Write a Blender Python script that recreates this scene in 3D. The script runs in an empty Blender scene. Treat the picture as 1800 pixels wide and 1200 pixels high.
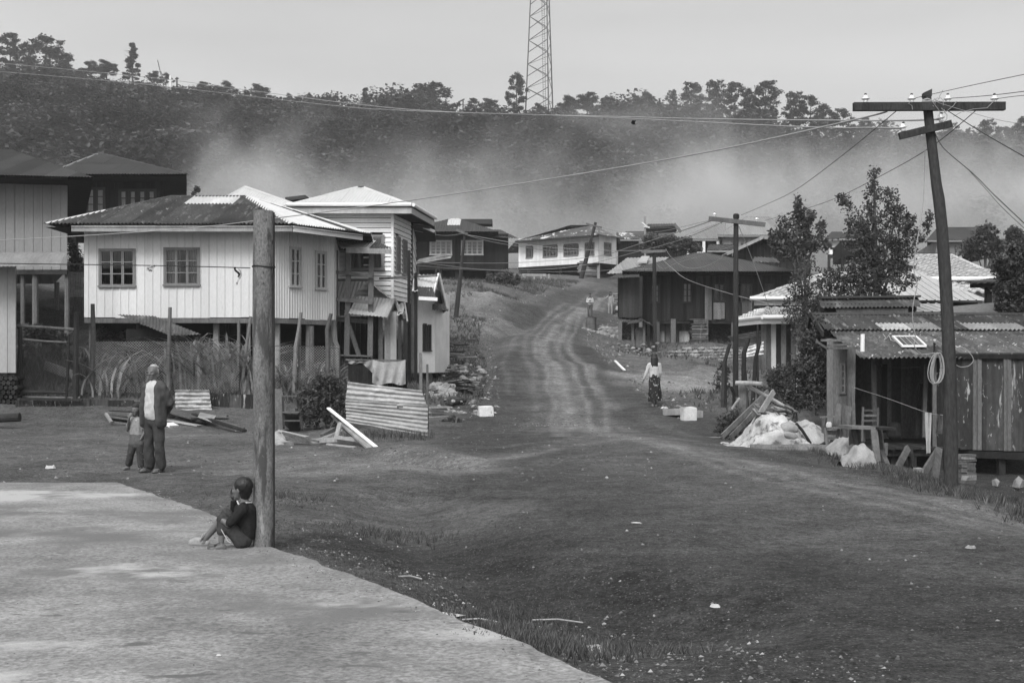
import bpy,bmesh,math,random
import numpy as np
from mathutils import Vector,Matrix,noise as mnoise
from math import radians,sin,cos,pi,sqrt,atan2
rnd=random.Random(7)
scene=bpy.context.scene
COL=scene.collection
F,HZ,CH=2200.0,645.0,1.5
cam_d=bpy.data.cameras.new("camera")
cam_d.sensor_width=36.0
cam_d.lens=36.0*F/1800.0
cam_d.shift_y=(HZ-600.0)/1800.0
cam_d.clip_start=0.1
cam_d.clip_end=6000
cam=bpy.data.objects.new("camera",cam_d)
COL.objects.link(cam)
cam.location=(0,0,CH)
cam.rotation_euler=(radians(90),0,0)
scene.camera=cam
SUN_EL,SUN_ROT=radians(47),radians(198)
world=bpy.data.worlds.new("World")
scene.world=world
world.use_nodes=True
wn=world.node_tree
wn.nodes.clear()
w_out=wn.nodes.new("ShaderNodeOutputWorld")
w_bg=wn.nodes.new("ShaderNodeBackground")
w_sky=wn.nodes.new("ShaderNodeTexSky")
w_sky.sky_type='NISHITA'
w_sky.sun_disc=False
w_sky.sun_elevation=SUN_EL
w_sky.sun_rotation=SUN_ROT
w_sky.air_density=1.0
w_sky.dust_density=7.0
w_sky.ozone_density=1.0
w_bw=wn.nodes.new("ShaderNodeRGBToBW")
w_tc=wn.nodes.new("ShaderNodeTexCoord")
w_map=wn.nodes.new("ShaderNodeMapping")
w_map.inputs['Scale'].default_value=(1.0,1.0,4.5)
w_map.inputs['Rotation'].default_value=(0.12,0.1,0)
w_no=wn.nodes.new("ShaderNodeTexNoise")
w_no.inputs['Scale'].default_value=1.5
w_no.inputs['Detail'].default_value=5
w_no.inputs['Distortion'].default_value=0.4
w_mr=wn.nodes.new("ShaderNodeMapRange")
w_mr.inputs['From Min'].default_value=0.3
w_mr.inputs['From Max'].default_value=0.75
w_mr.inputs['To Min'].default_value=0.82
w_mr.inputs['To Max'].default_value=1.13
w_mul=wn.nodes.new("ShaderNodeMath");w_mul.operation='MULTIPLY'
w_mix=wn.nodes.new("ShaderNodeMath");w_mix.operation='MULTIPLY_ADD'
w_mix.inputs[1].default_value=0.62
w_mix.inputs[2].default_value=3.0
wn.links.new(w_sky.outputs[0],w_bw.inputs[0])
wn.links.new(w_bw.outputs[0],w_mix.inputs[0])
wn.links.new(w_tc.outputs['Generated'],w_map.inputs[0])
wn.links.new(w_map.outputs[0],w_no.inputs['Vector'])
wn.links.new(w_no.outputs[0],w_mr.inputs[0])
wn.links.new(w_mix.outputs[0],w_mul.inputs[0])
wn.links.new(w_mr.outputs[0],w_mul.inputs[1])
wn.links.new(w_mul.outputs[0],w_bg.inputs['Color'])
w_bg.inputs['Strength'].default_value=0.105
wn.links.new(w_bg.outputs[0],w_out.inputs['Surface'])
sun_d=bpy.data.lights.new("sun",'SUN')
sun_d.energy=1.5
sun_d.angle=radians(22)
sun=bpy.data.objects.new("sun",sun_d)
COL.objects.link(sun)
sdir=Vector((sin(SUN_ROT)*cos(SUN_EL),cos(SUN_ROT)*cos(SUN_EL),sin(SUN_EL)))
sun.rotation_euler=sdir.to_track_quat('Z','Y').to_euler()
vs=scene.view_settings
scene.display_settings.display_device='sRGB'
vs.view_transform='Standard'
vs.look='None'
vs.gamma=1.0
vs.use_curve_mapping=False
vs.exposure=0.58
cy=scene.cycles
cy.max_bounces=6
cy.diffuse_bounces=3
cy.glossy_bounces=2
cy.transmission_bounces=4
cy.transparent_max_bounces=24
cy.volume_bounces=1
cy.volume_step_rate=0.8
cy.volume_max_steps=96
cy.sample_clamp_indirect=6.0
cy.use_denoising=True
ORG={}
def W(px,py,D):
 return Vector(((px-900.0)*D/F,D,CH-(py-HZ)*D/F))
def GX(px,D):
 return(px-900.0)*D/F
def props(o,label=None,cat=None,group=None,kind=None):
 if label:o['label']=label
 if cat:o['category']=cat
 if group:o['group']=group
 if kind:o['kind']=kind
 return o
def thing(name,label,cat,loc,group=None):
 o=bpy.data.objects.new(name,None)
 o.empty_display_size=0.2
 COL.objects.link(o)
 o.location=Vector(loc)
 ORG[o.name]=Vector(loc)
 return props(o,label,cat,group)
def link_mesh(name,me,loc,parent=None,**kw):
 """me has vertices relative to world point loc"""
 o=bpy.data.objects.new(name,me)
 COL.objects.link(o)
 loc=Vector(loc)
 if parent is not None:
  o.parent=parent
  o.location=loc-ORG[parent.name]
 else:
  o.location=loc
 ORG[o.name]=loc
 return props(o,**kw)
class MB:
 def __init__(s):
  s.v,s.f,s.sh=[],[],[]
 def add(s,verts,faces,sh=1.0):
  n=len(s.v)
  s.v.extend([tuple(p)for p in verts])
  for q in faces:
   s.f.append(tuple(i+n for i in q))
   s.sh.append(sh)
 def hexa(s,b,t,sh=1.0):
  """b, t: four bottom points and four top points (counter-clockwise from above)"""
  s.add(list(b)+list(t),[(3,2,1,0),(4,5,6,7),(0,1,5,4),(1,2,6,5),(2,3,7,6),(3,0,4,7)],sh)
 def box(s,c,size,rz=0.0,sh=1.0,rx=0.0,ry=0.0):
  m=Matrix.Translation(Vector(c))@Matrix.Rotation(rz,4,'Z')@Matrix.Rotation(ry,4,'Y')@Matrix.Rotation(rx,4,'X')
  x,y,z=size[0]/2,size[1]/2,size[2]/2
  P=[m@Vector(p)for p in[(-x,-y,-z),(x,-y,-z),(x,y,-z),(-x,y,-z),(-x,-y,z),(x,-y,z),(x,y,z),(-x,y,z)]]
  s.hexa(P[:4],P[4:],sh)
 def bar(s,p0,p1,w,h,sh=1.0,up=(0,0,1),w1=None,h1=None):
  p0,p1=Vector(p0),Vector(p1)
  d=(p1-p0).normalized()
  u=Vector(up)
  if abs(d.dot(u))>0.98:u=Vector((0,1,0))
  a=d.cross(u).normalized()
  b=a.cross(d).normalized()
  w1=w if w1 is None else w1
  h1=h if h1 is None else h1
  P=[]
  for p,ww,hh in((p0,w,h),(p1,w1,h1)):
   for sa,sb in((-1,-1),(1,-1),(1,1),(-1,1)):
    P.append(p+a*(sa*ww/2)+b*(sb*hh/2))
  s.add(P,[(0,1,2,3),(7,6,5,4),(0,4,5,1),(1,5,6,2),(2,6,7,3),(3,7,4,0)],sh)
 def tube(s,pts,rad,n=6,sh=1.0,cap=True,jit=0.0):
  pts=[Vector(p)for p in pts]
  if not hasattr(rad,'__len__'):rad=[rad]*len(pts)
  base=len(s.v)
  ref=None
  for i,p in enumerate(pts):
   d=(pts[min(i+1,len(pts)-1)]-pts[max(i-1,0)]).normalized()
   if ref is None:
    ref=Vector((0,0,1))if abs(d.z)<0.9 else Vector((1,0,0))
   a=d.cross(ref).normalized()
   b=a.cross(d).normalized()
   ref=b
   for k in range(n):
    t=2*pi*k/n
    r=rad[i]*(1+(rnd.random()-0.5)*jit)
    s.v.append(tuple(p+a*(cos(t)*r)+b*(sin(t)*r)))
  for i in range(len(pts)-1):
   for k in range(n):
    k2=(k+1)%n
    s.f.append((base+i*n+k,base+i*n+k2,base+(i+1)*n+k2,base+(i+1)*n+k))
    s.sh.append(sh)
  if cap:
   s.f.append(tuple(base+k for k in reversed(range(n))));s.sh.append(sh)
   s.f.append(tuple(base+(len(pts)-1)*n+k for k in range(n)));s.sh.append(sh)
 def lathe(s,c,prof,n=12,sh=1.0,axis=None):
  """prof: (r, z) from bottom to top"""
  c=Vector(c)
  R=Matrix.Identity(3)if axis is None else Vector(axis).normalized().to_track_quat('Z','Y').to_matrix()
  base=len(s.v)
  for r,z in prof:
   for k in range(n):
    t=2*pi*k/n
    s.v.append(tuple(c+R@Vector((r*cos(t),r*sin(t),z))))
  for i in range(len(prof)-1):
   for k in range(n):
    k2=(k+1)%n
    s.f.append((base+i*n+k,base+i*n+k2,base+(i+1)*n+k2,base+(i+1)*n+k));s.sh.append(sh)
  s.f.append(tuple(base+k for k in reversed(range(n))));s.sh.append(sh)
  s.f.append(tuple(base+(len(prof)-1)*n+k for k in range(n)));s.sh.append(sh)
 def mesh(s,name,mat,origin=(0,0,0),smooth=False):
  me=bpy.data.meshes.new(name)
  o=Vector(origin)
  me.from_pydata([(a-o.x,b-o.y,c-o.z)for a,b,c in s.v],[],s.f)
  at=me.attributes.new('sh','FLOAT','FACE')
  at.data.foreach_set('value',np.array(s.sh,dtype=np.float32))
  if mat:me.materials.append(mat)
  if smooth:
   me.polygons.foreach_set('use_smooth',[True]*len(me.polygons))
  me.update()
  return me
 def obj(s,name,mat,parent=None,smooth=False,loc=None,**kw):
  if parent is not None and loc is None:
   loc=ORG[parent.name]
  if loc is None:
   a=np.array(s.v)
   loc=Vector(((a[:,0].min()+a[:,0].max())/2,(a[:,1].min()+a[:,1].max())/2,a[:,2].min()))
  return link_mesh(name,s.mesh(name,mat,loc,smooth),loc,parent,**kw)
def fast_mesh(name,verts,quads,mat,sh=None,n=4):
 """verts (N,3) float, quads (M,n) int"""
 me=bpy.data.meshes.new(name)
 verts=np.asarray(verts,dtype=np.float32);quads=np.asarray(quads,dtype=np.int32)
 me.vertices.add(len(verts));me.vertices.foreach_set('co',verts.ravel())
 me.loops.add(quads.size);me.loops.foreach_set('vertex_index',quads.ravel())
 me.polygons.add(len(quads))
 me.polygons.foreach_set('loop_start',np.arange(0,quads.size,n,dtype=np.int32))
 me.polygons.foreach_set('loop_total',np.full(len(quads),n,dtype=np.int32))
 at=me.attributes.new('sh','FLOAT','FACE')
 at.data.foreach_set('value',np.ones(len(quads),dtype=np.float32)if sh is None else np.asarray(sh,dtype=np.float32))
 if mat:me.materials.append(mat)
 me.update(calc_edges=True)
 return me
def M(name,base,rough=0.85,var=0.25,scale=3.0,stretch=(1,1,1),rndv=0.2,bump=0.3,fine=40.0,finev=0.15,spots=None,metal=0.0,spec=0.14,stain=None,trans=0.0,alb=False,bdist=0.01):
 m=bpy.data.materials.new(name)
 m.use_nodes=True
 nt=m.node_tree;N=nt.nodes;L=nt.links
 bsdf=N.get('Principled BSDF')
 geo=N.new('ShaderNodeNewGeometry')
 oi=N.new('ShaderNodeObjectInfo')
 def mp(sc):
  q=N.new('ShaderNodeVectorMath');q.operation='MULTIPLY'
  L.new(geo.outputs['Position'],q.inputs[0]);q.inputs[1].default_value=sc
  q2=N.new('ShaderNodeVectorMath');q2.operation='ADD'
  cx=N.new('ShaderNodeVectorMath');cx.operation='SCALE'
  cx.inputs[0].default_value=(13.7,7.1,3.3);L.new(oi.outputs['Random'],cx.inputs['Scale'])
  L.new(q.outputs[0],q2.inputs[0]);L.new(cx.outputs[0],q2.inputs[1])
  return q2.outputs[0]
 def noise(sc,s,det=4,rough_=0.55,dist=0.0):
  n=N.new('ShaderNodeTexNoise');n.inputs['Scale'].default_value=s
  n.inputs['Detail'].default_value=det;n.inputs['Roughness'].default_value=rough_
  n.inputs['Distortion'].default_value=dist
  L.new(mp(sc),n.inputs['Vector']);return n.outputs[0]
 def mth(op,a,b,c=None):
  q=N.new('ShaderNodeMath');q.operation=op
  for i,x in enumerate((a,b,c)):
   if x is None:continue
   if isinstance(x,(int,float)):q.inputs[i].default_value=x
   else:L.new(x,q.inputs[i])
  return q.outputs[0]
 def mr(x,a,b,c,d):
  q=N.new('ShaderNodeMapRange');L.new(x,q.inputs[0])
  for i,k in enumerate((a,b,c,d)):q.inputs[i+1].default_value=k
  return q.outputs[0]
 n1=noise(stretch,scale)
 n2=noise(tuple(x**0.5 for x in stretch),fine,3)
 col=mth('MULTIPLY',base,mr(n1,0.3,0.7,1-var,1+var))
 col=mth('MULTIPLY',col,mr(n2,0.3,0.7,1-finev,1+finev))
 col=mth('MULTIPLY',col,mr(oi.outputs['Random'],0,1,1-rndv,1+rndv))
 at=N.new('ShaderNodeAttribute');at.attribute_name='sh'
 col=mth('MULTIPLY',col,at.outputs['Fac'])
 if spots:
  for c2,s2,th,so,st2 in spots:
   q=mr(noise(st2,s2,5,0.65,0.3),th,th+so,0,1)
   mx=N.new('ShaderNodeMix');mx.data_type='FLOAT'
   L.new(q,mx.inputs[0]);L.new(col,mx.inputs[2]);mx.inputs[3].default_value=c2
   col=mx.outputs[0]
 L.new(col,bsdf.inputs['Base Color'])
 bsdf.inputs['Roughness'].default_value=rough
 bsdf.inputs['Metallic'].default_value=metal
 bsdf.inputs['Specular IOR Level'].default_value=spec
 if bump:
  b=N.new('ShaderNodeBump');b.inputs['Strength'].default_value=bump;b.inputs['Distance'].default_value=bdist
  L.new(mth('ADD',n1,n2),b.inputs['Height']);L.new(b.outputs[0],bsdf.inputs['Normal'])
 if trans:
  td=N.new('ShaderNodeBsdfTranslucent');L.new(col,td.inputs[0])
  ms=N.new('ShaderNodeMixShader');ms.inputs[0].default_value=trans
  L.new(bsdf.outputs[0],ms.inputs[1]);L.new(td.outputs[0],ms.inputs[2])
  out=N.get('Material Output');L.new(ms.outputs[0],out.inputs['Surface'])
 return m
VS=(1,1,0.12)
HS=(0.15,0.3,1)
white_metal=M('white_metal_sheet',0.62,0.55,0.10,1.5,VS,0.07,0.1,25,0.06,spots=[(0.30,1.6,0.66,0.12,(1,1,0.3))])
pale_metal=M('pale_metal_sheet',0.30,0.6,0.15,1.5,VS,0.08,0.1,25,0.08)
zinc=M('bright_zinc_sheet',0.60,0.42,0.14,2.0,(1,0.3,0.3),0.12,0.15,20,0.1,spots=[(0.28,2.2,0.64,0.1,(1,0.4,0.4))],spec=0.5)
rust=M('rusted_roof_sheet',0.062,0.8,0.35,1.6,(1,0.35,0.35),0.18,0.2,18,0.25,spots=[(0.19,3.5,0.56,0.1,(1.5,.3,.3)),(0.42,2.6,0.67,0.05,(1,0.5,0.5))],spec=0.2)
speckled=M('flaking_roof_sheet',0.085,0.8,0.35,2.6,(1,0.35,0.35),0.2,0.2,18,0.25,spots=[(0.18,3.5,0.54,0.1,(1.5,.3,.3)),(0.5,5.5,0.61,0.04,(1,0.6,0.6)),(0.35,2.2,0.66,0.05,(1,0.5,0.5))])
dark_roof=M('dark_roof_sheet',0.040,0.75,0.2,1.2,(1,0.4,0.4),0.08,0.15,18,0.15,spec=0.4)
mossy_roof=M('patched_roof_sheet',0.10,0.8,0.35,1.2,(1,0.4,0.4),0.3,0.15,10,0.2,spots=[(0.60,0.9,0.56,0.06,(1.4,0.35,0.35))])
light_roof=M('light_roof_sheet',0.52,0.5,0.08,1.5,(1,0.3,0.3),0.05,0.1,20,0.05,spec=0.45)
ribroof=M('pale_ribbed_roof',0.34,0.55,0.14,1.5,(1,0.3,0.3),0.06,0.1,20,0.08,spec=0.45)
tile_m=M('pale_roof_tile',0.42,0.7,0.15,3,(1,1,1),0.15,0.2,20,0.12)
scrap_metal=M('scrap_metal_sheet',0.36,0.55,0.3,2.5,(0.5,1,1),0.35,0.25,18,0.2,spots=[(0.12,2.4,0.58,0.12,(0.6,1,1))],spec=0.5)
rusty_wall=M('rust_streaked_sheet',0.045,0.9,0.45,2.2,VS,0.3,0.2,14,0.25,spots=[(0.36,3.6,0.62,0.06,(1.2,1.2,0.18)),(0.30,13,0.62,0.05,(1,1,.45))],spec=.1)
fascia_m=M('weathered_fascia',0.22,0.85,0.2,3,HS,0.1,0.2,25,0.15)
white_paint=M('white_painted_board',0.76,0.65,0.10,1.8,(0.4,0.4,1),0.06,0.15,22,0.07,spots=[(0.36,1.8,0.68,0.1,(0.5,0.5,1))])
gutter_m=M('white_gutter',0.80,0.4,0.05,2,(1,1,1),0.05,0.05,20,0.05,spec=0.5)
frame_grey=M('grey_window_frame',0.19,0.7,0.15,4,VS,0.08,0.15,25,0.1)
frame_pale=M('pale_window_frame',0.38,0.7,0.15,4,VS,0.08,0.15,25,0.1)
frame_dark=M('dark_window_frame',0.05,0.7,0.15,4,VS,0.08,0.15,25,0.1)
wood_dark=M('dark_weathered_wood',0.031,0.85,0.35,3.5,VS,0.3,0.5,30,0.25)
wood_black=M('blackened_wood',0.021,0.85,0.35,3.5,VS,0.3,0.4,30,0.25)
wood_mid=M('weathered_wood',0.12,0.88,0.3,3.5,VS,0.25,0.5,30,0.25)
wood_pale=M('pale_weathered_wood',0.27,0.88,0.25,3.5,VS,0.2,0.4,30,0.2)
wood_h=M('weathered_lumber',0.22,0.88,0.3,3.0,(0.3,0.6,1),0.35,0.4,30,0.25)
pole_m=M('tarred_pole_wood',0.04,0.85,0.4,5,(1,1,0.08),0.12,0.8,40,0.3)
post_m=M('concrete_post',0.15,0.8,0.35,5,(1,1,0.35),0.0,0.8,70,0.35,spots=[(0.065,6,0.53,0.08,(1.8,1,0.3)),(0.28,7,0.61,0.05,(1.6,1,0.35)),(0.05,22,0.64,0.05,(1,1,.7))])
concrete_m=M('whitewashed_concrete',0.62,0.85,0.15,3,(1,1,1),0.08,0.5,30,0.12,spots=[(0.17,5,0.57,0.08,(1,1,1))])
stone_m=M('field_stone',0.22,0.9,0.3,3,(1,1,1),0.35,0.6,25,0.2)
bark_m=M('tree_bark',0.09,0.9,0.3,6,(1,1,0.2),0.2,0.6,40,0.25)
insul_m=M('white_porcelain',0.75,0.2,0.03,2,(1,1,1),0.0,0.0,20,0.02,spec=0.6)
iron_m=M('dark_iron',0.05,0.6,0.2,6,(1,1,1),0.1,0.2,30,0.2)
tower_m=M('galvanised_steel',0.10,0.6,0.1,2,(1,1,1),0.05,0.0,20,0.05)
cable_m=M('black_cable',0.03,0.6,0.1,2,(1,1,1),0.1,0.0,20,0.05)
cable_w=M('pale_cable',0.30,0.5,0.08,2,(1,1,1),0.08,0.0,20,0.05)
cloth_pale=M('pale_cloth',0.34,0.9,0.2,4,(1,1,1),0.15,0.4,40,0.15,spots=[(0.15,3.2,0.58,0.1,(1,1,1))])
tarp_m=M('soiled_white_tarpaulin',0.42,0.6,0.2,3.0,(1,1,1),0.05,0.5,30,0.12,spots=[(0.12,4.5,0.50,0.12,(1,1,1))])
tarp_d=M('grey_tarpaulin',0.20,0.8,0.2,4,VS,0.1,0.4,30,0.12)
sack_m=M('pale_sack',0.27,0.8,0.15,5,(1,1,1),0.1,0.4,50,0.12)
panel_m=M('solar_cell',0.06,0.25,0.1,3,(1,1,1),0.05,0.0,20,0.05,spec=0.6)
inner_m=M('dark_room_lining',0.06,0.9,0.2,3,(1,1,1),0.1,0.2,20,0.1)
curtain_m=M('pale_curtain',0.36,0.9,0.2,9,VS,0.12,0.3,30,0.1)
barrel_m=M('weathered_barrel_metal',0.13,0.6,0.25,4,(1,1,0.4),0.1,0.2,20,0.2)
leaf_m=M('tree_leaf',0.065,0.6,0.4,1.2,(1,1,1),0.1,0.0,12,0.3,trans=0.25,spec=0.35)
leaf_l=M('shrub_leaf',0.085,0.6,0.35,2.0,(1,1,1),0.15,0.0,12,0.3,trans=0.3,spec=0.35)
forest_m=M('hill_forest_leaf',0.070,0.75,0.45,0.12,(1,1,1),0.45,0.0,0.5,0.3,trans=0.25,spec=0.1)
pine_m=M('pine_needle',0.045,0.75,0.3,0.4,(1,1,1),0.12,0.0,2,0.2,trans=0.2,spec=0.2)
grass_m=M('tall_grass_blade',0.21,0.7,0.5,2.5,(1,1,1),0.2,0.0,12,0.3,trans=0.3)
turf_m=M('short_grass',0.085,0.8,0.35,2.5,(1,1,1),0.15,0.0,12,0.3,trans=0.3)
skin_m=M('skin',0.125,0.55,0.06,8,(1,1,1),0.0,0.1,60,0.06,spec=0.35)
hair_b=M('black_hair',0.013,0.45,0.2,30,VS,0.0,0.5,90,0.3,spec=0.4)
hair_g=M('grey_hair',0.36,0.7,0.15,30,VS,0.0,0.4,90,0.2)
cl_black=M('black_cloth',0.018,0.9,0.3,6,(1,1,1),0.0,0.5,50,0.2)
cl_dark=M('dark_cloth',0.045,0.9,0.3,6,(1,1,1),0.0,0.5,50,0.2)
cl_mid=M('grey_cloth',0.10,0.9,0.25,6,(1,1,1),0.0,0.5,50,0.2)
cl_jacket=M('jacket_cloth',0.062,0.9,0.2,6,(1,1,1),0.0,0.5,50,0.15)
cl_white=M('white_shirt_cloth',0.46,0.9,0.12,8,(1,1,1),0.0,0.6,50,0.1)
cl_pale=M('pale_print_cloth',0.25,0.9,0.15,8,(1,1,1),0.0,0.5,35,0.15,spots=[(0.42,14,0.6,0.05,(1,1,1))])
cl_floral=M('dark_floral_cloth',0.022,0.9,0.2,8,(1,1,1),0.0,0.4,35,0.1,spots=[(0.42,15,0.585,0.04,(1,1,1))])
cl_print=M('dark_print_cloth',0.05,0.9,0.2,8,(1,1,1),0.0,0.4,35,0.1,spots=[(0.30,14,0.63,0.04,(1,1,1))])
clog_m=M('pale_rubber',0.28,0.6,0.1,8,(1,1,1),0.0,0.1,50,0.1)
slab_m=None
glass_m=bpy.data.materials.new('window_glass')
glass_m.use_nodes=True
_n=glass_m.node_tree.nodes;_l=glass_m.node_tree.links
_n.clear()
_o=_n.new('ShaderNodeOutputMaterial');_g=_n.new('ShaderNodeBsdfGlossy');_t=_n.new('ShaderNodeBsdfTransparent');_x=_n.new('ShaderNodeMixShader')
_fz=_n.new('ShaderNodeFresnel');_fz.inputs[0].default_value=1.6
_g.inputs['Roughness'].default_value=0.06;_g.inputs['Color'].default_value=(0.9,0.9,0.9,1)
_t.inputs['Color'].default_value=(0.75,0.75,0.75,1)
_l.new(_fz.outputs[0],_x.inputs[0]);_l.new(_t.outputs[0],_x.inputs[1]);_l.new(_g.outputs[0],_x.inputs[2]);_l.new(_x.outputs[0],_o.inputs[0])
CP=[]
def cz(x,y,z):CP.append((x,y,z))
def cp(px,py,D):p=W(px,py,D);CP.append((p.x,p.y,p.z))
for y in(-6,0,5,10,14,18,22,26):
 for x in(-30,-15,-9,-5,-1,2,5.3):
  cz(x*(1 if y<12 else 1),y,0.0)
for x in(-15,-11,-7,-4.5):cz(x,32.0,0.05)
cz(-1.5,32,0);cz(2,32,0);cz(5.0,32,0.0)
for y in(13,18,23,28):cz(7.4,y,-0.65);cz(11,y,-0.85);cz(18,y,-0.9)
cz(6.4,31,-0.15);cz(9,34,0.1);cz(20,34,-0.3)
for a in[(960,740,34),(960,690,41),(1080,690,41),(960,640,49),(1050,640,49),(930,600,57),(1000,602,57),(940,572,66),(1010,572,66),(1000,548,76),(1040,545,77),(1040,525,87),(1010,526,87),(1080,513,96),(1110,513,99),(1200,510,104),(1200,690,44),(1250,668,48),(1150,655,49),(1340,655,50),(1293,700,38),(1400,690,40),(1120,612,63),(1250,608,64),(1400,606,66),(1560,606,66),(1075,557,84),(1090,594,68),(1045,591,69),(1130,560,86),(1250,540,95),(1060,620,60),(1080,650,50),(770,700,37),(850,692,40),(800,640,47),(860,640,48),(870,605,56),(780,600,55),(790,570,60),(830,562,62),(880,575,64),(770,555,63),(840,545,67),(860,512,71),(780,512,71),(920,530,76),(780,500,75),(880,500,78),(960,500,90),(900,500,86),(1000,510,92),(1030,498,98),(960,487,104),(1040,487,106),(740,490,90),(1100,487,112),(650,500,95)]:
 cp(*a)
for x,y,z in[(-13.5,35.5,1.0),(-13.5,39,1.7),(-16,45,3.4),(-9.5,35.5,0.9),(-9.5,39,1.4),(-6.5,35.5,0.8),(-6.5,39,1.3),(-4.4,36,0.8),(-4,41,1.15),(-3,44,1.2),(-8,47,2.4),(-4,52,2.4),(-15,55,5.2),(-7,57,3.6),(-22,60,6.5),(-22,40,1.8),(-30,35,1),(-40,60,6),(-12,70,6),(-8,85,7.2),(-30,90,9),(20,60,2.0),(30,45,0.5),(30,25,-1),(45,70,2.5),(30,90,5.5),(15,110,9),(-10,120,10.5),(30,120,9.5),(60,110,8),(-50,120,12),(-40,20,0)]:
 cz(x,y,z)
CP=np.array(CP)
def _rbf_fit(P):
 A=np.linalg.norm(P[:,None,:2]-P[None,:,:2],axis=2)
 n=len(P)
 K=np.zeros((n+3,n+3))
 K[:n,:n]=A+np.eye(n)*0.02
 K[:n,n]=1;K[:n,n+1:]=P[:,:2]*0.05
 K[n:,:n]=K[:n,n:].T
 b=np.zeros(n+3);b[:n]=P[:,2]
 return np.linalg.solve(K,b)
CW=_rbf_fit(CP)
RID_PX=np.array([-900,-300,0,100,230,400,560,640,760,900,1000,1200,1400,1550,1700,1800,2100,2700],float)
RID_PY=np.array([200,150,132,132,158,185,205,225,218,216,214,218,250,272,285,285,270,300],float)+20
RD=330.0
def ss(a,b,x):
 t=np.clip((x-a)/(b-a),0,1);return t*t*(3-2*t)
_ng=np.random.RandomState(3)
_LAT=_ng.rand(256,256)
def vnoise(x,y):
 xi=np.floor(x).astype(int);yi=np.floor(y).astype(int)
 fx=x-xi;fy=y-yi
 fx=fx*fx*(3-2*fx);fy=fy*fy*(3-2*fy)
 g=lambda i,j:_LAT[i%256,j%256]
 return(g(xi,yi)*(1-fx)+g(xi+1,yi)*fx)*(1-fy)+(g(xi,yi+1)*(1-fx)+g(xi+1,yi+1)*fx)*fy-0.5
def seg_dist(x,y,pts):
 d=np.full(np.shape(x),1e9)
 for(ax,ay),(bx,by)in zip(pts[:-1],pts[1:]):
  dx,dy=bx-ax,by-ay
  t=np.clip(((x-ax)*dx+(y-ay)*dy)/(dx*dx+dy*dy+1e-9),0,1)
  d=np.minimum(d,np.hypot(x-ax-t*dx,y-ay-t*dy))
 return d
def base_ground(x,y):
 x=np.asarray(x,float);y=np.asarray(y,float)
 shp=np.broadcast(x,y).shape
 x=np.broadcast_to(x,shp).ravel();y=np.broadcast_to(y,shp).ravel()
 out=np.zeros(len(x))
 for i in range(0,len(x),40000):
  xa,ya=x[i:i+40000],y[i:i+40000]
  xc=np.clip(xa,-50,60);yc=np.clip(ya,-6,125)
  K=np.hypot(xc[:,None]-CP[None,:,0],yc[:,None]-CP[None,:,1])
  z=K@CW[:-3]+CW[-3]+CW[-2]*xc*0.05+CW[-1]*yc*0.05
  out[i:i+40000]=z
 px=900+x*F/np.maximum(y,60)
 rz=CH+(HZ-np.interp(px,RID_PX,RID_PY))*RD/F
 t=ss(135,RD+10,y)
 tt=np.clip((y-135)/(RD-135),0,1)
 hill=12+(rz-12)*(0.55*tt+0.45*t)
 hill=np.where(y>RD,rz-(y-RD)*0.22,hill)
 hill=hill+vnoise(x*0.03,y*0.03)*7*ss(150,220,y)*(1-ss(300,330,y))
 k=ss(105,150,y)
 out=out*(1-k)+hill*k
 return out.reshape(shp)
SLAB=[(-14,16.3),(GX(205,16.3),16.3),(GX(330,13.6),13.6),(GX(400,12.2),12.2),(GX(481,10.5),10.45),(GX(560,9.6),9.6),(GX(700,8.35),8.35),(GX(860,7.2),7.2),(GX(985,6.4),6.4),(GX(1080,5.95),5.95),(1.1,4.0),(1.8,0.0),(2.0,-5)]
def slab_side(x,y):
 """signed-ish distance: >0 outside the slab (to the right / behind)"""
 ys=np.array([p[1]for p in SLAB][1:]);xs=np.array([p[0]for p in SLAB][1:])
 xe=np.interp(y,ys[::-1],xs[::-1])
 return np.where(y>16.3,np.maximum(y-16.3,0.0),np.minimum((x-xe)*0.7,99))
def ground_np(x,y,detail=True):
 x=np.asarray(x,float);y=np.asarray(y,float)
 z=base_ground(x,y)
 s=slab_side(x,y)
 gl=seg_dist(x,y,[(GX(700,15),15),(GX(740,12),12),(GX(800,10.3),10.3),(GX(930,8.8),8.8),(GX(1150,7.6),7.6)])
 z=z-0.22*np.exp(-(gl/0.8)**2)
 gl2=seg_dist(x,y,[(GX(600,22),22),(GX(700,20.5),20.5),(GX(820,18.8),18.8)])
 z=z-0.14*np.exp(-(gl2/0.35)**2)+0.10*np.exp(-(seg_dist(x,y,[(GX(690,22.5),22.5),(GX(820,20.0),20.0)])/0.4)**2)
 gl3=seg_dist(x,y,[(GX(860,44),44),(GX(852,50),50),(GX(862,56),56),(GX(905,63),63),(GX(960,72),72)])
 z=z-0.25*np.exp(-(gl3/0.5)**2)
 k=ss(0.0,0.6,s)*(1-ss(100,140,y))
 if detail:
  road=np.exp(-(np.maximum(np.abs(x-2.5)-2.6,0)/1.2)**2)
  amp=0.55+0.45*(1-road)
  z=z+k*amp*(vnoise(x*0.7,y*0.5)*0.10+vnoise(x*2.1+5,y*1.4)*0.045+vnoise(x*6.5,y*4.5)*0.02+vnoise(x*18,y*12)*0.008)
  bank=ss(36,46,y)*(1-ss(95,120,y))*(1-road)
  z=z+bank*(vnoise(x*0.9,y*0.8)*0.25+vnoise(x*3,y*2.6)*0.12)
 z=np.where((s<0)&(y<16.3),np.minimum(z,-0.06),z-0.03*np.exp(-(np.maximum(s,0)/0.5)**2)*(y<18))
 v=np.exp(-((x-5.75-vnoise(x*0+3,y*0.5)*0.3)/0.35)**2)*ss(8,12,y)*(1-ss(22,26,y))
 z=z+v*0.07
 return z
def G(x,y):
 return float(ground_np(np.array([x]),np.array([y]))[0])
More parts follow.
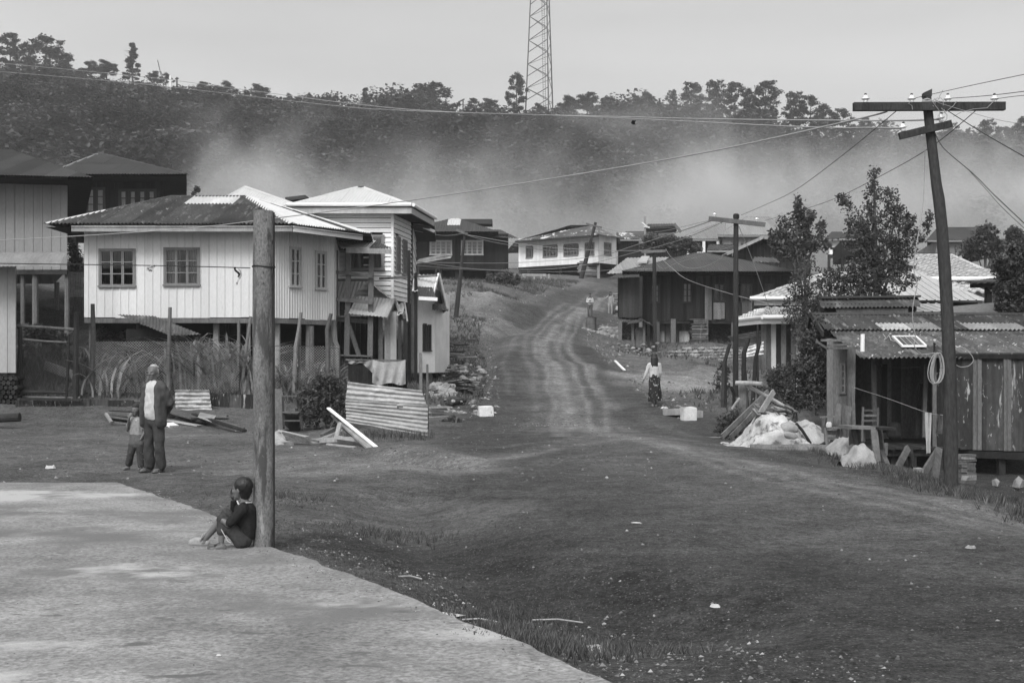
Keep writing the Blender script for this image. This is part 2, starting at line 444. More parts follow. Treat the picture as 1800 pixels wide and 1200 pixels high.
def GP(px,D,dz=0.0):
 x=GX(px,D);return Vector((x,D,G(x,D)+dz))
def build_ground():
 nr,nc=880,620
 a,b=math.log(2.0),math.log(908.0)
 yy=np.exp(np.linspace(a,b,nr))-8.0
 t=np.linspace(-1,1,nc)
 uu=0.52*t+0.9*t**5
 Y=np.repeat(yy[:,None],nc,1)
 X=uu[None,:]*(Y+9.0)*1.0
 Z=ground_np(X,Y)
 verts=np.stack([X,Y,Z],2).reshape(-1,3)
 idx=np.arange(nr*nc).reshape(nr,nc)
 q=np.stack([idx[:-1,:-1],idx[:-1,1:],idx[1:,1:],idx[1:,:-1]],2).reshape(-1,4)
 x,y=X.ravel(),Y.ravel()
 alb=np.full(x.shape,0.130)
 wob=vnoise(x*0.5,y*0.3)
 rc=np.interp(y,[0,6,12,18,26,34,41,49,57,66,76,87,96,120],[3.6,3.4,3.1,2.8,2.2,1.9,1.9,1.8,1.3,1.5,3.7,5.2,7.6,12])
 rw=np.interp(y,[0,6,12,18,26,34,41,49,57,66,76,87,96,120],[3.3,3.4,3.6,3.6,3.9,3.6,2.9,2.6,2.4,2.3,2.3,2.2,2.2,2.2])
 off=np.abs(x-rc+wob*0.8)-rw
 rm=1-ss(-0.5,0.5,off)
 rm=rm*(1-ss(115,130,y))
 alb=alb*(1-rm)+0.084*rm
 def blob(px,D,rx,ry,val,soft=1.0):
  nonlocal alb
  d=np.hypot((x-GX(px,D))/rx,(y-D)/ry)+vnoise(x*1.1+px,y*0.8)*0.8
  k=1-ss(0.55,1.15,d);alb=alb*(1-k*soft)+val*k*soft
 blob(150,21,7,3.4,0.185,0.8);blob(600,18.6,3.4,1.3,0.20);blob(300,27,6,4,0.16,0.7)
 blob(620,13.5,1.8,2.2,0.13);blob(780,11,1.3,1.4,0.055,0.9);blob(900,8.7,1.6,1.1,0.06,0.9)
 blob(940,7.3,1.2,0.5,0.15,0.9);blob(1100,7.1,1.2,0.45,0.12,0.7)
 blob(1210,46.5,2.6,3.5,0.26);blob(1250,50,2.2,1.6,0.22);blob(740,19.6,1.2,0.5,0.2,0.8)
 blob(865,63,2.0,4.0,0.20,0.9);blob(790,68,2.2,3.5,0.22,0.9);blob(840,71,1.8,2.0,0.26,0.8);blob(800,56,3,4,0.15,0.8)
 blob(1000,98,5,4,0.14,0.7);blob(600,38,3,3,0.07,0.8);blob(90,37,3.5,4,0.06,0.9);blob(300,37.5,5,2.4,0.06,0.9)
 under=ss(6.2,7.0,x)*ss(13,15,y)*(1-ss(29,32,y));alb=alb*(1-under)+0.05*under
 blob(60,43,7,8,.05);blob(330,39.5,8,3.5,.035);blob(560,40,4,3,.05)  # darkens the earth colour below the houses to deepen the shade there
 def track(pts,w,val,s=0.9):
  nonlocal alb
  P=[(GX(p,D),D)for p,D in pts]
  d=seg_dist(x+vnoise(x*0.9,y*0.35)*0.25+vnoise(x*0.2,y*1.1)*0.12,y,P)
  br=0.65+0.9*np.abs(vnoise(x*3+11,y*0.9))
  k=np.exp(-(d/w)**2)*s*np.clip(br,0,1);alb=alb*(1-k)+val*k
 T=0.24
 track([(1800,11.5),(1500,14.5),(1250,19),(1120,24),(1060,28),(1000,34),(975,44)],1.15,0.15,.85)
 track([(1800,8.8),(1500,10.8),(1300,13.2),(1130,17.5),(1050,23)],0.7,0.13,.8)
 for dx in(0,60,130):track([(1800+dx,11.2),(1500+dx,14.0),(1280+dx*.7,18.2),(1140+dx*.4,23.5),(1070+dx*.2,28)],0.10,0.24,.7)
 track([(1800,9.4),(1600,10.6),(1300,10.4),(1150,10.2),(1000,10.4)],0.16,0.13,.7)
 track([(1800,14),(1400,18.6),(1180,24.5),(1090,29)],0.22,0.19,.7);track([(1800,17),(1560,20),(1330,25),(1180,31),(1100,38)],0.3,0.14,.7)
 track([(830,19.5),(1100,19.2),(1300,20.5)],0.4,0.12,.6);track([(985,30),(985,40),(965,50),(950,58),(985,70),(1050,90)],0.9,0.14,.75)
 track([(1020,26),(900,21.5),(780,19.5),(600,18.5),(300,18.5)],0.35,0.17,.7)
 track([(1800,12.6),(1500,16.0),(1250,21),(1120,25.5),(1060,29),(1010,34),(985,40),(975,46)],0.28,T)
 track([(1800,15.5),(1500,19.0),(1300,23),(1170,27),(1100,31),(1050,36)],0.2,0.17,0.7)
 track([(1800,10.2),(1500,12.3),(1330,14.5),(1200,17.5),(1080,22)],0.22,0.12,0.6)
 track([(1080,26),(980,22.5),(860,20.5),(830,19)],0.22,0.20,0.8)
 track([(1060,30),(960,25),(850,23)],0.14,0.17,0.7)
 track([(830,20.2),(1000,20),(1200,21)],0.12,0.16,0.6)
 track([(900,31.5),(1120,30.5)],0.16,0.17,0.6)
 track([(940,28.5),(1010,34)],0.13,0.17,0.6);track([(905,30),(960,36)],0.12,0.16,0.5)
 track([(985,28),(1000,36),(990,44),(960,50),(950,56),(968,64),(1010,74),(1060,90),(1100,98)],0.22,T)
 track([(1080,36),(1050,44),(1030,50),(1000,55),(985,60),(1000,67),(1035,78),(1075,91)],0.16,0.21,0.8)
 track([(940,36),(940,44),(920,52),(925,60),(950,68),(995,80),(1050,94)],0.14,0.19,0.75)
 track([(900,40),(880,48),(900,57),(930,66)],0.12,0.17,0.6)
 for o_ in(0,34,-30,62):track([(1010+o_,30),(1000+o_,38),(985+o_*.8,46),(960+o_*.7,54),(962+o_*.6,62),(1000+o_*.5,73),(1055,90)],0.09,0.26,.75)
 track([(1020,38),(1010,46),(985,52),(972,60),(985,67)],0.12,0.21,0.7)
 k=ss(118,140,y);alb=alb*(1-k)+0.04*k
 alb*=1+0.35*vnoise(x*0.35,y*0.25)+0.25*vnoise(x*1.3,y*1.0)
 lowness=np.clip(ground_np(X,Y)-base_ground(X,Y),-0.3,0.3).ravel()
 me=bpy.data.meshes.new('ground')
 me=fast_mesh('ground',verts,q,None)
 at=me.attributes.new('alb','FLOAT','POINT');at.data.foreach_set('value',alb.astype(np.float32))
 me.polygons.foreach_set('use_smooth',np.ones(len(q),dtype=bool))
 m=bpy.data.materials.new('earth');m.use_nodes=True
 N=m.node_tree.nodes;L=m.node_tree.links
 b=N['Principled BSDF'];b.inputs['Roughness'].default_value=0.95;b.inputs['Specular IOR Level'].default_value=0.1
 A=N.new('ShaderNodeAttribute');A.attribute_name='alb'
 geo=N.new('ShaderNodeNewGeometry')
 def no(s,det,ro,sc=(1,1,1)):
  vm=N.new('ShaderNodeVectorMath');vm.operation='MULTIPLY';vm.inputs[1].default_value=sc
  L.new(geo.outputs['Position'],vm.inputs[0])
  n=N.new('ShaderNodeTexNoise');n.inputs['Scale'].default_value=s;n.inputs['Detail'].default_value=det;n.inputs['Roughness'].default_value=ro
  L.new(vm.outputs[0],n.inputs['Vector']);return n.outputs[0]
 def mr(x_,a_,b_,c_,d_):
  q_=N.new('ShaderNodeMapRange');L.new(x_,q_.inputs[0])
  for i,k_ in enumerate((a_,b_,c_,d_)):q_.inputs[i+1].default_value=k_
  return q_.outputs[0]
 def mul(a_,b_,op='MULTIPLY'):
  q_=N.new('ShaderNodeMath');q_.operation=op;L.new(a_,q_.inputs[0])
  if isinstance(b_,float):q_.inputs[1].default_value=b_
  else:L.new(b_,q_.inputs[1])
  return q_.outputs[0]
 n1=no(1.6,6,0.65);n2=no(9,7,0.8);n3=no(90,3,0.7);n4=no(32,4,0.75)
 c=mul(mul(mul(A.outputs['Fac'],mr(n1,0.3,0.7,0.68,1.32)),mr(n2,0.3,0.7,0.42,1.62)),mul(mr(n3,0.3,0.7,0.6,1.4),mr(n4,0.3,0.7,0.45,1.6)))
 vo=N.new('ShaderNodeTexVoronoi');vo.inputs['Scale'].default_value=16;L.new(geo.outputs['Position'],vo.inputs['Vector'])
 g=mr(vo.outputs['Distance'],0.10,0.16,1,0)
 wn_=N.new('ShaderNodeTexWhiteNoise');L.new(vo.outputs['Position'],wn_.inputs[0])
 vo2=N.new('ShaderNodeTexVoronoi');vo2.inputs['Scale'].default_value=42;L.new(geo.outputs['Position'],vo2.inputs['Vector']);w2=N.new('ShaderNodeTexWhiteNoise');L.new(vo2.outputs['Position'],w2.inputs[0])
 g2=mul(mr(vo2.outputs['Distance'],0.25,0.4,1,0),mr(w2.outputs[0],0.72,0.9,0,.8))
 g=mul(g,mr(wn_.outputs[0],0.80,0.84,0,1))
 g=mul(g,g2,'MAXIMUM')
 mx=N.new('ShaderNodeMix');mx.data_type='FLOAT';L.new(g,mx.inputs[0]);L.new(c,mx.inputs[2]);mx.inputs[3].default_value=0.25
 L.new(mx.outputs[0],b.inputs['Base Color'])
 bp=N.new('ShaderNodeBump');bp.inputs['Strength'].default_value=0.9;bp.inputs['Distance'].default_value=0.09
 hs=mul(mul(n2,mul(n3,0.35),'ADD'),mul(g,0.4),'ADD')
 L.new(hs,bp.inputs['Height']);L.new(bp.outputs[0],b.inputs['Normal'])
 me.materials.append(m)
 link_mesh('ground',me,(0,0,0),kind='structure')
build_ground()
def build_slab():
 m=M('worn_concrete',0.235,0.9,0.32,1.2,(0.9,1,1),0.0,0.9,38,0.4,spots=[(0.15,0.8,0.48,0.14,(0.8,1,1)),(0.12,3.4,0.60,0.07,(0.7,1.2,1)),(0.08,9,0.65,0.05,(0.6,1.3,1)),(0.40,0.6,0.55,0.08,(.8,1,1)),(0.08,38,0.70,0.04,(1,1,1))],bdist=0.012)
 pts=[]
 for(ax,ay),(bx,by)in zip(SLAB[:-1],SLAB[1:]):
  n=max(2,int(math.hypot(bx-ax,by-ay)/0.12))
  for i in range(n):
   t=i/n
   x=ax+(bx-ax)*t;y=ay+(by-ay)*t
   w=0.03+(0.05 if y<10 else 0.0)
   pts.append((x+mnoise.noise(Vector((x*1.7,y*1.7,0)))*w+mnoise.noise(Vector((x*9,y*9,3)))*0.03,y+mnoise.noise(Vector((x*1.7,y*1.7,9)))*w*0.7+mnoise.noise(Vector((x*9,y*9,5)))*0.02))
 pts.append((2.0,-5));pts.append((-14,-5))
 mb=MB()
 n=len(pts)
 top=[(p[0],p[1],0.0)for p in pts];bot=[(p[0],p[1],-0.14)for p in pts]
 mb.add(top+bot,[tuple(reversed(range(n)))]+[(i,(i+1)%n,n+(i+1)%n,n+i)for i in range(n)])
 o=mb.obj('concrete_yard',m,loc=(0,0,0),kind='structure')
build_slab()
def frame(p0,udir,vdir):
 u=Vector(udir).normalized();n=u.cross(Vector(vdir)).normalized();v=n.cross(u).normalized()
 return(Vector(p0),u,v,n)
def on_plane(fr,px,py):
 """where the sight line through a photo pixel meets the plane, as (u, v)"""
 p0,u,v,n=fr
 d=Vector(((px-900)/F,1.0,(HZ-py)/F));c=Vector((0,0,CH))
 t=(p0-c).dot(n)/d.dot(n)
 q=c+d*t-p0
 return q.dot(u),q.dot(v)
def px_rect(fr,x0,y0,x1,y1):
 a=[on_plane(fr,x,y)for x,y in((x0,y1),(x1,y1),(x1,y0),(x0,y0))]
 us=[q[0]for q in a];vs_=[q[1]for q in a]
 ua,ub=(us[0]+us[3])/2,(us[1]+us[2])/2
 va,vb=(vs_[0]+vs_[1])/2,(vs_[2]+vs_[3])/2
 return(min(ua,ub),max(ua,ub),min(va,vb),max(va,vb))
def profile(kind,u,pitch,amp):
 if kind=='corr':return amp*sin(2*pi*u/pitch)
 if kind=='rib':
  t=(u/pitch)%1.0
  return amp if 0.42<t<0.58 else 0.0
 return 0.0
def usamples(kind,u0,u1,pitch,seg):
 out=[]
 if kind=='flat':return[u0,u1]
 if kind=='corr':
  st=pitch/seg
  k=math.floor(u0/st)+1
  out=[u0]
  while k*st<u1-1e-4:
   out.append(k*st);k+=1
  out.append(u1);return out
 k=math.floor(u0/pitch);out=[u0]
 while k*pitch<u1:
  for t in(0.40,0.43,0.57,0.60):
   q=(k+t)*pitch
   if u0+1e-3<q<u1-1e-3:out.append(q)
  k+=1
 out.append(u1);return out
def sheets(poly,fr,parent,name,mat,kind='corr',pitch=0.08,amp=0.012,sw=0.8,rl=2.4,seg=4,holes=(),lift=0.0,sh=lambda u,v:1.0,matf=None,jit=1.0,ragged=0.0,overlap=0.06,join=False,thick=0.0):
 """poly: convex polygon in (u, v). Cuts it into sheets; each sheet becomes one object (or all are joined)."""
 p0,U,V,Nn=fr
 us=[p[0]for p in poly];vv=[p[1]for p in poly]
 umin,umax,vmin,vmax=min(us),max(us),min(vv),max(vv)
 edges=[(poly[i],poly[(i+1)%len(poly)])for i in range(len(poly))]
 def clip(u):
  u=min(max(u,umin+1e-5),umax-1e-5)
  ys=[]
  for(a,b)in edges:
   if abs(a[0]-b[0])<1e-9:continue
   if min(a[0],b[0])-1e-9<=u<=max(a[0],b[0])+1e-9:
    ys.append(a[1]+(b[1]-a[1])*(u-a[0])/(b[0]-a[0]))
  return(min(ys),max(ys))if len(ys)>=2 else(0,0)
 nr=max(1,math.ceil((vmax-vmin)/rl-0.15));nc=max(1,round((umax-umin)/sw))
 made=[]
 allmb={}
 for r in range(nr):
  va,vb=vmin+r*rl,(vmax if r==nr-1 else vmin+(r+1)*rl+overlap)
  for c in range(nc):
   ua=umin+(umax-umin)*c/nc;ub=umin+(umax-umin)*(c+1)/nc
   cuts=usamples(kind,ua,ub,pitch,seg)
   for h in holes:
    for hu in(h[0],h[1]):
     if ua<hu<ub:cuts.append(hu)
   for p in poly:
    if ua<p[0]<ub:cuts.append(p[0])
   cuts=sorted(set(round(q,5)for q in cuts))
   off=lift+(r*0.006+(c%2)*0.003)+(rnd.random()*0.006 if jit else 0)
   tilt=(rnd.random()-0.5)*0.012*jit
   rag=(rnd.random()-0.5)*ragged
   vsft=va+(rag if r==0 else(rnd.random()-0.5)*0.03*jit)
   mb=MB();shv=sh((ua+ub)/2,(va+vb)/2)if sh else 1.0
   for i in range(len(cuts)-1):
    a,b=cuts[i],cuts[i+1]
    if b-a<1e-4:continue
    l0,h0=clip(a);l1,h1=clip(b)
    if rag<0 and r==0:l0+=rag;l1+=rag
    l0,l1=max(l0,vsft)if not(r==0 and rag<0)else l0,max(l1,vsft)if not(r==0 and rag<0)else l1
    h0,h1=min(h0,vb),min(h1,vb)
    if h0-l0<0.004 and h1-l1<0.004:continue
    h0=max(h0,l0);h1=max(h1,l1)
    mid=(a+b)/2
    spans=[(0,None)]
    hs=sorted([(h[2],h[3])for h in holes if h[0]-1e-6<=mid<=h[1]+1e-6])
    lo=(l0,l1);pieces=[]
    for ha,hb in hs:
     if hb<=max(lo)or ha>=max(h0,h1):continue
     if ha>min(lo):pieces.append((lo,(min(ha,h0),min(ha,h1))))
     lo=(max(hb,lo[0]),max(hb,lo[1]))
    pieces.append((lo,(h0,h1)))
    ka=profile(kind,a,pitch,amp)+off+tilt*(a-ua);kb=profile(kind,b,pitch,amp)+off+tilt*(b-ua)
    for(x0,x1),(y0,y1)in pieces:
     if y0-x0<0.003 and y1-x1<0.003:continue
     q=[(a,x0,ka),(b,x1,kb),(b,max(y1,x1),kb),(a,max(y0,x0),ka)]
     P=[p0+U*s_[0]+V*s_[1]+Nn*s_[2]for s_ in q]
     if join:
      mm=(matf(u=(ua+ub)/2,v=(va+vb)/2)if matf else mat)
      allmb.setdefault(mm,MB()).add(P,[(0,1,2,3)],shv)
     else:mb.add(P,[(0,1,2,3)],shv)
   if not join and mb.f:
    mm=matf(u=(ua+ub)/2,v=(va+vb)/2)if matf else mat
    made.append(mb.obj(name,mm,parent))
 if join:
  for mm,mb in allmb.items():made.append(mb.obj(name,mm,parent,kind='stuff'))
 return made
def boards(fr,w,h,parent,name,mat,bw=0.14,vertical=True,holes=(),lift=0.0,join=True,gap=0.006,th=0.02,ragged=0.0,shv=0.3,lap=False,batten=False,poly=None,skip=0.0,group_break=None):
 """planks side by side over a w x h wall (or under a sloping top: poly gives top height over u)"""
 p0,U,V,Nn=fr
 tot=w if vertical else h
 n=max(1,round(tot/bw));bw=tot/n
 mbj=MB();made=[]
 for i in range(n):
  if rnd.random()<skip:continue
  a=i*bw+gap/2;b=(i+1)*bw-gap/2
  s=1+(rnd.random()-0.5)*2*shv
  off=lift+rnd.random()*0.008
  lo=0-rnd.random()*ragged
  L_,H_=(lo,(h if poly is None else poly((a+b)/2)))if vertical else(0,w if poly is None else w)
  segs=[(L_,H_)]
  for hu0,hu1,hv0,hv1 in holes:
   c0,c1,d0,d1=(hu0,hu1,hv0,hv1)if vertical else(hv0,hv1,hu0,hu1)
   if b>c0+0.01 and a<c1-0.01:
    ns=[]
    for x,y in segs:
     if d0>x+0.01:ns.append((x,min(d0,y)))
     if d1<y-0.01:ns.append((max(d1,x),y))
    segs=[q for q in ns if q[1]-q[0]>0.02]
  for x,y in segs:
   mb=mbj if join else MB()
   def P(c,l,d):
    uu,vv_=(c,l)if vertical else(l,c)
    return p0+U*uu+V*vv_+Nn*d
   if lap and not vertical:
    d0_,d1_=off+0.050,off+0.012
    b2=b-0.02
    q=[P(a,x,0),P(a,y,0),P(a,y,d0_),P(a,x,d0_)]
    r=[P(b2,x,0),P(b2,y,0),P(b2,y,d1_),P(b2,x,d1_)]
    mb.add(q+r,[(0,1,2,3),(7,6,5,4),(3,2,6,7),(0,3,7,4),(2,1,5,6)],s)
   else:
    q=[P(a,x,off),P(b,x,off),P(b,y,off),P(a,y,off)]
    r=[P(a,x,off+th),P(b,x,off+th),P(b,y,off+th),P(a,y,off+th)]
    mb.add(q+r,[(4,5,6,7),(0,1,5,4),(1,2,6,5),(2,3,7,6),(3,0,4,7)],s)
   if not join and mb.f:made.append(mb.obj(name,mat,parent))
  if batten and vertical:
   s2=s*0.8
   q=[p0+U*(b-0.02)+V*lo+Nn*(off+th)]
   mb2=mbj
   c0,c1=b-0.02,b+0.03
   A=[p0+U*uu+V*vv_+Nn*dd for dd in(off+th-0.002,off+th+0.016)for uu,vv_ in((c0,lo),(c1,lo),(c1,H_),(c0,H_))]
   if not any(hh[1]>c0 and hh[0]<c1 for hh in holes):
    mb2.add(A,[(4,5,6,7),(0,1,5,4),(1,2,6,5),(2,3,7,6),(3,0,4,7)],s2)
 if mbj.f:made.append(mbj.obj(name if join else 'batten',mat,parent,kind='stuff'))
 return made
def window(fr,rect,parent,leaves=2,rows=3,cols=1,fm=None,fw=0.05,depth=0.06,glass=None,curtain=False,lift=0.0,label=None,mull=0.03,open_=None):
 fm=fm or frame_grey
 p0,U,V,Nn=fr
 u0,u1,v0,v1=rect
 mb=MB()
 def bx(mb_,a,b,c,d,e,f,s=1.0):
  P=[p0+U*x+V*y+Nn*z for z in(e,f)for x,y in((a,c),(b,c),(b,d),(a,d))]
  mb_.add(P,[(0,3,2,1),(4,5,6,7),(0,1,5,4),(1,2,6,5),(2,3,7,6),(3,0,4,7)],s)
 z0,z1=lift-0.03,lift+depth
 bx(mb,u0-fw,u1+fw,v1,v1+fw,z0,z1);bx(mb,u0-fw-0.02,u1+fw+0.02,v0-fw,v0,z0,z1+0.02)
 bx(mb,u0-fw,u0,v0,v1,z0,z1);bx(mb,u1,u1+fw,v0,v1,z0,z1)
 wf=mb.obj('window',fm,parent,label=label)
 lw=(u1-u0)/leaves
 for i in range(leaves):
  a,b=u0+i*lw,u0+(i+1)*lw
  m2=MB();s=fw*0.75
  zs0,zs1=z0+0.012,z1-0.018
  bx(m2,a+.003,a+s,v0+.002,v1-.002,zs0,zs1);bx(m2,b-s,b-.003,v0+.002,v1-.002,zs0,zs1)
  bx(m2,a+s,b-s,v0+.002,v0+s,zs0,zs1);bx(m2,a+s,b-s,v1-s,v1-.002,zs0,zs1)
  for r in range(1,rows):
   y=v0+(v1-v0)*r/rows
   bx(m2,a+s,b-s,y-mull/2,y+mull/2,zs0+0.004,zs1-0.004)
  for c in range(1,cols):
   x=a+lw*c/cols
   bx(m2,x-mull/2,x+mull/2,v0+s,v1-s,zs0+0.006,zs1-0.006)
  m2.obj('sash',fm,wf)
  m3=MB()
  P=[p0+U*x+V*y+Nn*(zs0+0.02)for x,y in((a+s*.6,v0+s*.6),(b-s*.6,v0+s*.6),(b-s*.6,v1-s*.6),(a+s*.6,v1-s*.6))]
  m3.add(P,[(0,1,2,3)])
  m3.obj('pane',glass or glass_m,wf)
 if curtain:
  m4=MB();n=10*leaves;pts=[]
  for i in range(n+1):
   x=u0+(u1-u0)*i/n
   z=-0.14+0.02*sin(i*2.1)
   pts.append((x,z))
  for i in range(n):
   if curtain=='gap' and 0.42<i/n<0.58:continue
   P=[p0+U*pts[k][0]+V*y+Nn*pts[k][1]for k,y in((i,v0),(i+1,v0),(i+1,v1),(i,v1))]
   m4.add(P,[(0,1,2,3)])
  m4.obj('curtain',curtain_m,wf,smooth=True)
 return wf
def wall_frame(a,b,z0):
 """a, b: (x, y) seen left to right from outside"""
 a=Vector((a[0],a[1],z0));b=Vector((b[0],b[1],z0))
 return frame(a,b-a,Vector((0,0,1))),(b-a).length
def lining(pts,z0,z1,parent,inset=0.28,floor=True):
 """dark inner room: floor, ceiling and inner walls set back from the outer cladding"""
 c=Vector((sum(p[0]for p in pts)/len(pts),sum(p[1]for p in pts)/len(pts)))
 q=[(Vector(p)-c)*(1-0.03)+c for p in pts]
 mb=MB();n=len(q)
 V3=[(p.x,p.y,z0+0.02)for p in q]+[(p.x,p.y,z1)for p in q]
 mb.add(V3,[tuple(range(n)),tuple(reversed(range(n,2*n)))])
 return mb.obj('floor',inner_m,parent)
def roof_face(poly3,parent,mat,name='roof_sheet',lift=0.0,**kw):
 """poly3: planar polygon, first two points are the eave, left to right from outside"""
 a,b,c=Vector(poly3[0]),Vector(poly3[1]),Vector(poly3[2])
 fr=frame(a,b-a,c-a)
 if fr[3].z<0:pass
 pl=[((Vector(p)-a).dot(fr[1]),(Vector(p)-a).dot(fr[2]))for p in poly3]
 return sheets(pl,fr,parent,name,mat,lift=lift,**kw)
def ridge_cap(p0,p1,parent,mat,w=0.16,name='ridge_cap'):
 mb=MB();p0,p1=Vector(p0),Vector(p1)
 d=(p1-p0).normalized();s=d.cross(Vector((0,0,1))).normalized()*w;up=Vector((0,0,0.035))
 n=max(1,int((p1-p0).length/1.8))
 for i in range(n):
  a=p0+(p1-p0)*(i/n)+up*(1+.2*(i%2));b=p0+(p1-p0)*((i+1)/n)+up*(1+.2*(i%2))
  dn=Vector((0,0,-w*0.42))
  mb.add([a-s+dn,a,a+s+dn,b-s+dn,b,b+s+dn],[(0,1,4,3),(1,2,5,4)],1+(rnd.random()-.5)*.2)
 return mb.obj(name,mat,parent)
def beam_set(lst,parent,name,mat):
 for p0,p1,w,h in lst:
  mb=MB();mb.bar(p0,p1,w,h);mb.obj(name,mat,parent)
def stilt(px,D,ztop,r,parent=None,name='stilt',mat=None,lean=0.0,rnd_=True):
 x=GX(px,D);z=G(x,D)-0.1
 mb=MB()
 if rnd_:mb.tube([(x,D,z),(x+lean*.5,D,(z+ztop)/2),(x+lean,D,ztop)],[r,r*.97,r*.93],8,jit=0.1)
 else:mb.bar((x,D,z),(x+lean,D,ztop),r*2,r*2)
 return mb.obj(name,mat or wood_mid,parent)
def root_at(px,D,name,label,cat,group=None,z=None):
 x=GX(px,D)
 return thing(name,label,cat,(x,D,G(x,D)if z is None else z),group)
def house_white_metal():
 D0=36.7
 h=root_at(300,38,'stilt_house','white ribbed metal house on stilts behind the concrete post, with dark corrugated hip roof','house')
 zf=W(0,558,D0).z;zt=W(0,394,D0).z
 A=(GX(148,D0),D0);B=(GX(479,D0),D0);C=(GX(589,38.8),38.8)
 back=(GX(589,38.8)-0.6,44.0);E=(GX(148,D0)-0.3,44.0)
 fr,w=wall_frame(A,B,zf)
 r1=px_rect(fr,177,440,236,502);r2=px_rect(fr,291,438,349,500)
 hgt=zt-zf
 fin=lambda u,v:1.0+(rnd.random()-.5)*.08
 sheets([(0,0),(w,0),(w,hgt),(0,hgt)],fr,h,'wall_sheet',white_metal,'rib',0.235,0.022,0.94,5,holes=(r1,r2),sh=fin,ragged=0.03)
 window(fr,r1,h,3,3,fm=frame_grey,curtain=False);window(fr,r2,h,3,3,fm=frame_grey,curtain='gap')
 fr2,w2=wall_frame(B,C,zf)
 r3=px_rect(fr2,510,437,526,503);r4=px_rect(fr2,555,444,571,507)
 sheets([(0,0),(w2,0),(w2,hgt),(0,hgt)],fr2,h,'wall_sheet',white_metal,'corr',0.105,0.014,0.74,5,holes=(r3,r4),sh=lambda u,v:.86+rnd.random()*.06,ragged=0.04)
 window(fr2,r3,h,2,3,fm=frame_pale,curtain='gap');window(fr2,r4,h,2,3,fm=frame_pale,curtain='gap')
 for a,b in((C,back),(back,E),(E,A)):
  f3,w3=wall_frame(a,b,zf)
  sheets([(0,0),(w3,0),(w3,hgt),(0,hgt)],f3,h,'wall_sheet',white_metal,'rib',0.235,0.022,2.0,5)
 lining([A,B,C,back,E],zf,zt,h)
 for a,b in((A,B),(B,C)):
  mb=MB();mb.bar((a[0],a[1]+.05,zf-0.09),(b[0],b[1]+.05,zf-0.09),0.1,0.14);mb.obj('floor_beam',wood_mid,h)
 for px,D in((160,37.0),(243,37.1),(305,37.1),(380,37.1),(437,37.1),(487,37.2),(541,38.0),(583,38.9),(200,41),(300,42),(400,42),(480,42),(560,43)):
  stilt(px,D,zf-0.02,0.10 if px in(380,487)else 0.07,h,mat=wood_pale if px in(380,437,487)else wood_mid)
 mb=MB();z0=G(-10,41)-.3;mb.bar((GX(165,42.5),42.5,(zf+z0)/2),(GX(585,42.5),42.5,(zf+z0)/2),.1,zf-z0);mb.obj('dark_backing',wood_black,h)  # black plank backing added behind the stilts to darken the open underside
 mb=MB();mb.bar((GX(165,38),38,zf-.4),(GX(165,38),42.4,zf-.4),.1,.8);mb.obj('dark_backing',wood_black,h)
 De=36.0
 ZE=lambda py,D:W(0,py,D).z
 e0=W(79,401,De);e1=W(515,393,De);e2=W(652,409,38.6);e3=Vector((e2.x-.5,45.3,e2.z));e4=Vector((e0.x,45.3,e0.z))
 e0.z=e1.z=e4.z=e3.z=e1.z;e2.z=e1.z
 ra=W(300,347,40.4);rb=W(434,345,40.4);ra.z=rb.z
 def planar(a,b,*rest):return[a,b,*rest]
 def mfa(u,v):return zinc if(v>3.2 and(3.4<u<4.5 or 6.6<u<7.4))else rust
 roof=MB();roof.bar(ra+Vector((0,0,-.12)),rb+Vector((0,0,-.12)),0.08,0.12);roof_o=roof.obj('roof',wood_mid,h)
 roof_face([e0,e1,rb,ra],roof_o,rust,kind='corr',pitch=0.11,amp=0.026,sw=0.77,rl=3.2,matf=mfa,ragged=0.06,sh=lambda u,v:0.85+rnd.random()*.5)
 def mfb(u,v):return light_roof if u<1.9 else(dark_roof if u<2.7 else light_roof)
 roof_face([e1,e2,rb],roof_o,light_roof,kind='corr',pitch=0.1,amp=0.02,sw=0.5,rl=6,matf=mfb,ragged=0.05)
 roof_face([e3,e4,ra,rb],roof_o,rust,kind='corr',pitch=0.16,amp=0.016,sw=1.6,rl=6)
 roof_face([e2,e3,rb],roof_o,light_roof,kind='corr',pitch=0.16,amp=0.016,sw=1.6,rl=6)
 roof_face([e4,e0,ra],roof_o,rust,kind='corr',pitch=0.16,amp=0.016,sw=1.6,rl=6)
 ridge_cap(ra,rb,roof_o,dark_roof);ridge_cap(rb,e1,roof_o,light_roof,.13);ridge_cap(e0,e0.lerp(ra,.45),roof_o,light_roof,.1);ridge_cap(e0.lerp(ra,.45),ra,roof_o,rust,.1)
 ridge_cap(e2,rb,roof_o,light_roof,.1)
 for a,b in((e0+Vector((.75,0.04,0)),e1+Vector((-.02,.04,0))),(e1+Vector((0.0,.06,0)),e2+Vector((-.25,-.1,0)))):
  mb=MB();mb.bar(a+Vector((0,0,-.14)),b+Vector((0,0,-.14)),0.03,0.17);mb.obj('fascia_board',wood_pale if a.x<-8 else white_paint,roof_o)
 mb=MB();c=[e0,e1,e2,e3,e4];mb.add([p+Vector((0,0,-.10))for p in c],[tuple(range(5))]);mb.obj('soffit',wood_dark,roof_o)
 return h
house_white_metal()
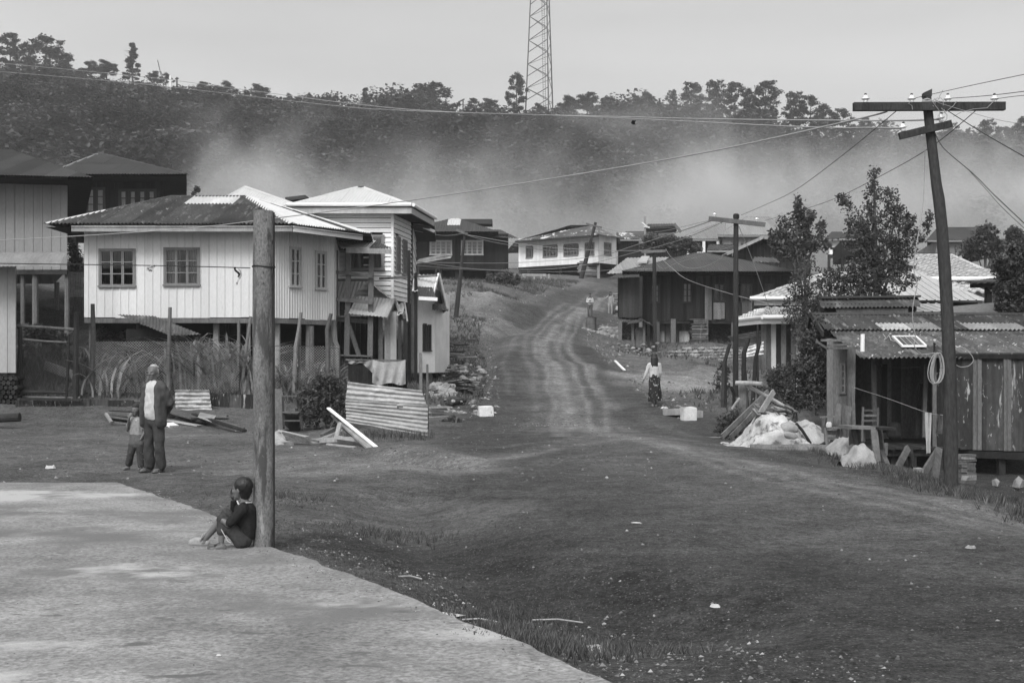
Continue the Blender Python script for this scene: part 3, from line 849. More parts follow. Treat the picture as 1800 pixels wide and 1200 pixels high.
def house_clapboard():
 D0=43.5
 h=root_at(650,45,'clapboard_house','tall white clapboard house with bright hipped roof right of the ribbed metal house','house')
 zf=W(0,527,D0).z;zt=W(0,366,D0).z;hg=zt-zf
 A=(GX(520,D0),D0);B=(GX(691,D0),D0);C=(GX(722,46.0),46.0);Bk=(GX(722,46)-.3,52.);E=(A[0],52.)
 fr,w=wall_frame(A,B,zf)
 r1=px_rect(fr,611,416,673,473)
 boards(fr,w,hg,h,'clapboard',white_paint,0.165,False,holes=(r1,),join=False,lap=True,shv=0.07,gap=0.0)
 window(fr,r1,h,3,2,fm=frame_grey,fw=.06,depth=.08,lift=.03,curtain='gap')
 fr2,w2=wall_frame(B,C,zf)
 r2=px_rect(fr2,694,418,700,478);r3=px_rect(fr2,706,424,712,482)
 boards(fr2,w2,hg,h,'clapboard',white_paint,0.165,False,holes=(r2,r3),join=False,lap=True,shv=0.07,gap=0.0)
 window(fr2,r2,h,2,4,fm=frame_grey,lift=.03,curtain=False);window(fr2,r3,h,2,4,fm=frame_grey,lift=.03,curtain=False)
 for a,b in((C,Bk),(Bk,E),(E,A)):
  f3,w3=wall_frame(a,b,zf);boards(f3,w3,hg,h,'clapboard',white_paint,0.33,False,join=True,lap=True,shv=0.05,gap=0.0)
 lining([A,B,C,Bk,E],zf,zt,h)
 mb=MB();mb.bar((B[0]-.02,B[1]-.06,zf),(B[0]-.02,B[1]-.06,zt),.09,.06);mb.obj('corner_board',white_paint,h)
 mb=MB();mb.bar((C[0]+.03,C[1]-.02,zf-.1),(C[0]+.03,C[1]-.02,zt),.09,.09);mb.obj('corner_post',wood_dark,h)
 for px,D in((600,44),(650,44),(688,44),(718,46.2),(660,49)):stilt(px,D,zf,.09,h,mat=wood_mid,rnd_=False)
 De=43.0
 e0=W(505,361,De);e1=W(723,360,De);e0.z=e1.z;e2=W(763,386,46.9);e2.z=e1.z;e3=Vector((e2.x-.3,53,e1.z));e4=Vector((e0.x,53,e1.z))
 ra=W(628,329,47.4);rb=W(640,329,47.4)
 ro=MB();ro.bar(ra+Vector((0,0,-.12)),rb+Vector((0,0,-.12)),.08,.1);ro=ro.obj('roof',wood_mid,h)
 roof_face([e0,e1,rb,ra],ro,light_roof,kind='corr',pitch=0.12,amp=0.012,sw=.8,rl=9,ragged=.02)
 roof_face([e1,e2,rb],ro,light_roof,kind='corr',pitch=0.12,amp=0.012,sw=.8,rl=9)
 roof_face([e3,e4,ra,rb],ro,light_roof,kind='corr',pitch=.2,amp=.012,sw=2,rl=9);roof_face([e2,e3,rb],ro,light_roof,kind='corr',pitch=.2,amp=.012,sw=2,rl=9)
 roof_face([e4,e0,ra],ro,light_roof,kind='corr',pitch=.2,amp=.012,sw=2,rl=9)
 ridge_cap(e0,ra,ro,light_roof,.12);ridge_cap(rb,e1,ro,light_roof,.12);ridge_cap(ra,rb,ro,dark_roof,.12);ridge_cap(e2,rb,ro,light_roof,.1)
 for a,b in((e0,e1),(e1,e2)):
  n=(b-a).normalized().cross(Vector((0,0,1)))*.07
  mb=MB();mb.tube([a+n,b+n],.065,8);mb.obj('gutter',gutter_m,ro)
  mb=MB();mb.bar(a+Vector((0,0,-.2)),b+Vector((0,0,-.2)),.03,.2);mb.obj('fascia_board',frame_pale,ro)
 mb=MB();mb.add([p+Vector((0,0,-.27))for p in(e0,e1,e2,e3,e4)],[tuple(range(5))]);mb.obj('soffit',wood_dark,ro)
 p=W(722,398,46.5)
 mb=MB();mb.bar(p,W(757,402,46.5),1.2,.05);po=mb.obj('porch_roof',wood_dark,h)
 mb=MB();mb.bar(W(722,390,46.4),W(764,407,46.4),.12,.1);mb.obj('gutter',gutter_m,po)
 return h
house_clapboard()
def house_behind():
 h=root_at(430,52,'hipped_roof_house','house behind the ribbed metal house, only its bright white hipped roof showing','house')
 a,b=W(368,362,50),W(530,362,50);a.z=b.z;r=W(431,328,54);c,d=Vector((b.x,58,b.z)),Vector((a.x,58,a.z))
 zf=G(a.x,52)+1.2
 P=[(a.x+.6,50.6),(b.x-.6,50.6),(b.x-.6,57.4),(a.x+.6,57.4)]
 for i in range(4):
  f,w=wall_frame(P[i],P[(i+1)%4],zf);sheets([(0,0),(w,0),(w,a.z-zf),(0,a.z-zf)],f,h,'wall_sheet',white_metal,'rib',.3,.02,2.4,6)
 mb=MB();mb.box((a.x*.5+b.x*.5,54,a.z-.1),(b.x-a.x-.6,7,.1));ro=mb.obj('roof',wood_mid,h)
 for q in([a,b,r],[b,c,r],[c,d,r],[d,a,r]):roof_face(q,ro,light_roof,kind='corr',pitch=.14,amp=.012,sw=1.2,rl=9)
 for q in(a,b,c,d):ridge_cap(q,r,ro,light_roof,.12)
 for px in(400,500):stilt(px,51,zf,.08,h)
 h2=root_at(540,58,'tin_roof_shed','low roof end showing between two bright hipped roofs','shed')
 q=[W(505,362,57),W(548,350,57),W(546,346,60),W(506,350,60)]
 mb=MB();mb.bar(W(510,356,58),W(545,352,58),2.5,.15);o=mb.obj('roof',dark_roof,h2)
 roof_face([W(506,357,56.8),W(547,357,56.8),W(547,347,60),W(506,350,60)],o,ribroof,kind='corr',pitch=.16,amp=.015,sw=1,rl=6)
 for px in(508,545):stilt(px,58,W(0,354,58).z,.08,h2)
house_behind()
def house_dark_left():
 D0=56.0
 h=root_at(200,58,'dark_timber_house','dark timber house with rows of curtained windows, upper left behind the metal houses','house')
 zf=W(0,400,D0).z;zt=W(0,318,D0).z;hg=zt-zf
 A=(GX(60,D0),D0);B=(GX(288,D0),D0);C=(GX(286,63),63.);E=(A[0]-2,63.)
 fr,w=wall_frame(A,B,zf)
 wins=[px_rect(fr,119+17*i,332,132+17*i,373)for i in range(4)]+[px_rect(fr,211+16.5*i,335,223+16.5*i,375)for i in range(4)]
 boards(fr,w,hg,h,'wall_planks',wood_black,.2,True,holes=wins,join=True)
 for r in wins:window(fr,r,h,1,3,fm=frame_dark,curtain=True,mull=.035,fw=.07)
 for a,b in((B,C),(C,E),(E,A)):
  f3,w3=wall_frame(a,b,zf);boards(f3,w3,hg,h,'wall_planks',wood_black,.3,True,join=True)
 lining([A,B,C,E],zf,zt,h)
 e0=W(78,304,54.6);e1=W(328,311,54.6);e0.z=e1.z=W(0,306,54.6).z;e2=Vector((e1.x*64.5/54.6,64.5,e1.z));e3=Vector((e0.x-3,64.5,e1.z))
 ra=W(170,271,59.5);rb=W(185,271,59.5)
 mb=MB();mb.bar(ra+Vector((0,0,-.1)),rb+Vector((0,0,-.1)),.1,.1);ro=mb.obj('roof',wood_dark,h)
 roof_face([e0,e1,rb,ra],ro,dark_roof,kind='corr',pitch=.13,amp=.018,sw=.9,rl=2.6)
 roof_face([e1,e2,rb],ro,dark_roof,kind='corr',pitch=.2,amp=.018,sw=2,rl=9);roof_face([e2,e3,ra,rb],ro,dark_roof,kind='corr',pitch=.2,amp=.018,sw=2,rl=9)
 roof_face([e3,e0,ra],ro,dark_roof,kind='corr',pitch=.2,amp=.018,sw=2,rl=9)
 ridge_cap(rb,e1,ro,dark_roof,.12);ridge_cap(e0,ra,ro,frame_grey,.1)
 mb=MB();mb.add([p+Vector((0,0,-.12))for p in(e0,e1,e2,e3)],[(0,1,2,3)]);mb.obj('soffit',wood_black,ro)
 for px in(130,200,280):stilt(px,57,zf,.1,h)
house_dark_left()
def house_left_edge():
 D0=41.0
 h=root_at(60,43,'metal_clad_house','tall grey ribbed metal house cut by the left edge, on timber stilts','house')
 zf=W(0,474,D0).z;zt=W(0,303,D0).z;hg=zt-zf
 A=(GX(-160,D0),D0);B=(GX(118,D0),D0);C=(B[0]*48/41*1.03,48.);E=(A[0]-3,48.)
 fr,w=wall_frame(A,B,zf)
 sheets([(0,0),(w,0),(w,hg),(0,hg)],fr,h,'wall_sheet',pale_metal,'rib',.30,.02,.9,6,sh=lambda u,v:.72+rnd.random()*.12)
 for a,b in((B,C),(C,E),(E,A)):
  f3,w3=wall_frame(a,b,zf);sheets([(0,0),(w3,0),(w3,hg),(0,hg)],f3,h,'wall_sheet',pale_metal,'rib',.3,.02,3,6)
 e0=W(-200,290,39.8);e1=W(164,322,39.8);e0.z=W(0,302,39.8).z;e1.z=W(0,312,39.8).z
 r0=W(-260,262,45);r1=W(15,262,45);r1.z=r0.z
 mb=MB();mb.bar(r0,r1,.1,.1);ro=mb.obj('roof',wood_dark,h)
 roof_face([e0,e1,r1,r0],ro,dark_roof,kind='corr',pitch=.10,amp=.016,sw=.8,rl=7,ragged=.05,sh=lambda u,v:.7+rnd.random()*.7)
 e2=Vector((e1.x*49.5/39.8*1.02,49.5,e1.z));e3=Vector((e0.x-4,49.5,e0.z))
 roof_face([e1,e2,r1],ro,dark_roof,kind='corr',pitch=.2,amp=.016,sw=2,rl=9);roof_face([e2,e3,r0,r1],ro,dark_roof,kind='corr',pitch=.2,amp=.016,sw=2,rl=9)
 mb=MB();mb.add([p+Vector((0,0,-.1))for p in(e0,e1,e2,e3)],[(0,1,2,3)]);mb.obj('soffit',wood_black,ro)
 mb=MB();mb.bar((A[0],D0+.06,zf-.08),(B[0],D0+.06,zf-.08),.1,.14);mb.obj('floor_beam',wood_dark,h)
 for px,r in((118,.09),(62,.11),(40,.08),(-20,.1)):stilt(px,D0+.2,zf,r,h,mat=wood_mid)
 for px in(100,20):stilt(px,47,zf,.1,h)
 D1=34.0
 k=root_at(-10,35,'awning_shop','pale ribbed metal wall with curved corrugated awning at the left edge','building')
 zb=W(0,655,D1).z;za=W(0,452,D1).z
 A=(GX(-120,D1),D1);B=(GX(28,D1),D1)
 fr,w=wall_frame(A,B,zb)
 sheets([(0,0),(w,0),(w,za-zb),(0,za-zb)],fr,k,'wall_sheet',pale_metal,'rib',.24,.02,.75,6,sh=lambda u,v:1.25)
 f3,w3=wall_frame(B,(B[0]*38/34*1.02,38),zb);sheets([(0,0),(w3,0),(w3,za-zb),(0,za-zb)],f3,k,'wall_sheet',pale_metal,'rib',.24,.02,2,6)
 for px in(22,-60):stilt(px,D1+.15,zb+.05,.1,k,mat=wood_dark,rnd_=False)
 zc=W(0,480,32.9).z
 mbr=MB();mbr.bar(W(-130,448,D1),W(100,455,D1),.06,.06);aw=mbr.obj('awning',wood_mid,k)
 x0,x1=GX(-130,33),GX(104,33)
 ns=8
 for s in range(ns):
  mb=MB()
  ua,ub=x0+(x1-x0)*s/ns,x0+(x1-x0)*(s+1)/ns
  nn=14;na=7;base=None
  grid=[]
  for i in range(nn+1):
   x=ua+(ub-ua)*i/nn+0.0
   for j in range(na+1):
    t=j/na*radians(80)
    r=0.55+0.012*sin(x*2*pi/.075)*0+0.02*(i in(0,nn))
    yy=D1-.62*sin(t)*1.5;zz=za+.12-(1-cos(t))*.55+0.010*sin(2*pi*i/3.5)
    grid.append((x,yy,zz+s*.002))
  fc=[(i*(na+1)+j,i*(na+1)+j+1,(i+1)*(na+1)+j+1,(i+1)*(na+1)+j)for i in range(nn)for j in range(na)]
  mb.add(grid,fc);mb.obj('awning_sheet',frame_grey,aw,smooth=True)
 for px in(105,):
  mb=MB();mb.bar(W(100,482,34.2),W(116,560,34.2),.06,.06)
house_left_edge()
def lean_to():
 D0=39.5
 k=root_at(640,40,'open_lean_to','open lean-to of tall timber posts under a small rusted roof between the white houses','shelter')
 for px0,px1,D,py in((609,613,39.2,438),(650,653,39.2,446),(588,590,39.8,440)):
  x=GX(px0,D);x1=GX(px1,D);zt=W(0,py,D).z;zb=G(x,D)-.05
  mb=MB();mb.bar((x,D,zb),(x1,D,zt),.17,.15,w1=.15,h1=.13);mb.obj('post',wood_mid,k)
 for a,b,w in((W(588,478,39.1),W(655,486,39.0),.10),(W(590,526,39.1),W(655,532,39.0),.11),(W(590,560,39.4),W(655,566,39.4),.14),(W(613,570,39.2),W(636,640,39.0),.12),(W(588,556,39.3),W(612,556,39.3),.05)):
  mb=MB();mb.bar(a,b,.07,w);mb.obj('rail',wood_mid,k)
 e0=W(600,434,38.6);e1=W(690,439,38.6);e0.z=e1.z=W(0,437,38.6).z;r0=W(586,420,41.2);r1=W(652,424,41.2);r1.z=r0.z
 roof_face([e0,e1,r1,r0],k,rust,kind='corr',pitch=.09,amp=.016,sw=.8,rl=6,matf=lambda u,v:zinc if u<.5 else rust)
 mb=MB();mb.bar(W(608,440,38.6),W(688,442,38.6),.03,.16);mb.obj('fascia_board',wood_pale,k)
 s=root_at(655,41,'gabled_shed','small timber shed with two little grey gables under the clapboard house','shed')
 Dg=39.9
 ap=W(652,492,Dg+.9);l0=W(588,530,Dg);l1=W(588,492,Dg+.9)
 mb=MB();mb.bar(l1,ap,.06,.08);ro=mb.obj('roof',wood_mid,s)
 roof_face([W(575,528,Dg),W(614,528,Dg),W(647,492,Dg+1.5),W(580,492,Dg+1.5)],ro,ribroof,kind='corr',pitch=.12,amp=.012,sw=.8,rl=6)
 roof_face([W(680,522,Dg+1.2),W(680,522,Dg+1.21)+Vector((0,2.5,0)),W(648,493,Dg+4),W(648,493,Dg+1.5)],ro,ribroof,kind='corr',pitch=.15,amp=.012,sw=1,rl=6)
 roof_face([W(612,551,38.9),W(680,558,38.9),W(696,526,40.2),W(628,525,40.2)],ro,ribroof,kind='corr',pitch=.11,amp=.012,sw=.7,rl=6,sh=lambda u,v:1.1)
 mb=MB();mb.bar(W(680,560,38.85),W(694,526,40.1),.05,.09);mb.obj('barge_board',wood_pale,ro)
 mb=MB();mb.bar(W(694,526,40.1),W(704,560,38.85)+Vector((0,1.0,0)),.05,.09);mb.obj('barge_board',wood_pale,ro)
 roof_face([W(697,556,39.4),W(709,550,39.4),W(712,530,40.6),W(698,528,40.6)],ro,ribroof,kind='corr',pitch=.11,amp=.012,sw=.7,rl=6)
 mb=MB();mb.bar(W(711,531,40.2),W(716,566,39.5),.05,.08);mb.obj('barge_board',wood_pale,ro)
 zb=G(GX(650,40.6),40.6)
 f1,w1=wall_frame((GX(590,40.8),40.8),(GX(668,40.8),40.8),zb);boards(f1,w1,W(0,556,40.8).z-zb,s,'wall_planks',wood_black,.16,join=True)
 for a,b,mt in((665,673,wood_mid),(676,686,wood_pale),(686,697,ribroof),(700,706,wood_dark),(709,717,wood_dark)):
  f1,w1=wall_frame((GX(a,39.6),39.6),(GX(b,39.6),39.6),zb)
  boards(f1,w1,W(0,548 if a!=709 else 560,39.6).z-zb,s,'plank',mt,.17,join=False)
 t=root_at(630,38.9,'work_bench','rough bench with dark legs standing under the open lean-to','bench')
 mb=MB();mb.bar(W(598,624,38.9),W(655,626,38.9),.35,.05);mb.obj('bench_top',wood_mid,t)
 for px in(602,622,650):
  mb=MB();x=GX(px,38.9);mb.bar((x,38.9,G(x,38.9)-.05),(x,38.9,W(0,625,38.9).z),.06,.06);mb.obj('leg',wood_dark,t)
lean_to()
def white_annex():
 D0=40.5
 h=root_at(745,41.5,'white_annex','slim white building with two narrow dark windows at the roadside','building')
 zf=W(0,655,D0).z;zt=W(0,505,D0).z;hg=zt-zf
 A=(GX(731,D0),D0);B=(GX(763,41.3),41.3);C=(B[0]+.3,45.);E=(A[0],45.)
 fr,w=wall_frame(A,B,zf)
 r=[px_rect(fr,743.5,570,747,616),px_rect(fr,751.5,572,755,616)]
 boards(fr,w,hg,h,'wall_planks',white_paint,.16,True,holes=r,join=True,shv=.05,gap=.004)
 for q in r:window(fr,q,h,1,4,fm=frame_dark,fw=.03)
 for a,b in((B,C),(C,E),(E,A)):
  f3,w3=wall_frame(a,b,zf);boards(f3,w3,hg,h,'wall_planks',white_paint,.3,True,join=True,shv=.05)
 lining([A,B,C,E],zf,zt,h)
 f3,w3=wall_frame((GX(722,40.3),40.3),(GX(731,40.4),40.4),zf);boards(f3,w3,hg,h,'wall_planks',fascia_m,.08,True,join=True)
 for px,py0 in((719,440),(731,480)):
  x=GX(px,40.1);mb=MB();mb.bar((x,40.1,G(x,40.1)-.1),(x,40.1,W(0,py0,40.1).z),.1,.1);mb.obj('post',wood_dark,h)
 Dn=40.0
 a0=W(727,510,Dn);b0=W(786,544,Dn);ap=W(768,484,Dn+.3)
 mb=MB();mb.bar(ap,ap+Vector((-2,1.5,0)),.06,.08);ro=mb.obj('roof',wood_mid,h)
 roof_face([W(724,512,Dn),W(760,512,Dn),W(771,483,Dn+1.2),W(727,483,Dn+1.2)],ro,ribroof,kind='corr',pitch=.13,amp=.02,sw=.55,rl=6,sh=lambda u,v:1.5)
 roof_face([W(787,543,Dn+.2),W(787,543,Dn+.2)+Vector((-.3,3,0)),W(773,484,Dn+1.2)+Vector((-.3,3,0)),W(773,484,Dn+1.2)],ro,rust,kind='corr',pitch=.13,amp=.02,sw=.8,rl=6)
 mb=MB();mb.bar(W(772,482,Dn+.9),W(787,545,Dn),.05,.1);mb.obj('barge_board',fascia_m,ro)
 mb=MB();mb.bar(W(771,482,Dn+.9),W(760,524,Dn),.05,.1);mb.obj('barge_board',white_paint,ro)
 roof_face([W(738,522,39.6),W(767,524,39.6),W(760,505,40.2),W(733,505,40.2)],ro,dark_roof,kind='corr',pitch=.09,amp=.012,sw=.6,rl=6)
 mb=MB();mb.bar(W(736,524,39.55),W(769,526,39.55),.04,.11);mb.obj('fascia_board',white_paint,ro)
 roof_face([W(760,545,40.0),W(787,545,40.0),W(782,534,40.6),W(760,534,40.6)],ro,dark_roof,kind='corr',pitch=.09,amp=.012,sw=.6,rl=6)
 for px in(742,757):
  x=GX(px,40.9);mb=MB();mb.bar((x,40.9,G(x,40.9)-.15),(x,40.9,zf),.1,.1);mb.obj('stilt',wood_dark,h)
white_annex()
def cellar_shed():
 s=root_at(270,36.4,'lean_to_shed','low plank shed with tilted sheet roof beneath the white ribbed house','shed')
 p=[W(204,558,36.2),W(262,560,36.4),W(352,586,35.6),W(300,590,35.2)]
 roof_face([W(300,590,35.0),W(354,588,35.2),W(272,556,36.3),W(206,557,36.3)],s,rust,kind='corr',pitch=.09,amp=.013,sw=.7,rl=1.1,sh=lambda u,v:1.3,jit=2)
 zb=G(GX(260,36.2),36.2)-.1
 f,w=wall_frame((GX(222,36.2),36.2),(GX(330,36.2),36.2),zb)
 boards(f,w,W(0,578,36.2).z-zb,s,'plank',wood_black,.26,False,join=False)
cellar_shed()
def leaf_cloud(lobes,n,size,seed=1,shell=0.55,up=0.25,aspect=0.55,clump=0.0,droop=0.0):
 """lobes: (x, y, z, rx, ry, rz[, weight]); returns verts, quads"""
 R=np.random.RandomState(seed)
 L_=np.array([list(l[:6])for l in lobes],float)
 wt=np.array([(l[6]if len(l)>6 else 1.0)*(l[3]*l[4]*l[5])**0.75 for l in lobes])
 wt/=wt.sum()
 ncl=max(1,int(n/9))if clump else n
 k=R.choice(len(L_),ncl,p=wt)
 d=R.normal(size=(ncl,3));d/=np.linalg.norm(d,axis=1)[:,None]
 r=(shell+(1-shell)*R.rand(ncl))**0.7*(1+0.18*R.normal(size=ncl)*0.6)
 inner=R.rand(ncl)<0.35
 r[inner]*=R.rand(inner.sum())**0.5
 P=L_[k,:3]+d*r[:,None]*L_[k,3:6]
 if clump:
  P=np.repeat(P,9,0)+R.normal(size=(ncl*9,3))*clump
  n=ncl*9
 nrm=R.normal(size=(n,3))+np.array([0,0,up*3]);nrm/=np.linalg.norm(nrm,axis=1)[:,None]
 t=R.normal(size=(n,3));t[:,2]-=droop
 a=np.cross(nrm,t);a/=np.linalg.norm(a,axis=1)[:,None]+1e-9
 b=np.cross(nrm,a)
 s=size*(0.6+0.8*R.rand(n))[:,None]
 V=np.stack([P-b*s,P+a*s*aspect,P+b*s,P-a*s*aspect],1).reshape(-1,3)
 Q=np.arange(n*4).reshape(n,4)
 return V,Q
def cloud_obj(name,V,Q,mat,parent=None,seed=0,lo=.6,hi=1.4,**kw):
 R=np.random.RandomState(seed+5)
 V=np.array(V)
 if parent is not None:loc=ORG[parent.name]
 else:loc=Vector((float(V[:,0].mean()),float(V[:,1].mean()),float(V[:,2].min())))
 me=fast_mesh(name,V-np.array(loc),Q,mat,sh=lo+(hi-lo)*R.rand(len(Q)),n=Q.shape[1])
 return link_mesh(name,me,loc,parent,**kw)
def tree(name,label,cat,px,D,lobes_px,n,size,trunk=None,group=None,mat=None,seed=1,r0=.12,depth=1.0,**kw):
 """lobes_px: (px, py, rx_px, ry_px[, dD[, weight]]) in photo pixels at distance D"""
 S=F/D
 t=root_at(px,D,name,label,cat,group)
 lobes=[]
 for l in lobes_px:
  dd=l[4]if len(l)>4 else 0.0;w=l[5]if len(l)>5 else 1.0
  p=W(l[0],l[1],D+dd);rx,rz=l[2]/S,l[3]/S
  lobes.append((p.x,p.y,p.z,rx,max(rx,.7*rz)*depth,rz,w))
 V,Q=leaf_cloud(lobes,n,size,seed,**kw)
 cloud_obj('crown',V,Q,mat or leaf_m,t,seed)
 base=Vector(ORG[t.name]);top=W((trunk or(px,lobes_px[0][1]))[0],(trunk or(px,lobes_px[0][1]))[1],D)
 mb=MB();mid=base.lerp(top,.5)+Vector((r0,0,0))
 mb.tube([base-Vector((0,0,.15)),base.lerp(mid,.5),mid,mid.lerp(top,.6),top],[r0*1.25,r0,r0*.7,r0*.4,r0*.12],7,jit=.15)
 mb.obj('trunk',bark_m,t,smooth=True)
 bl=sorted(range(len(lobes)),key=lambda i:-lobes[i][3]*lobes[i][5])[:9]
 for i in bl:
  l=lobes[i];e=Vector(l[:3]);f=min(max((e.z-base.z)/max(top.z-base.z,.1)*.55,.12),.8)
  s=base.lerp(mid,f*2)if f<.5 else mid.lerp(top,f*2-1)
  m2=MB();k=s.lerp(e,.5)+Vector((0,0,.1*(e-s).length))
  m2.tube([s,k,e,e+(e-k)*.5],[r0*.5,r0*.32,r0*.16,r0*.05],5);m2.obj('branch',bark_m,t,smooth=True)
 return t
def shrub(name,label,px,D,lobes_px,n,size,mat=None,group=None,seed=1,stems=4,cat='shrub',**kw):
 S=F/D
 t=root_at(px,D,name,label,cat,group)
 lobes=[]
 for l in lobes_px:
  dd=l[4]if len(l)>4 else 0.0
  p=W(l[0],l[1],D+dd);lobes.append((p.x,p.y,p.z,l[2]/S,max(l[2],l[3])/S*.7,l[3]/S))
 V,Q=leaf_cloud(lobes,n,size,seed,**kw)
 cloud_obj('foliage',V,Q,mat or leaf_l,t,seed)
 rr=random.Random(seed);base=ORG[t.name]
 for i in range(stems):
  l=rr.choice(lobes);e=Vector(l[:3])+Vector((rr.uniform(-1,1)*l[3]*.6,0,l[5]*.6));b=base+Vector((rr.uniform(-.2,.2),rr.uniform(-.2,.2),-.05))
  mb=MB();mb.tube([b,b.lerp(e,.5)+Vector((rr.uniform(-.1,.1),0,.1)),e],[.025,.018,.006],5);mb.obj('stem',bark_m,t)
 return t
def proto_mesh(name,kind,seed):
 R=random.Random(seed)
 if kind=='round':
  lob=[(R.uniform(-.45,.45),R.uniform(-.45,.45),.55+R.uniform(-.25,.35),R.uniform(.28,.5),R.uniform(.28,.5),R.uniform(.25,.42))for _ in range(9)]
  V,Q=leaf_cloud(lob,2800,.046,seed,shell=.8,up=.9,aspect=.8)
  return fast_mesh(name,V,Q,forest_m,sh=.65+.7*np.random.RandomState(seed).rand(len(Q)))
 V=[]
 lob=[]
 if kind=='pine':
  for i in range(17):
   z=.34+.62*i/16;r=.25*sin(pi*(z-.2)/.86)**.8
   for k in range(3):
    a=R.uniform(0,6.28);q=r*R.uniform(.3,.95);lob.append((cos(a)*q,sin(a)*q,z+R.uniform(-.03,.03),.07,.07,.045))
 if kind=='cone':
  for i in range(16):
   z=.2+.78*i/15;r=.2*(1-(z-.2)/.85)
   for k in range(3):
    a=R.uniform(0,6.28);q=r*R.uniform(.3,1.0);lob.append((cos(a)*q,sin(a)*q,z+R.uniform(-.02,.02),.06,.06,.038))
 if kind=='broad':
  for i in range(34):
   a=R.uniform(0,6.28);q=R.uniform(.02,.34);z=.45+.45*(1-(q/.38)**2)*R.uniform(.1,1.0);lob.append((cos(a)*q,sin(a)*q,z,.09,.09,.06))
 V,Q=leaf_cloud(lob,4600,.0165,seed,shell=.3,up=.5,aspect=.7)
 return fast_mesh(name,V,Q,pine_m,sh=.65+.7*np.random.RandomState(seed).rand(len(Q)))
def trunk_mesh(name,seed,top=.93):
 mb=MB();R=random.Random(seed)
 mb.tube([(0,0,-.05),(R.uniform(-.01,.01),0,.35),(R.uniform(-.015,.015),0,.7),(0,0,top)],[.02,.015,.009,.003],6)
 for i in range(8):
  z=R.uniform(.4,.85);a=R.uniform(0,6.28);r=R.uniform(.1,.2)
  mb.tube([(0,0,z),(cos(a)*r,sin(a)*r,z+.05)],[.006,.002],4)
 return mb.mesh(name,bark_m)
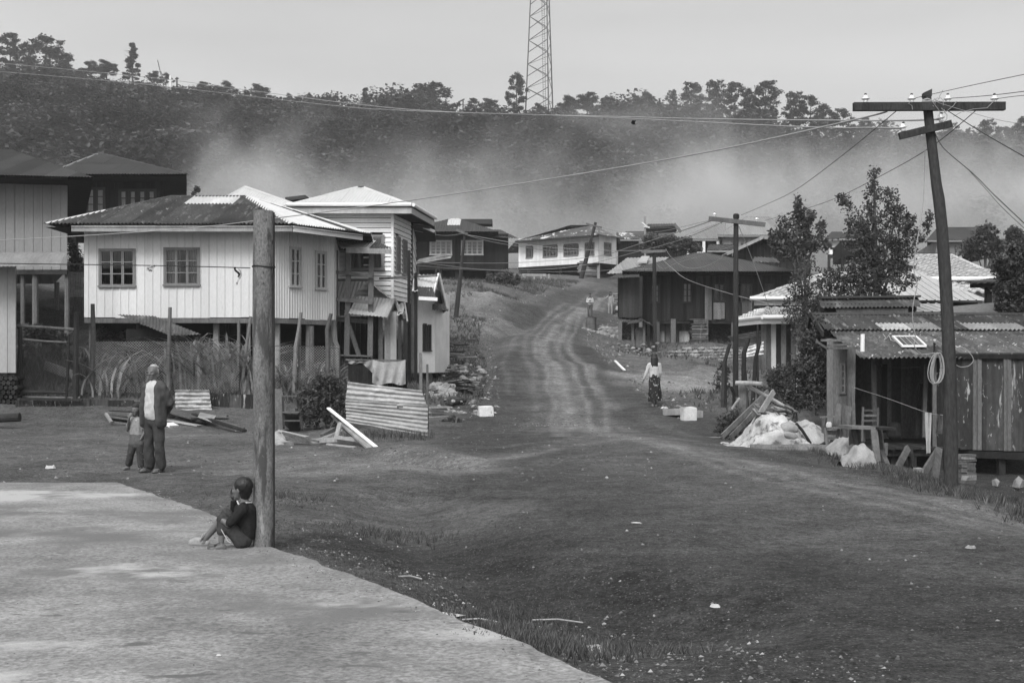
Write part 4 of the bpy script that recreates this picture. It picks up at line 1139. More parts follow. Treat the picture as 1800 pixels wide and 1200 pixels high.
def build_forest():
 R=np.random.RandomState(11)
 protos=[]
 for i in range(4):
  o=bpy.data.objects.new('tree_kind',proto_mesh('round_crown','round',20+i));protos.append(o)
 coll=bpy.data.collections.new('forest_kinds')
 for o in protos:coll.objects.link(o)
 pts=[];sc=[]
 def dens(x,y):return True
 y=151.0
 while y<345:
  stp=4.4+(y-151)*.012
  x=-0.62*y-12
  while x<0.62*y+12:
   if R.rand()<.93:
    xx=x+R.uniform(-.5,.5)*stp;yy=y+R.uniform(-.5,.5)*stp
    pts.append((xx,yy));sc.append(R.uniform(4.2,9.0)*(1.2 if R.rand()<.12 else 1))
   x+=stp*(1.0+.25*R.rand())
  y+=stp*.9
 P=np.array(pts);zz=ground_np(P[:,0],P[:,1],False);sc=np.array(sc)
 near=P[:,1]<165;sc[near]*=.7;sc[P[:,1]>305]*=.68
 me=bpy.data.meshes.new('forest')
 me.vertices.add(len(P));me.vertices.foreach_set('co',np.column_stack([P,zz-sc*.12]).astype(np.float32).ravel())
 a=me.attributes.new('size','FLOAT','POINT');a.data.foreach_set('value',sc.astype(np.float32))
 a=me.attributes.new('kind_index','INT','POINT');a.data.foreach_set('value',R.randint(0,4,len(P)).astype(np.int32))
 a=me.attributes.new('turn','FLOAT','POINT');a.data.foreach_set('value',(R.rand(len(P))*6.28).astype(np.float32))
 o=link_mesh('hill_forest',me,(0,0,0),kind='stuff',label='dense broadleaf forest covering the hillside behind the village')
 ng=bpy.data.node_groups.new('forest','GeometryNodeTree')
 ng.interface.new_socket('Geometry',in_out='INPUT',socket_type='NodeSocketGeometry')
 ng.interface.new_socket('Geometry',in_out='OUTPUT',socket_type='NodeSocketGeometry')
 N=ng.nodes;L=ng.links
 gi=N.new('NodeGroupInput');go=N.new('NodeGroupOutput')
 ci=N.new('GeometryNodeCollectionInfo');ci.inputs['Collection'].default_value=coll
 ci.inputs['Separate Children'].default_value=True;ci.inputs['Reset Children'].default_value=True
 ip=N.new('GeometryNodeInstanceOnPoints');ip.inputs['Pick Instance'].default_value=True
 def attr(nm,ty):
  q=N.new('GeometryNodeInputNamedAttribute');q.data_type=ty;q.inputs['Name'].default_value=nm;return q.outputs['Attribute']
 cx=N.new('ShaderNodeCombineXYZ');L.new(attr('turn','FLOAT'),cx.inputs['Z'])
 L.new(gi.outputs[0],ip.inputs['Points']);L.new(ci.outputs[0],ip.inputs['Instance'])
 L.new(attr('kind_index','INT'),ip.inputs['Instance Index']);L.new(attr('size','FLOAT'),ip.inputs['Scale']);L.new(cx.outputs[0],ip.inputs['Rotation'])
 L.new(ip.outputs[0],go.inputs[0])
 md=o.modifiers.new('forest','NODES');md.node_group=ng
 KP={k:(proto_mesh('crown',k,40+j),trunk_mesh('trunk',50+j))for j,k in enumerate(('pine','cone','broad'))}
 KP2={k:(proto_mesh('crown',k,70+j),trunk_mesh('trunk',80+j))for j,k in enumerate(('pine','cone','broad'))}
 sky=[(18,56,92,'pine',1.0,'tall pine at the far left of the ridge'),(46,76,70,'pine',.9,'smaller pine close right of the leftmost ridge pine'),(81,58,78,'broad',1.25,'spreading flat-topped pine on the left of the ridge'),(117,104,42,'broad',1.3,'low round tree right of the flat-topped pine'),(160,104,48,'broad',1.2,'bushy ridge tree left of the lone conical pine'),(187,103,50,'broad',1.3,'dark bushy tree at the foot of the lone conical pine'),(233,77,66,'cone',1.25,'lone conical pine standing above the left ridge'),(272,124,34,'broad',1.2,'small tree beside the white cross post'),(292,127,32,'broad',1.1,'small dark tree touching the white cross post'),(355,141,38,'broad',1.3,'rounded tree on the descending left ridge'),(398,141,40,'broad',1.3,'bushy tree halfway down the left ridge'),(455,146,40,'broad',1.5,'wide dark bush on the left ridge'),(508,163,32,'broad',1.0,'small tree above the steep end of the left ridge'),(544,164,30,'pine',1.0,'small pine alone on the low ridge'),(590,170,30,'pine',1.2,'small pine right of the lone low ridge pine'),(643,155,60,'cone',1.1,'narrow conical pine left of the big spreading pine'),(660,182,40,'broad',1.1,'low tree by the narrow conical pine'),(753,142,78,'broad',1.7,'large spreading pine left of the lattice tower'),(833,172,46,'pine',1.1,'dark pine in the dip between big pine and tower'),(858,170,46,'broad',1.3,'rounded tree in the dip between big pine and tower'),(908,129,84,'pine',.85,'tall ragged pine just left of the lattice tower'),(948,180,36,'broad',1.2,'low bush at the base of the lattice tower'),(1000,166,50,'broad',1.3,'first tree right of the lattice tower'),(1033,160,58,'broad',1.3,'round-headed tree right of the lattice tower'),(1068,166,56,'broad',1.3,'wide tree right of the round-headed one'),(1135,163,58,'pine',1.2,'pine standing before the dense group on the right ridge'),(1160,180,40,'pine',1.0,'small pine left of the narrow ridge pine'),(1182,159,60,'pine',.8,'narrow pine at the start of the right ridge group'),(1219,145,84,'pine',1.1,'tall pine starting the dense right ridge group'),(1256,143,90,'pine',1.05,'second tall pine of the right ridge group'),(1292,143,90,'pine',1.0,'third tall pine of the right ridge group'),(1318,158,76,'pine',.9,'slim pine in the middle of the right ridge group'),(1346,141,96,'pine',1.15,'tallest broad pine of the right ridge group'),(1395,163,80,'pine',1.1,'pine right of the tallest one of the group'),(1425,167,84,'pine',1.1,'broad pine on the falling right ridge'),(1452,185,72,'pine',1.1,'pine above the smoke on the falling right ridge'),(1482,190,74,'pine',1.1,'last full pine before the ridge dips'),(1520,208,70,'pine',1.0,'pine seen left of the short crossarm'),(1556,212,66,'cone',1.0,'thin pale pine behind the short crossarm'),(1590,238,48,'pine',1.1,'low pine left of the big utility pole'),(1625,245,44,'pine',1.1,'low pine behind the big utility pole'),(1670,218,74,'pine',1.1,'pine right of the big utility pole'),(1702,228,62,'cone',.9,'thin conical pine right of the utility pole'),(1735,212,78,'pine',1.1,'broad pine toward the right edge'),(1768,222,70,'pine',1.1,'pine near the right edge of the ridge'),(1795,208,84,'pine',1.1,'pine cut by the right edge of the picture'),]
 RR=random.Random(5)
 for i,(px,top,hp,kd,wf,lb)in enumerate(sky):
  D=RD-6+RR.uniform(-6,4)
  hgt=hp*1.12*D/F;x=GX(px,D);zt=W(px,top,D).z;zb=zt-hgt
  t=thing('pine_tree' if kd!='broad' else 'ridge_tree',lb,'tree',(x,D,zb),'trees along the hill skyline')
  K=(KP if i%2 else KP2)[kd];rz=RR.uniform(0,6.28)
  for nm,me2,k in(('crown',K[0],1),('trunk',K[1],1)):
   c=bpy.data.objects.new(nm,me2);COL.objects.link(c);c.parent=t
   hs=hgt/(1.0 if kd!='broad' else .95)
   c.scale=(hs*wf*(1.0 if nm=='crown' else .9),hs*wf,hs);c.rotation_euler=(0,0,rz)
build_forest()
def lattice_tower():
 D=330.0
 base=W(947,205,D);t=thing('radio_tower','tall steel lattice tower rising above the ridge out of the picture','tower',(base.x,D,base.z-3))
 Z=lambda py:W(0,py,D).z
 def leg(k,z):
  t_=(z-base.z)/(Z(0)-base.z)
  bx_=[(923.5,0),(964,-1.5),(973,3.5)][k];tx=[(932.5,0),(961,-1.0),(966,2.4)][k]
  px=bx_[0]+(tx[0]-bx_[0])*t_
  return Vector((GX(px,D),D+bx_[1]+(tx[1]-bx_[1])*t_,z))
 zt=Z(-75)
 for k in range(3):
  mb=MB();mb.bar(leg(k,base.z-3),leg(k,zt),.36,.36,w1=.28,h1=.28);mb.obj('leg',tower_m,t)
 lev=[];z=base.z-2;
 while z<zt-1:lev.append(z);z+=3.15
 for i,z in enumerate(lev[:-1]):
  for a,b in((0,1),(1,2),(0,2)):
   w=.17 if(a,b)==(0,1)else .12
   p,q=(a,b)if(i+(a==1))%2 else(b,a)
   mb=MB();mb.bar(leg(p,z),leg(q,lev[i+1]),w,w);mb.obj('brace',tower_m,t)
   if(a,b)==(0,1)and i%2==0:
    mb=MB();mb.bar(leg(q,z),leg(p,lev[i+1]),w,w);mb.obj('brace',tower_m,t)
 l0,l1=W(957.5,205,D+.6),W(953.5,-75,D+.6)
 mb=MB()
 for s in(-.35,.35):mb.bar(l0+Vector((s,0,0)),l1+Vector((s,0,0)),.09,.09)
 n=90
 for i in range(n):
  p=l0.lerp(l1,i/n);mb.bar(p-Vector((.35,0,0)),p+Vector((.35,0,0)),.06,.06)
 mb.obj('ladder',tower_m,t,kind='stuff')
lattice_tower()
def ridge_posts():
 D=316
 def up(px,y0,y1,w):
  mb=MB();mb.bar(W(px,y0,D),W(px,y1,D),w,w);return mb
 t=thing('white_cross_post','small white post with crossarms on the left ridge','post',W(299.5,160,D))
 up(299.5,162,133,.45).obj('post',insul_m,t)
 mb=MB();mb.bar(W(295,142,D),W(304,142,D),.3,.3);mb.obj('crossarm',insul_m,t)
 t=thing('thin_mast','thin guyed mast beside the white cross post on the ridge','mast',W(286,160,D))
 mb=MB();mb.bar(W(289,158,D),W(277,106,D),.18,.18);mb.obj('mast',tower_m,t)
 mb=MB();mb.bar(W(283,126,D),W(290,146,D),.14,.14);mb.obj('stay',tower_m,t)
 t=thing('ridge_power_pole','leaning power pole with slanted crossarm left of the tower on the ridge','pole',W(814,196,D))
 up(814,198,176,.3).obj('pole',wood_dark,t)
 mb=MB();mb.bar(W(805.5,180,D),W(816.5,174.5,D),.3,.3);mb.obj('crossarm',wood_dark,t)
 t=thing('ridge_power_pole','power pole right of the white cross post on the ridge','pole',W(311,158,D))
 up(311,158,136,.3).obj('pole',wood_dark,t)
 mb=MB();mb.bar(W(308,139,D),W(314,138,D),.3,.3);mb.obj('crossarm',wood_dark,t)
ridge_posts()
def simple_box_walls(h,corners,zf,zt,builder):
 n=len(corners)
 for i in range(n):
  fr,w=wall_frame(corners[i],corners[(i+1)%n],zf)
  builder(i,fr,w,zt-zf)
def house_road_dark():
 D0=88.0
 h=root_at(815,90,'dark_stilt_house','dark timber house on stilts with white curtained windows, left of the climbing road','house')
 zf=W(0,469,D0).z;zt=W(0,411,D0).z
 A=(GX(700,D0),D0);B=(GX(893,D0),D0);C=(B[0]*96/88,96.);E=(A[0],96.)
 def bl(i,fr,w,hg):
  if i==0:
   rs=[px_rect(fr,757,424,793,447),px_rect(fr,812,424,848,447)]
   boards(fr,w,hg,h,'wall_planks',wood_black,.22,True,holes=rs,join=True,shv=.4,ragged=.1)
   for r in rs:window(fr,r,h,4,4,fm=frame_pale,fw=.07,curtain=True,mull=.05)
  else:boards(fr,w,hg,h,'wall_planks',wood_black,.4,True,join=True)
 simple_box_walls(h,[A,B,C,E],zf,zt,bl);lining([A,B,C,E],zf,zt,h)
 e0,e1=W(690,408,86.6),W(876,407,86.6);e0.z=e1.z;ra,rb=W(795,384,91),W(806,384,91)
 e2=Vector((e1.x*97/86.6,97,e1.z));e3=Vector((e0.x,97,e1.z))
 mb=MB();mb.bar(ra+Vector((0,0,-.1)),rb+Vector((0,0,-.1)),.1,.1);ro=mb.obj('roof',wood_dark,h)
 roof_face([e0,e1,rb,ra],ro,dark_roof,kind='corr',pitch=.2,amp=.02,sw=.9,rl=2.2,matf=lambda u,v:light_roof if(4.0<u<4.9 and v>3.0)else dark_roof)
 for q in([e1,e2,rb],[e2,e3,ra,rb],[e3,e0,ra]):roof_face(q,ro,dark_roof,kind='corr',pitch=.3,amp=.02,sw=2,rl=9)
 p=[W(868,414,87.2),W(912,420,87.2),W(905,412,90),W(866,405,90)]
 roof_face([W(866,417,87.2),W(912,419,87.2),W(880,404,92),W(850,404,92)],ro,dark_roof,kind='corr',pitch=.2,amp=.02,sw=1,rl=9)
 mb=MB();mb.box(W(837,392,92),(2.4,2,.35),sh=1);mb.obj('roof_vent',dark_roof,ro)
 for px in(735,775,803,857,890):stilt(px,88.3,zf,.12,h,mat=wood_dark)
 mb=MB();mb.bar((A[0],88.1,zf-.1),(B[0],88.1,zf-.1),.15,.2);mb.obj('floor_beam',wood_dark,h)
 mb=MB();mb.bar((A[0]+.5,88.9,zf-.9),(B[0]-1.2,89.9,zf-.9),.1,1.5);mb.obj('dark_backing',wood_black,h)
 k=root_at(762,84,'pole_shelter','crooked pole shelter with pale slab roof in front of the dark timber house','shelter')
 mb=MB()
 for i in range(6):mb.bar(W(731+i,463-1.3*i,84),W(786+rnd.uniform(-3,8),452-1.1*i+rnd.random()*2,84.5),.28,.07,sh=.7+.6*rnd.random())
 mb.obj('roof',wood_pale,k,kind='stuff')
 for a,b in(((762,488),(771,460)),((776,488),(770,460)),((735,488),(736,462))):
  mb=MB();p=W(a[0],a[1],84);p.z=G(p.x,84);mb.bar(p,W(b[0],b[1],84),.1,.1);mb.obj('post',wood_dark,k)
house_road_dark()
def house_white_far():
 h=root_at(990,112,'white_hilltop_house','white plank house with patchy bright roof at the top of the road','house')
 zf=W(0,470,111).z;zt=W(0,409,106).z
 A=(GX(912,111),111.);B=(GX(1052,106),106.);C=(GX(1083,108),108.);Bk=(GX(1083,118),118.);E=(GX(912,121),121.)
 def bl(i,fr,w,hg):
  rs=[]
  if i==0:rs=[px_rect(fr,a,b,c,d)for a,b,c,d in((926,434,935,453),(956,432,978,451),(993,430,1015,449),(1030,428,1044,448))]
  if i==1:rs=[px_rect(fr,1062,428,1073,448)]
  boards(fr,w,hg,h,'wall_planks',white_paint,.2,True,holes=rs,join=True,shv=.07)
  for j,r in enumerate(rs):window(fr,r,h,[2,4,4,3][j]if i==0 else 3,3,fm=frame_grey,fw=.08,curtain=(j%2==0),mull=.05)
 simple_box_walls(h,[A,B,C,Bk,E],zf,zt,bl);lining([A,B,C,Bk,E],zf,zt,h)
 z=W(0,413,105).z
 e0=Vector((GX(906,110),110,z));e1=Vector((GX(1052,104.6),104.6,z));e2=Vector((GX(1090,107),107,z));e3=Vector((GX(1090,119),119,z));e4=Vector((e0.x-1,122,z))
 ra,rb=W(1003,396,111),W(1040,396,111)
 mb=MB();mb.bar(ra+Vector((0,0,-.1)),rb+Vector((0,0,-.1)),.1,.1);ro=mb.obj('roof',wood_dark,h)
 for q in([e0,e1,rb,ra],[e1,e2,rb],[e2,e3,rb],[e3,e4,ra,rb],[e4,e0,ra]):roof_face(q,ro,mossy_roof,kind='corr',pitch=.22,amp=.025,sw=.8,rl=9)
 ridge_cap(ra,rb,ro,dark_roof,.15);ridge_cap(rb,e1,ro,mossy_roof,.15)
 mb=MB();mb.bar(e0+Vector((0,0.1,-.12)),e1+Vector((0,.1,-.12)),.05,.16);mb.obj('fascia_board',wood_dark,ro)
 for px,D in((930,110.6),(985,109),(1052,106.3),(1078,108)):stilt(px,D,zf,.14,h,mat=wood_pale if px==1052 else wood_dark)
 mb=MB();mb.bar((A[0],111.1,zf-.1),(B[0],106.1,zf-.1),.15,.2);mb.obj('floor_beam',wood_dark,h)
 k=root_at(1034,107,'plank_stack','stack of planks beneath the white hilltop house','wood stack')
 for i in range(9):
  mb=MB();p=Vector(ORG[k.name]);mb.box(p+Vector((rnd.uniform(-.15,.15),0,.08+.15*i)),(1.7,.6,.08),sh=rnd.uniform(.7,1.3));mb.obj('plank',wood_pale,k)
 b=root_at(939,100,'roadside_bench','pale covered bench on the bank below the white hilltop house','bench')
 S=F/100
 z0=W(0,493,100).z
 def rr(y):return W(0,y,100).z
 mb=MB();mb.bar(W(918,483.5,100),W(960,484,100),.5,.22,sh=1);mb.obj('back_board',wood_pale,b)
 mb=MB();mb.bar(W(922,492,99.6),W(966,492.5,99.6),.5,.1);mb.obj('seat',wood_pale,b)
 for px in(923,939,951,965):
  mb=MB();x=GX(px,99.7);mb.bar((x,99.7,min(G(x,99.7),z0-.3)),(x,99.7,rr(482)),.14,.14);mb.obj('leg',wood_pale,b)
house_white_far()
def roof_block(name,label,px0,px1,D,ye,yr,pr0,pr1,dr,mat,wall,ybase,cat='house',depth=9,wins=(),wall_in=.5,front_only=False,pitch=.22,wx=None,shv=None,wmat_h=None,ovr=0.0):
 """hipped or ridged block: eave from px0 to px1 at ye, ridge pr0..pr1 at yr and distance D+dr"""
 h=root_at((px0+px1)/2,D+1,name,label,cat)
 e0,e1=W(px0,ye,D),W(px1,ye,D);dy=2*dr
 e2=Vector((e1.x*(D+dy)/D if e1.x<0 else e1.x,D+dy,e1.z));e3=Vector((e0.x*(D+dy)/D if e0.x>0 else e0.x,D+dy,e0.z))
 ra,rb=W(pr0,yr,D+dr),W(pr1,yr,D+dr)
 mb=MB();mb.bar(ra+Vector((0,0,-.12)),rb+Vector((.02,0,-.12)),.1,.1);ro=mb.obj('roof',wood_dark,h)
 for q in([e0,e1,rb,ra],[e1,e2,rb],[e2,e3,ra,rb],[e3,e0,ra]):
  roof_face(q,ro,mat,kind='corr',pitch=pitch,amp=pitch*.1,sw=.9,rl=9,sh=shv or(lambda u,v:.85+rnd.random()*.3))
 ridge_cap(ra,rb,ro,mat,.14)
 mb=MB();mb.bar(e0+Vector((0,.06,-.1)),e1+Vector((0,.06,-.1)),.05,.14);mb.obj('fascia_board',fascia_m,ro)
 zf=W(0,ybase,D+wall_in).z;zt=e0.z-.05
 a=wx or(px0+6,px1-6)
 A=(GX(a[0],D+wall_in),D+wall_in);B=(GX(a[1],D+wall_in),D+wall_in);C=(B[0]if B[0]>0 else B[0]*1.05,D+dy-.5);E=(A[0]*(1.05 if A[0]>0 else 1),D+dy-.5)
 def bl(i,fr,w,hg):
  rs=[px_rect(fr,*q)for q in wins]if i==0 else[]
  boards(fr,w,hg,h,'wall_planks',wall,.2,True,holes=rs,join=True,shv=.12)
  for r in rs:window(fr,r,h,2,2,fm=frame_pale if wall in(wood_black,wood_dark)else frame_grey,fw=.07,curtain='gap')
 simple_box_walls(h,[A,B,C,E],zf,zt,bl)
 for p in(A,B):
  z=G(p[0],p[1])
  if z<zf-.1:
   mb=MB();mb.bar((p[0],p[1]+.15,z-.1),(p[0],p[1]+.15,zf),.18,.18);mb.obj('stilt',wood_dark,h)
 return h
roof_block('carport_shed','dark open shed joined to the right of the white hilltop house',1083,1128,112,420,409,1084,1108,4,mossy_roof,wood_black,475,'shed')
roof_block('low_dark_house','low dark-roofed house with raised roof vent beside the thin antenna mast',1088,1198,122,424,407,1100,1180,5,dark_roof,wood_black,470)
def clerestory():
 k=bpy.data.objects['low_dark_house']
 a,b=W(1136,405,121),W(1188,403,121)
 mb=MB();mb.bar(a,b,1.2,.5);o=mb.obj('raised_vent',wood_black,k)
 roof_face([W(1134,402,120.2),W(1193,401,120.2),W(1184,393,122),W(1138,394,122)],o,dark_roof,kind='corr',pitch=.25,amp=.03,sw=1,rl=5)
 mb=MB();mb.bar(W(1185,393,120),W(1197,408,120),.08,.25);mb.obj('barge_board',wood_mid,o)
clerestory()
h3=roof_block('ribbed_roof_house','large pale house with wide grey ribbed roofs behind the black gable',1262,1400,112,413,381,1312,1352,6,ribroof,fascia_m,450,wins=((1284,421,1298,433),(1301,421,1314,433)),shv=lambda u,v:.6+rnd.random()*.1,wx=(1272,1390))
h4=roof_block('veranda_wing','ribbed roof wing on white posts left of the large pale house',1190,1275,114,420,392,1262,1275,6,ribroof,wood_dark,446,'house',shv=lambda u,v:.5+rnd.random()*.1,wall_in=2.5)
for px in(1210,1237,1262):
 mb=MB();x=GX(px,114.2);mb.bar((x,114.2,G(x,114)-.5),(x,114.2,W(0,421,114.2).z),.25,.25);mb.obj('veranda_post',white_paint,h4)
roof_block('small_tin_shed','small dark sheet-roofed shed in front of the ribbed roof wing',1243,1292,88,439,430,1246,1290,1.5,dark_roof,wood_black,452,'shed')
def black_gable():
 D=78.0
 h=root_at(1350,80,'black_gable_house','black timber house end with a pale-edged low gable, right of the wide dark roof','house')
 zf=W(0,500,D).z
 a,ap,b=W(1288,446,D),W(1342,419,D),W(1424,450,D)
 fr,w=wall_frame((a.x,D),(b.x,D),zf)
 ku=(ap.x-a.x)
 top=lambda u:(a.z-zf)+(ap.z-a.z)*(u/ku)if u<ku else(ap.z-zf)+(b.z-ap.z)*((u-ku)/(w-ku))
 boards(fr,w,1,h,'wall_planks',wood_black,.22,True,join=True,poly=top,shv=.35)
 mb=MB();mb.bar(ap+Vector((0,0,.05)),ap+Vector((0,9,.05)),.1,.1);ro=mb.obj('roof',wood_dark,h)
 l,m,r=W(1277,445,D-.7),W(1342,415,D-.7),W(1432,449,D-.7)
 roof_face([l+Vector((0,9,0)),l,m,m+Vector((0,9,0))],ro,ribroof,kind='corr',pitch=.22,amp=.02,sw=.9,rl=9)
 roof_face([r,r+Vector((0,9,0)),m+Vector((0,9,0)),m],ro,ribroof,kind='corr',pitch=.22,amp=.02,sw=.9,rl=9)
 for p,q in((l,m),(m,r)):
  mb=MB();mb.bar(p+Vector((0,-.05,-.06)),q+Vector((0,-.05,-.06)),.05,.18);mb.obj('barge_board',wood_pale,ro)
 for p in(a,b):
  mb=MB();mb.bar((p.x,D+.2,G(p.x,D)-.2),(p.x,D+.2,zf+.1),.2,.2);mb.obj('stilt',wood_dark,h)
 g=W(1345,456,75.5)
 k=root_at(1345,75.6,'rusty_lean_to','low rusted lean-to roof under the black gable','shelter')
 roof_face([W(1322,460,75),W(1372,462,75),W(1362,453,76.5),W(1326,452,76.5)],k,rust,kind='corr',pitch=.2,amp=.02,sw=1,rl=5,join=False)
 for px in(1328,1366):
  x=GX(px,75.2);mb=MB();mb.bar((x,75.2,G(x,75.2)),(x,75.2,W(0,461,75.2).z),.1,.1);mb.obj('post',wood_dark,k)
black_gable()
def house_plank():
 D0=66.0
 h=root_at(1230,68,'plank_stilt_house','large dark plank house on stilts with wide low hip roof, right of the road','house')
 zf=W(0,562,D0).z;zt=W(0,478,D0).z;hg=zt-zf
 A=(GX(1127,D0),D0);B=(GX(1395,D0),D0);C=(B[0]+.5,74.);E=(A[0]*1.03,74.)
 def bl(i,fr,w,hg):
  if i==0:
   rs=[px_rect(fr,*q)for q in((1145,501,1158,531),(1201,498,1215,531),(1255,499,1273,529),(1303,500,1320,530),(1346,500,1356,530))]
   boards(fr,w,hg,h,'wall_planks',wood_dark,.17,True,holes=rs,join=True,shv=.5,ragged=.12,gap=.012)
   for j,r in enumerate(rs):window(fr,r,h,2,3,fm=frame_dark if j>2 else wood_dark,fw=.05,curtain='gap' if j==1 else(j==0))
  else:boards(fr,w,hg,h,'wall_planks',wood_dark,.3,True,join=True,shv=.4)
 simple_box_walls(h,[A,B,C,E],zf,zt,bl);lining([A,B,C,E],zf,zt,h)
 for p0_,p1_,y0,y1 in((1254,1274,532,560),(1304,1322,532,558),(1376,1392,500,556),(1239,1251,505,560)):
  fr,w=wall_frame((GX(p0_,D0-.05),D0-.05),(GX(p1_,D0-.05),D0-.05),W(0,y1,D0).z)
  boards(fr,w,W(0,y0,D0).z-W(0,y1,D0).z,h,'plank',wood_mid,.2,True,join=False,ragged=.1,shv=.4)
 A2=(GX(1088,64.5),64.5);B2=(GX(1129,64.5),64.5);zf2=W(0,557,64.5).z;zt2=W(0,486,64.5).z
 def bl2(i,fr,w,hg):boards(fr,w,hg,h,'wall_planks',wood_dark,.2,True,join=True,shv=.35,ragged=.05)
 simple_box_walls(h,[A2,B2,(B2[0],67),(A2[0]*1.03,67)],zf2,zt2,bl2)
 e0,e1=W(1094,479,64.8),W(1404,477,64.8);e0.z=e1.z;e2=Vector((e1.x,76,e1.z));e3=Vector((e0.x*76/64.8,76,e1.z));ra,rb=W(1225,444,70.4),W(1236,444,70.4)
 mb=MB();mb.bar(ra+Vector((0,0,-.12)),rb+Vector((0,0,-.12)),.1,.1);ro=mb.obj('roof',wood_dark,h)
 for q in([e0,e1,rb,ra],[e1,e2,rb],[e2,e3,ra,rb],[e3,e0,ra]):
  roof_face(q,ro,dark_roof,kind='corr',pitch=.14,amp=.02,sw=.85,rl=3.2,matf=(lambda u,v:rust if 4.6<u<5.3 and q[0]is e0 else dark_roof),sh=lambda u,v:1.2+rnd.random()*.4)
 ridge_cap(ra,e0,ro,dark_roof,.12);ridge_cap(rb,e1,ro,dark_roof,.12);ridge_cap(ra,rb,ro,light_roof,.12)
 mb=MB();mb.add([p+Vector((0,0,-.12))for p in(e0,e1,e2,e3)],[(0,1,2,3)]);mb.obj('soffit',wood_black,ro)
 roof_face([W(1067,489,63.6),W(1124,487,63.6),W(1124,478,66),W(1092,479,66)],ro,dark_roof,kind='corr',pitch=.14,amp=.02,sw=.9,rl=6)
 q=[W(1066,481,68),W(1140,480,68),W(1176,452,73),W(1102,455,73)]
 roof_face(q,ro,ribroof,kind='corr',pitch=.2,amp=.02,sw=.9,rl=9,sh=lambda u,v:.75)
 mb=MB();a=W(1120,463,70.2);b=W(1137,463,70.2);c=W(1142,453,71.8);d=W(1128,453,71.8)
 mb.hexa([p+Vector((0,0,.02))for p in(a,b,c,d)],[p+Vector((0,0,.1))for p in(a,b,c,d)]);mb.obj('skylight',ribroof,ro)
 for px in(1090,1126,1156,1183,1240,1288,1342,1390):stilt(px,66.1 if px>1130 else 64.7,zf+.05 if px>1130 else zf2+.02,.13 if px in(1183,1240)else .09,h,mat=wood_mid,rnd_=False)
 mb=MB();mb.bar((A[0],D0+.1,zf-.1),(B[0],D0+.1,zf-.1),.15,.2);mb.obj('floor_beam',wood_dark,h)
 zb=G(GX(1190,66.6),66.6)
 for a,b,mt,dd in((1150,1212,wood_mid,66.7),(1153,1168,wood_pale,66.6),(1194,1212,wood_pale,66.6)):
  fr,w=wall_frame((GX(a,dd),dd),(GX(b,dd),dd),zb);boards(fr,w,(zf-zb)*(.95 if dd==66.7 else .5),h,'plank',mt,.22,True,join=False,shv=.35)
 mb=MB();mb.bar((GX(1128,70),70,zb+.7),(GX(1395,70),70,zb+.7),.1,1.9);mb.obj('dark_backing',wood_black,h)
 def stack(label,px0,px1,py0,py1,D,n,mat):
  k=root_at((px0+px1)/2,D,'firewood_stack',label,'firewood')
  x0,x1=GX(px0,D),GX(px1,D);zt_,zb_=W(0,py0,D).z,min(W(0,py1,D).z,G(GX(px0,D),D)+.05)
  mb=MB()
  r=math.sqrt((x1-x0)*(zt_-zb_)/n/3.4)
  rows=int((zt_-zb_)/(2*r));cols=int((x1-x0)/(2*r))
  for i in range(rows+1):
   for j in range(cols+1):
    c=Vector((x0+(j+(i%2)*.5)*2*r,D+rnd.uniform(-.04,.04),zb_+r+i*1.8*r))
    rr_=r*rnd.uniform(.75,1.1);mb.tube([c,c+Vector((rnd.uniform(-.02,.02),.6,0))],rr_,5,sh=rnd.uniform(.5,1.6))
  mb.obj('split_logs',mat,k,kind='stuff')
 stack('firewood stacked under the left wing of the plank house',1092,1125,564,597,65.2,150,wood_dark)
 stack('long firewood stack under the plank house, right of the ladder',1244,1286,575,606,66.8,200,wood_dark)
 stack('firewood stack under the far right end of the plank house',1292,1340,580,606,67.5,150,wood_dark)
 k=root_at(1226,66.2,'plank_stack','tall stack of sawn planks leaning pole beside it, under the plank house','wood stack')
 p=Vector(ORG[k.name])
 for i in range(14):
  mb=MB();mb.box(p+Vector((rnd.uniform(-.1,.1),0,.05+.085*i)),(.75+rnd.uniform(-.1,.1),.7,.05),rz=rnd.uniform(-.04,.04),sh=rnd.uniform(.6,1.5));mb.obj('plank',wood_mid,k)
 mb=MB();mb.bar(W(1230,608,65.9),W(1233,570,65.9),.07,.05);mb.obj('leaning_pole',wood_pale,k)
house_plank()
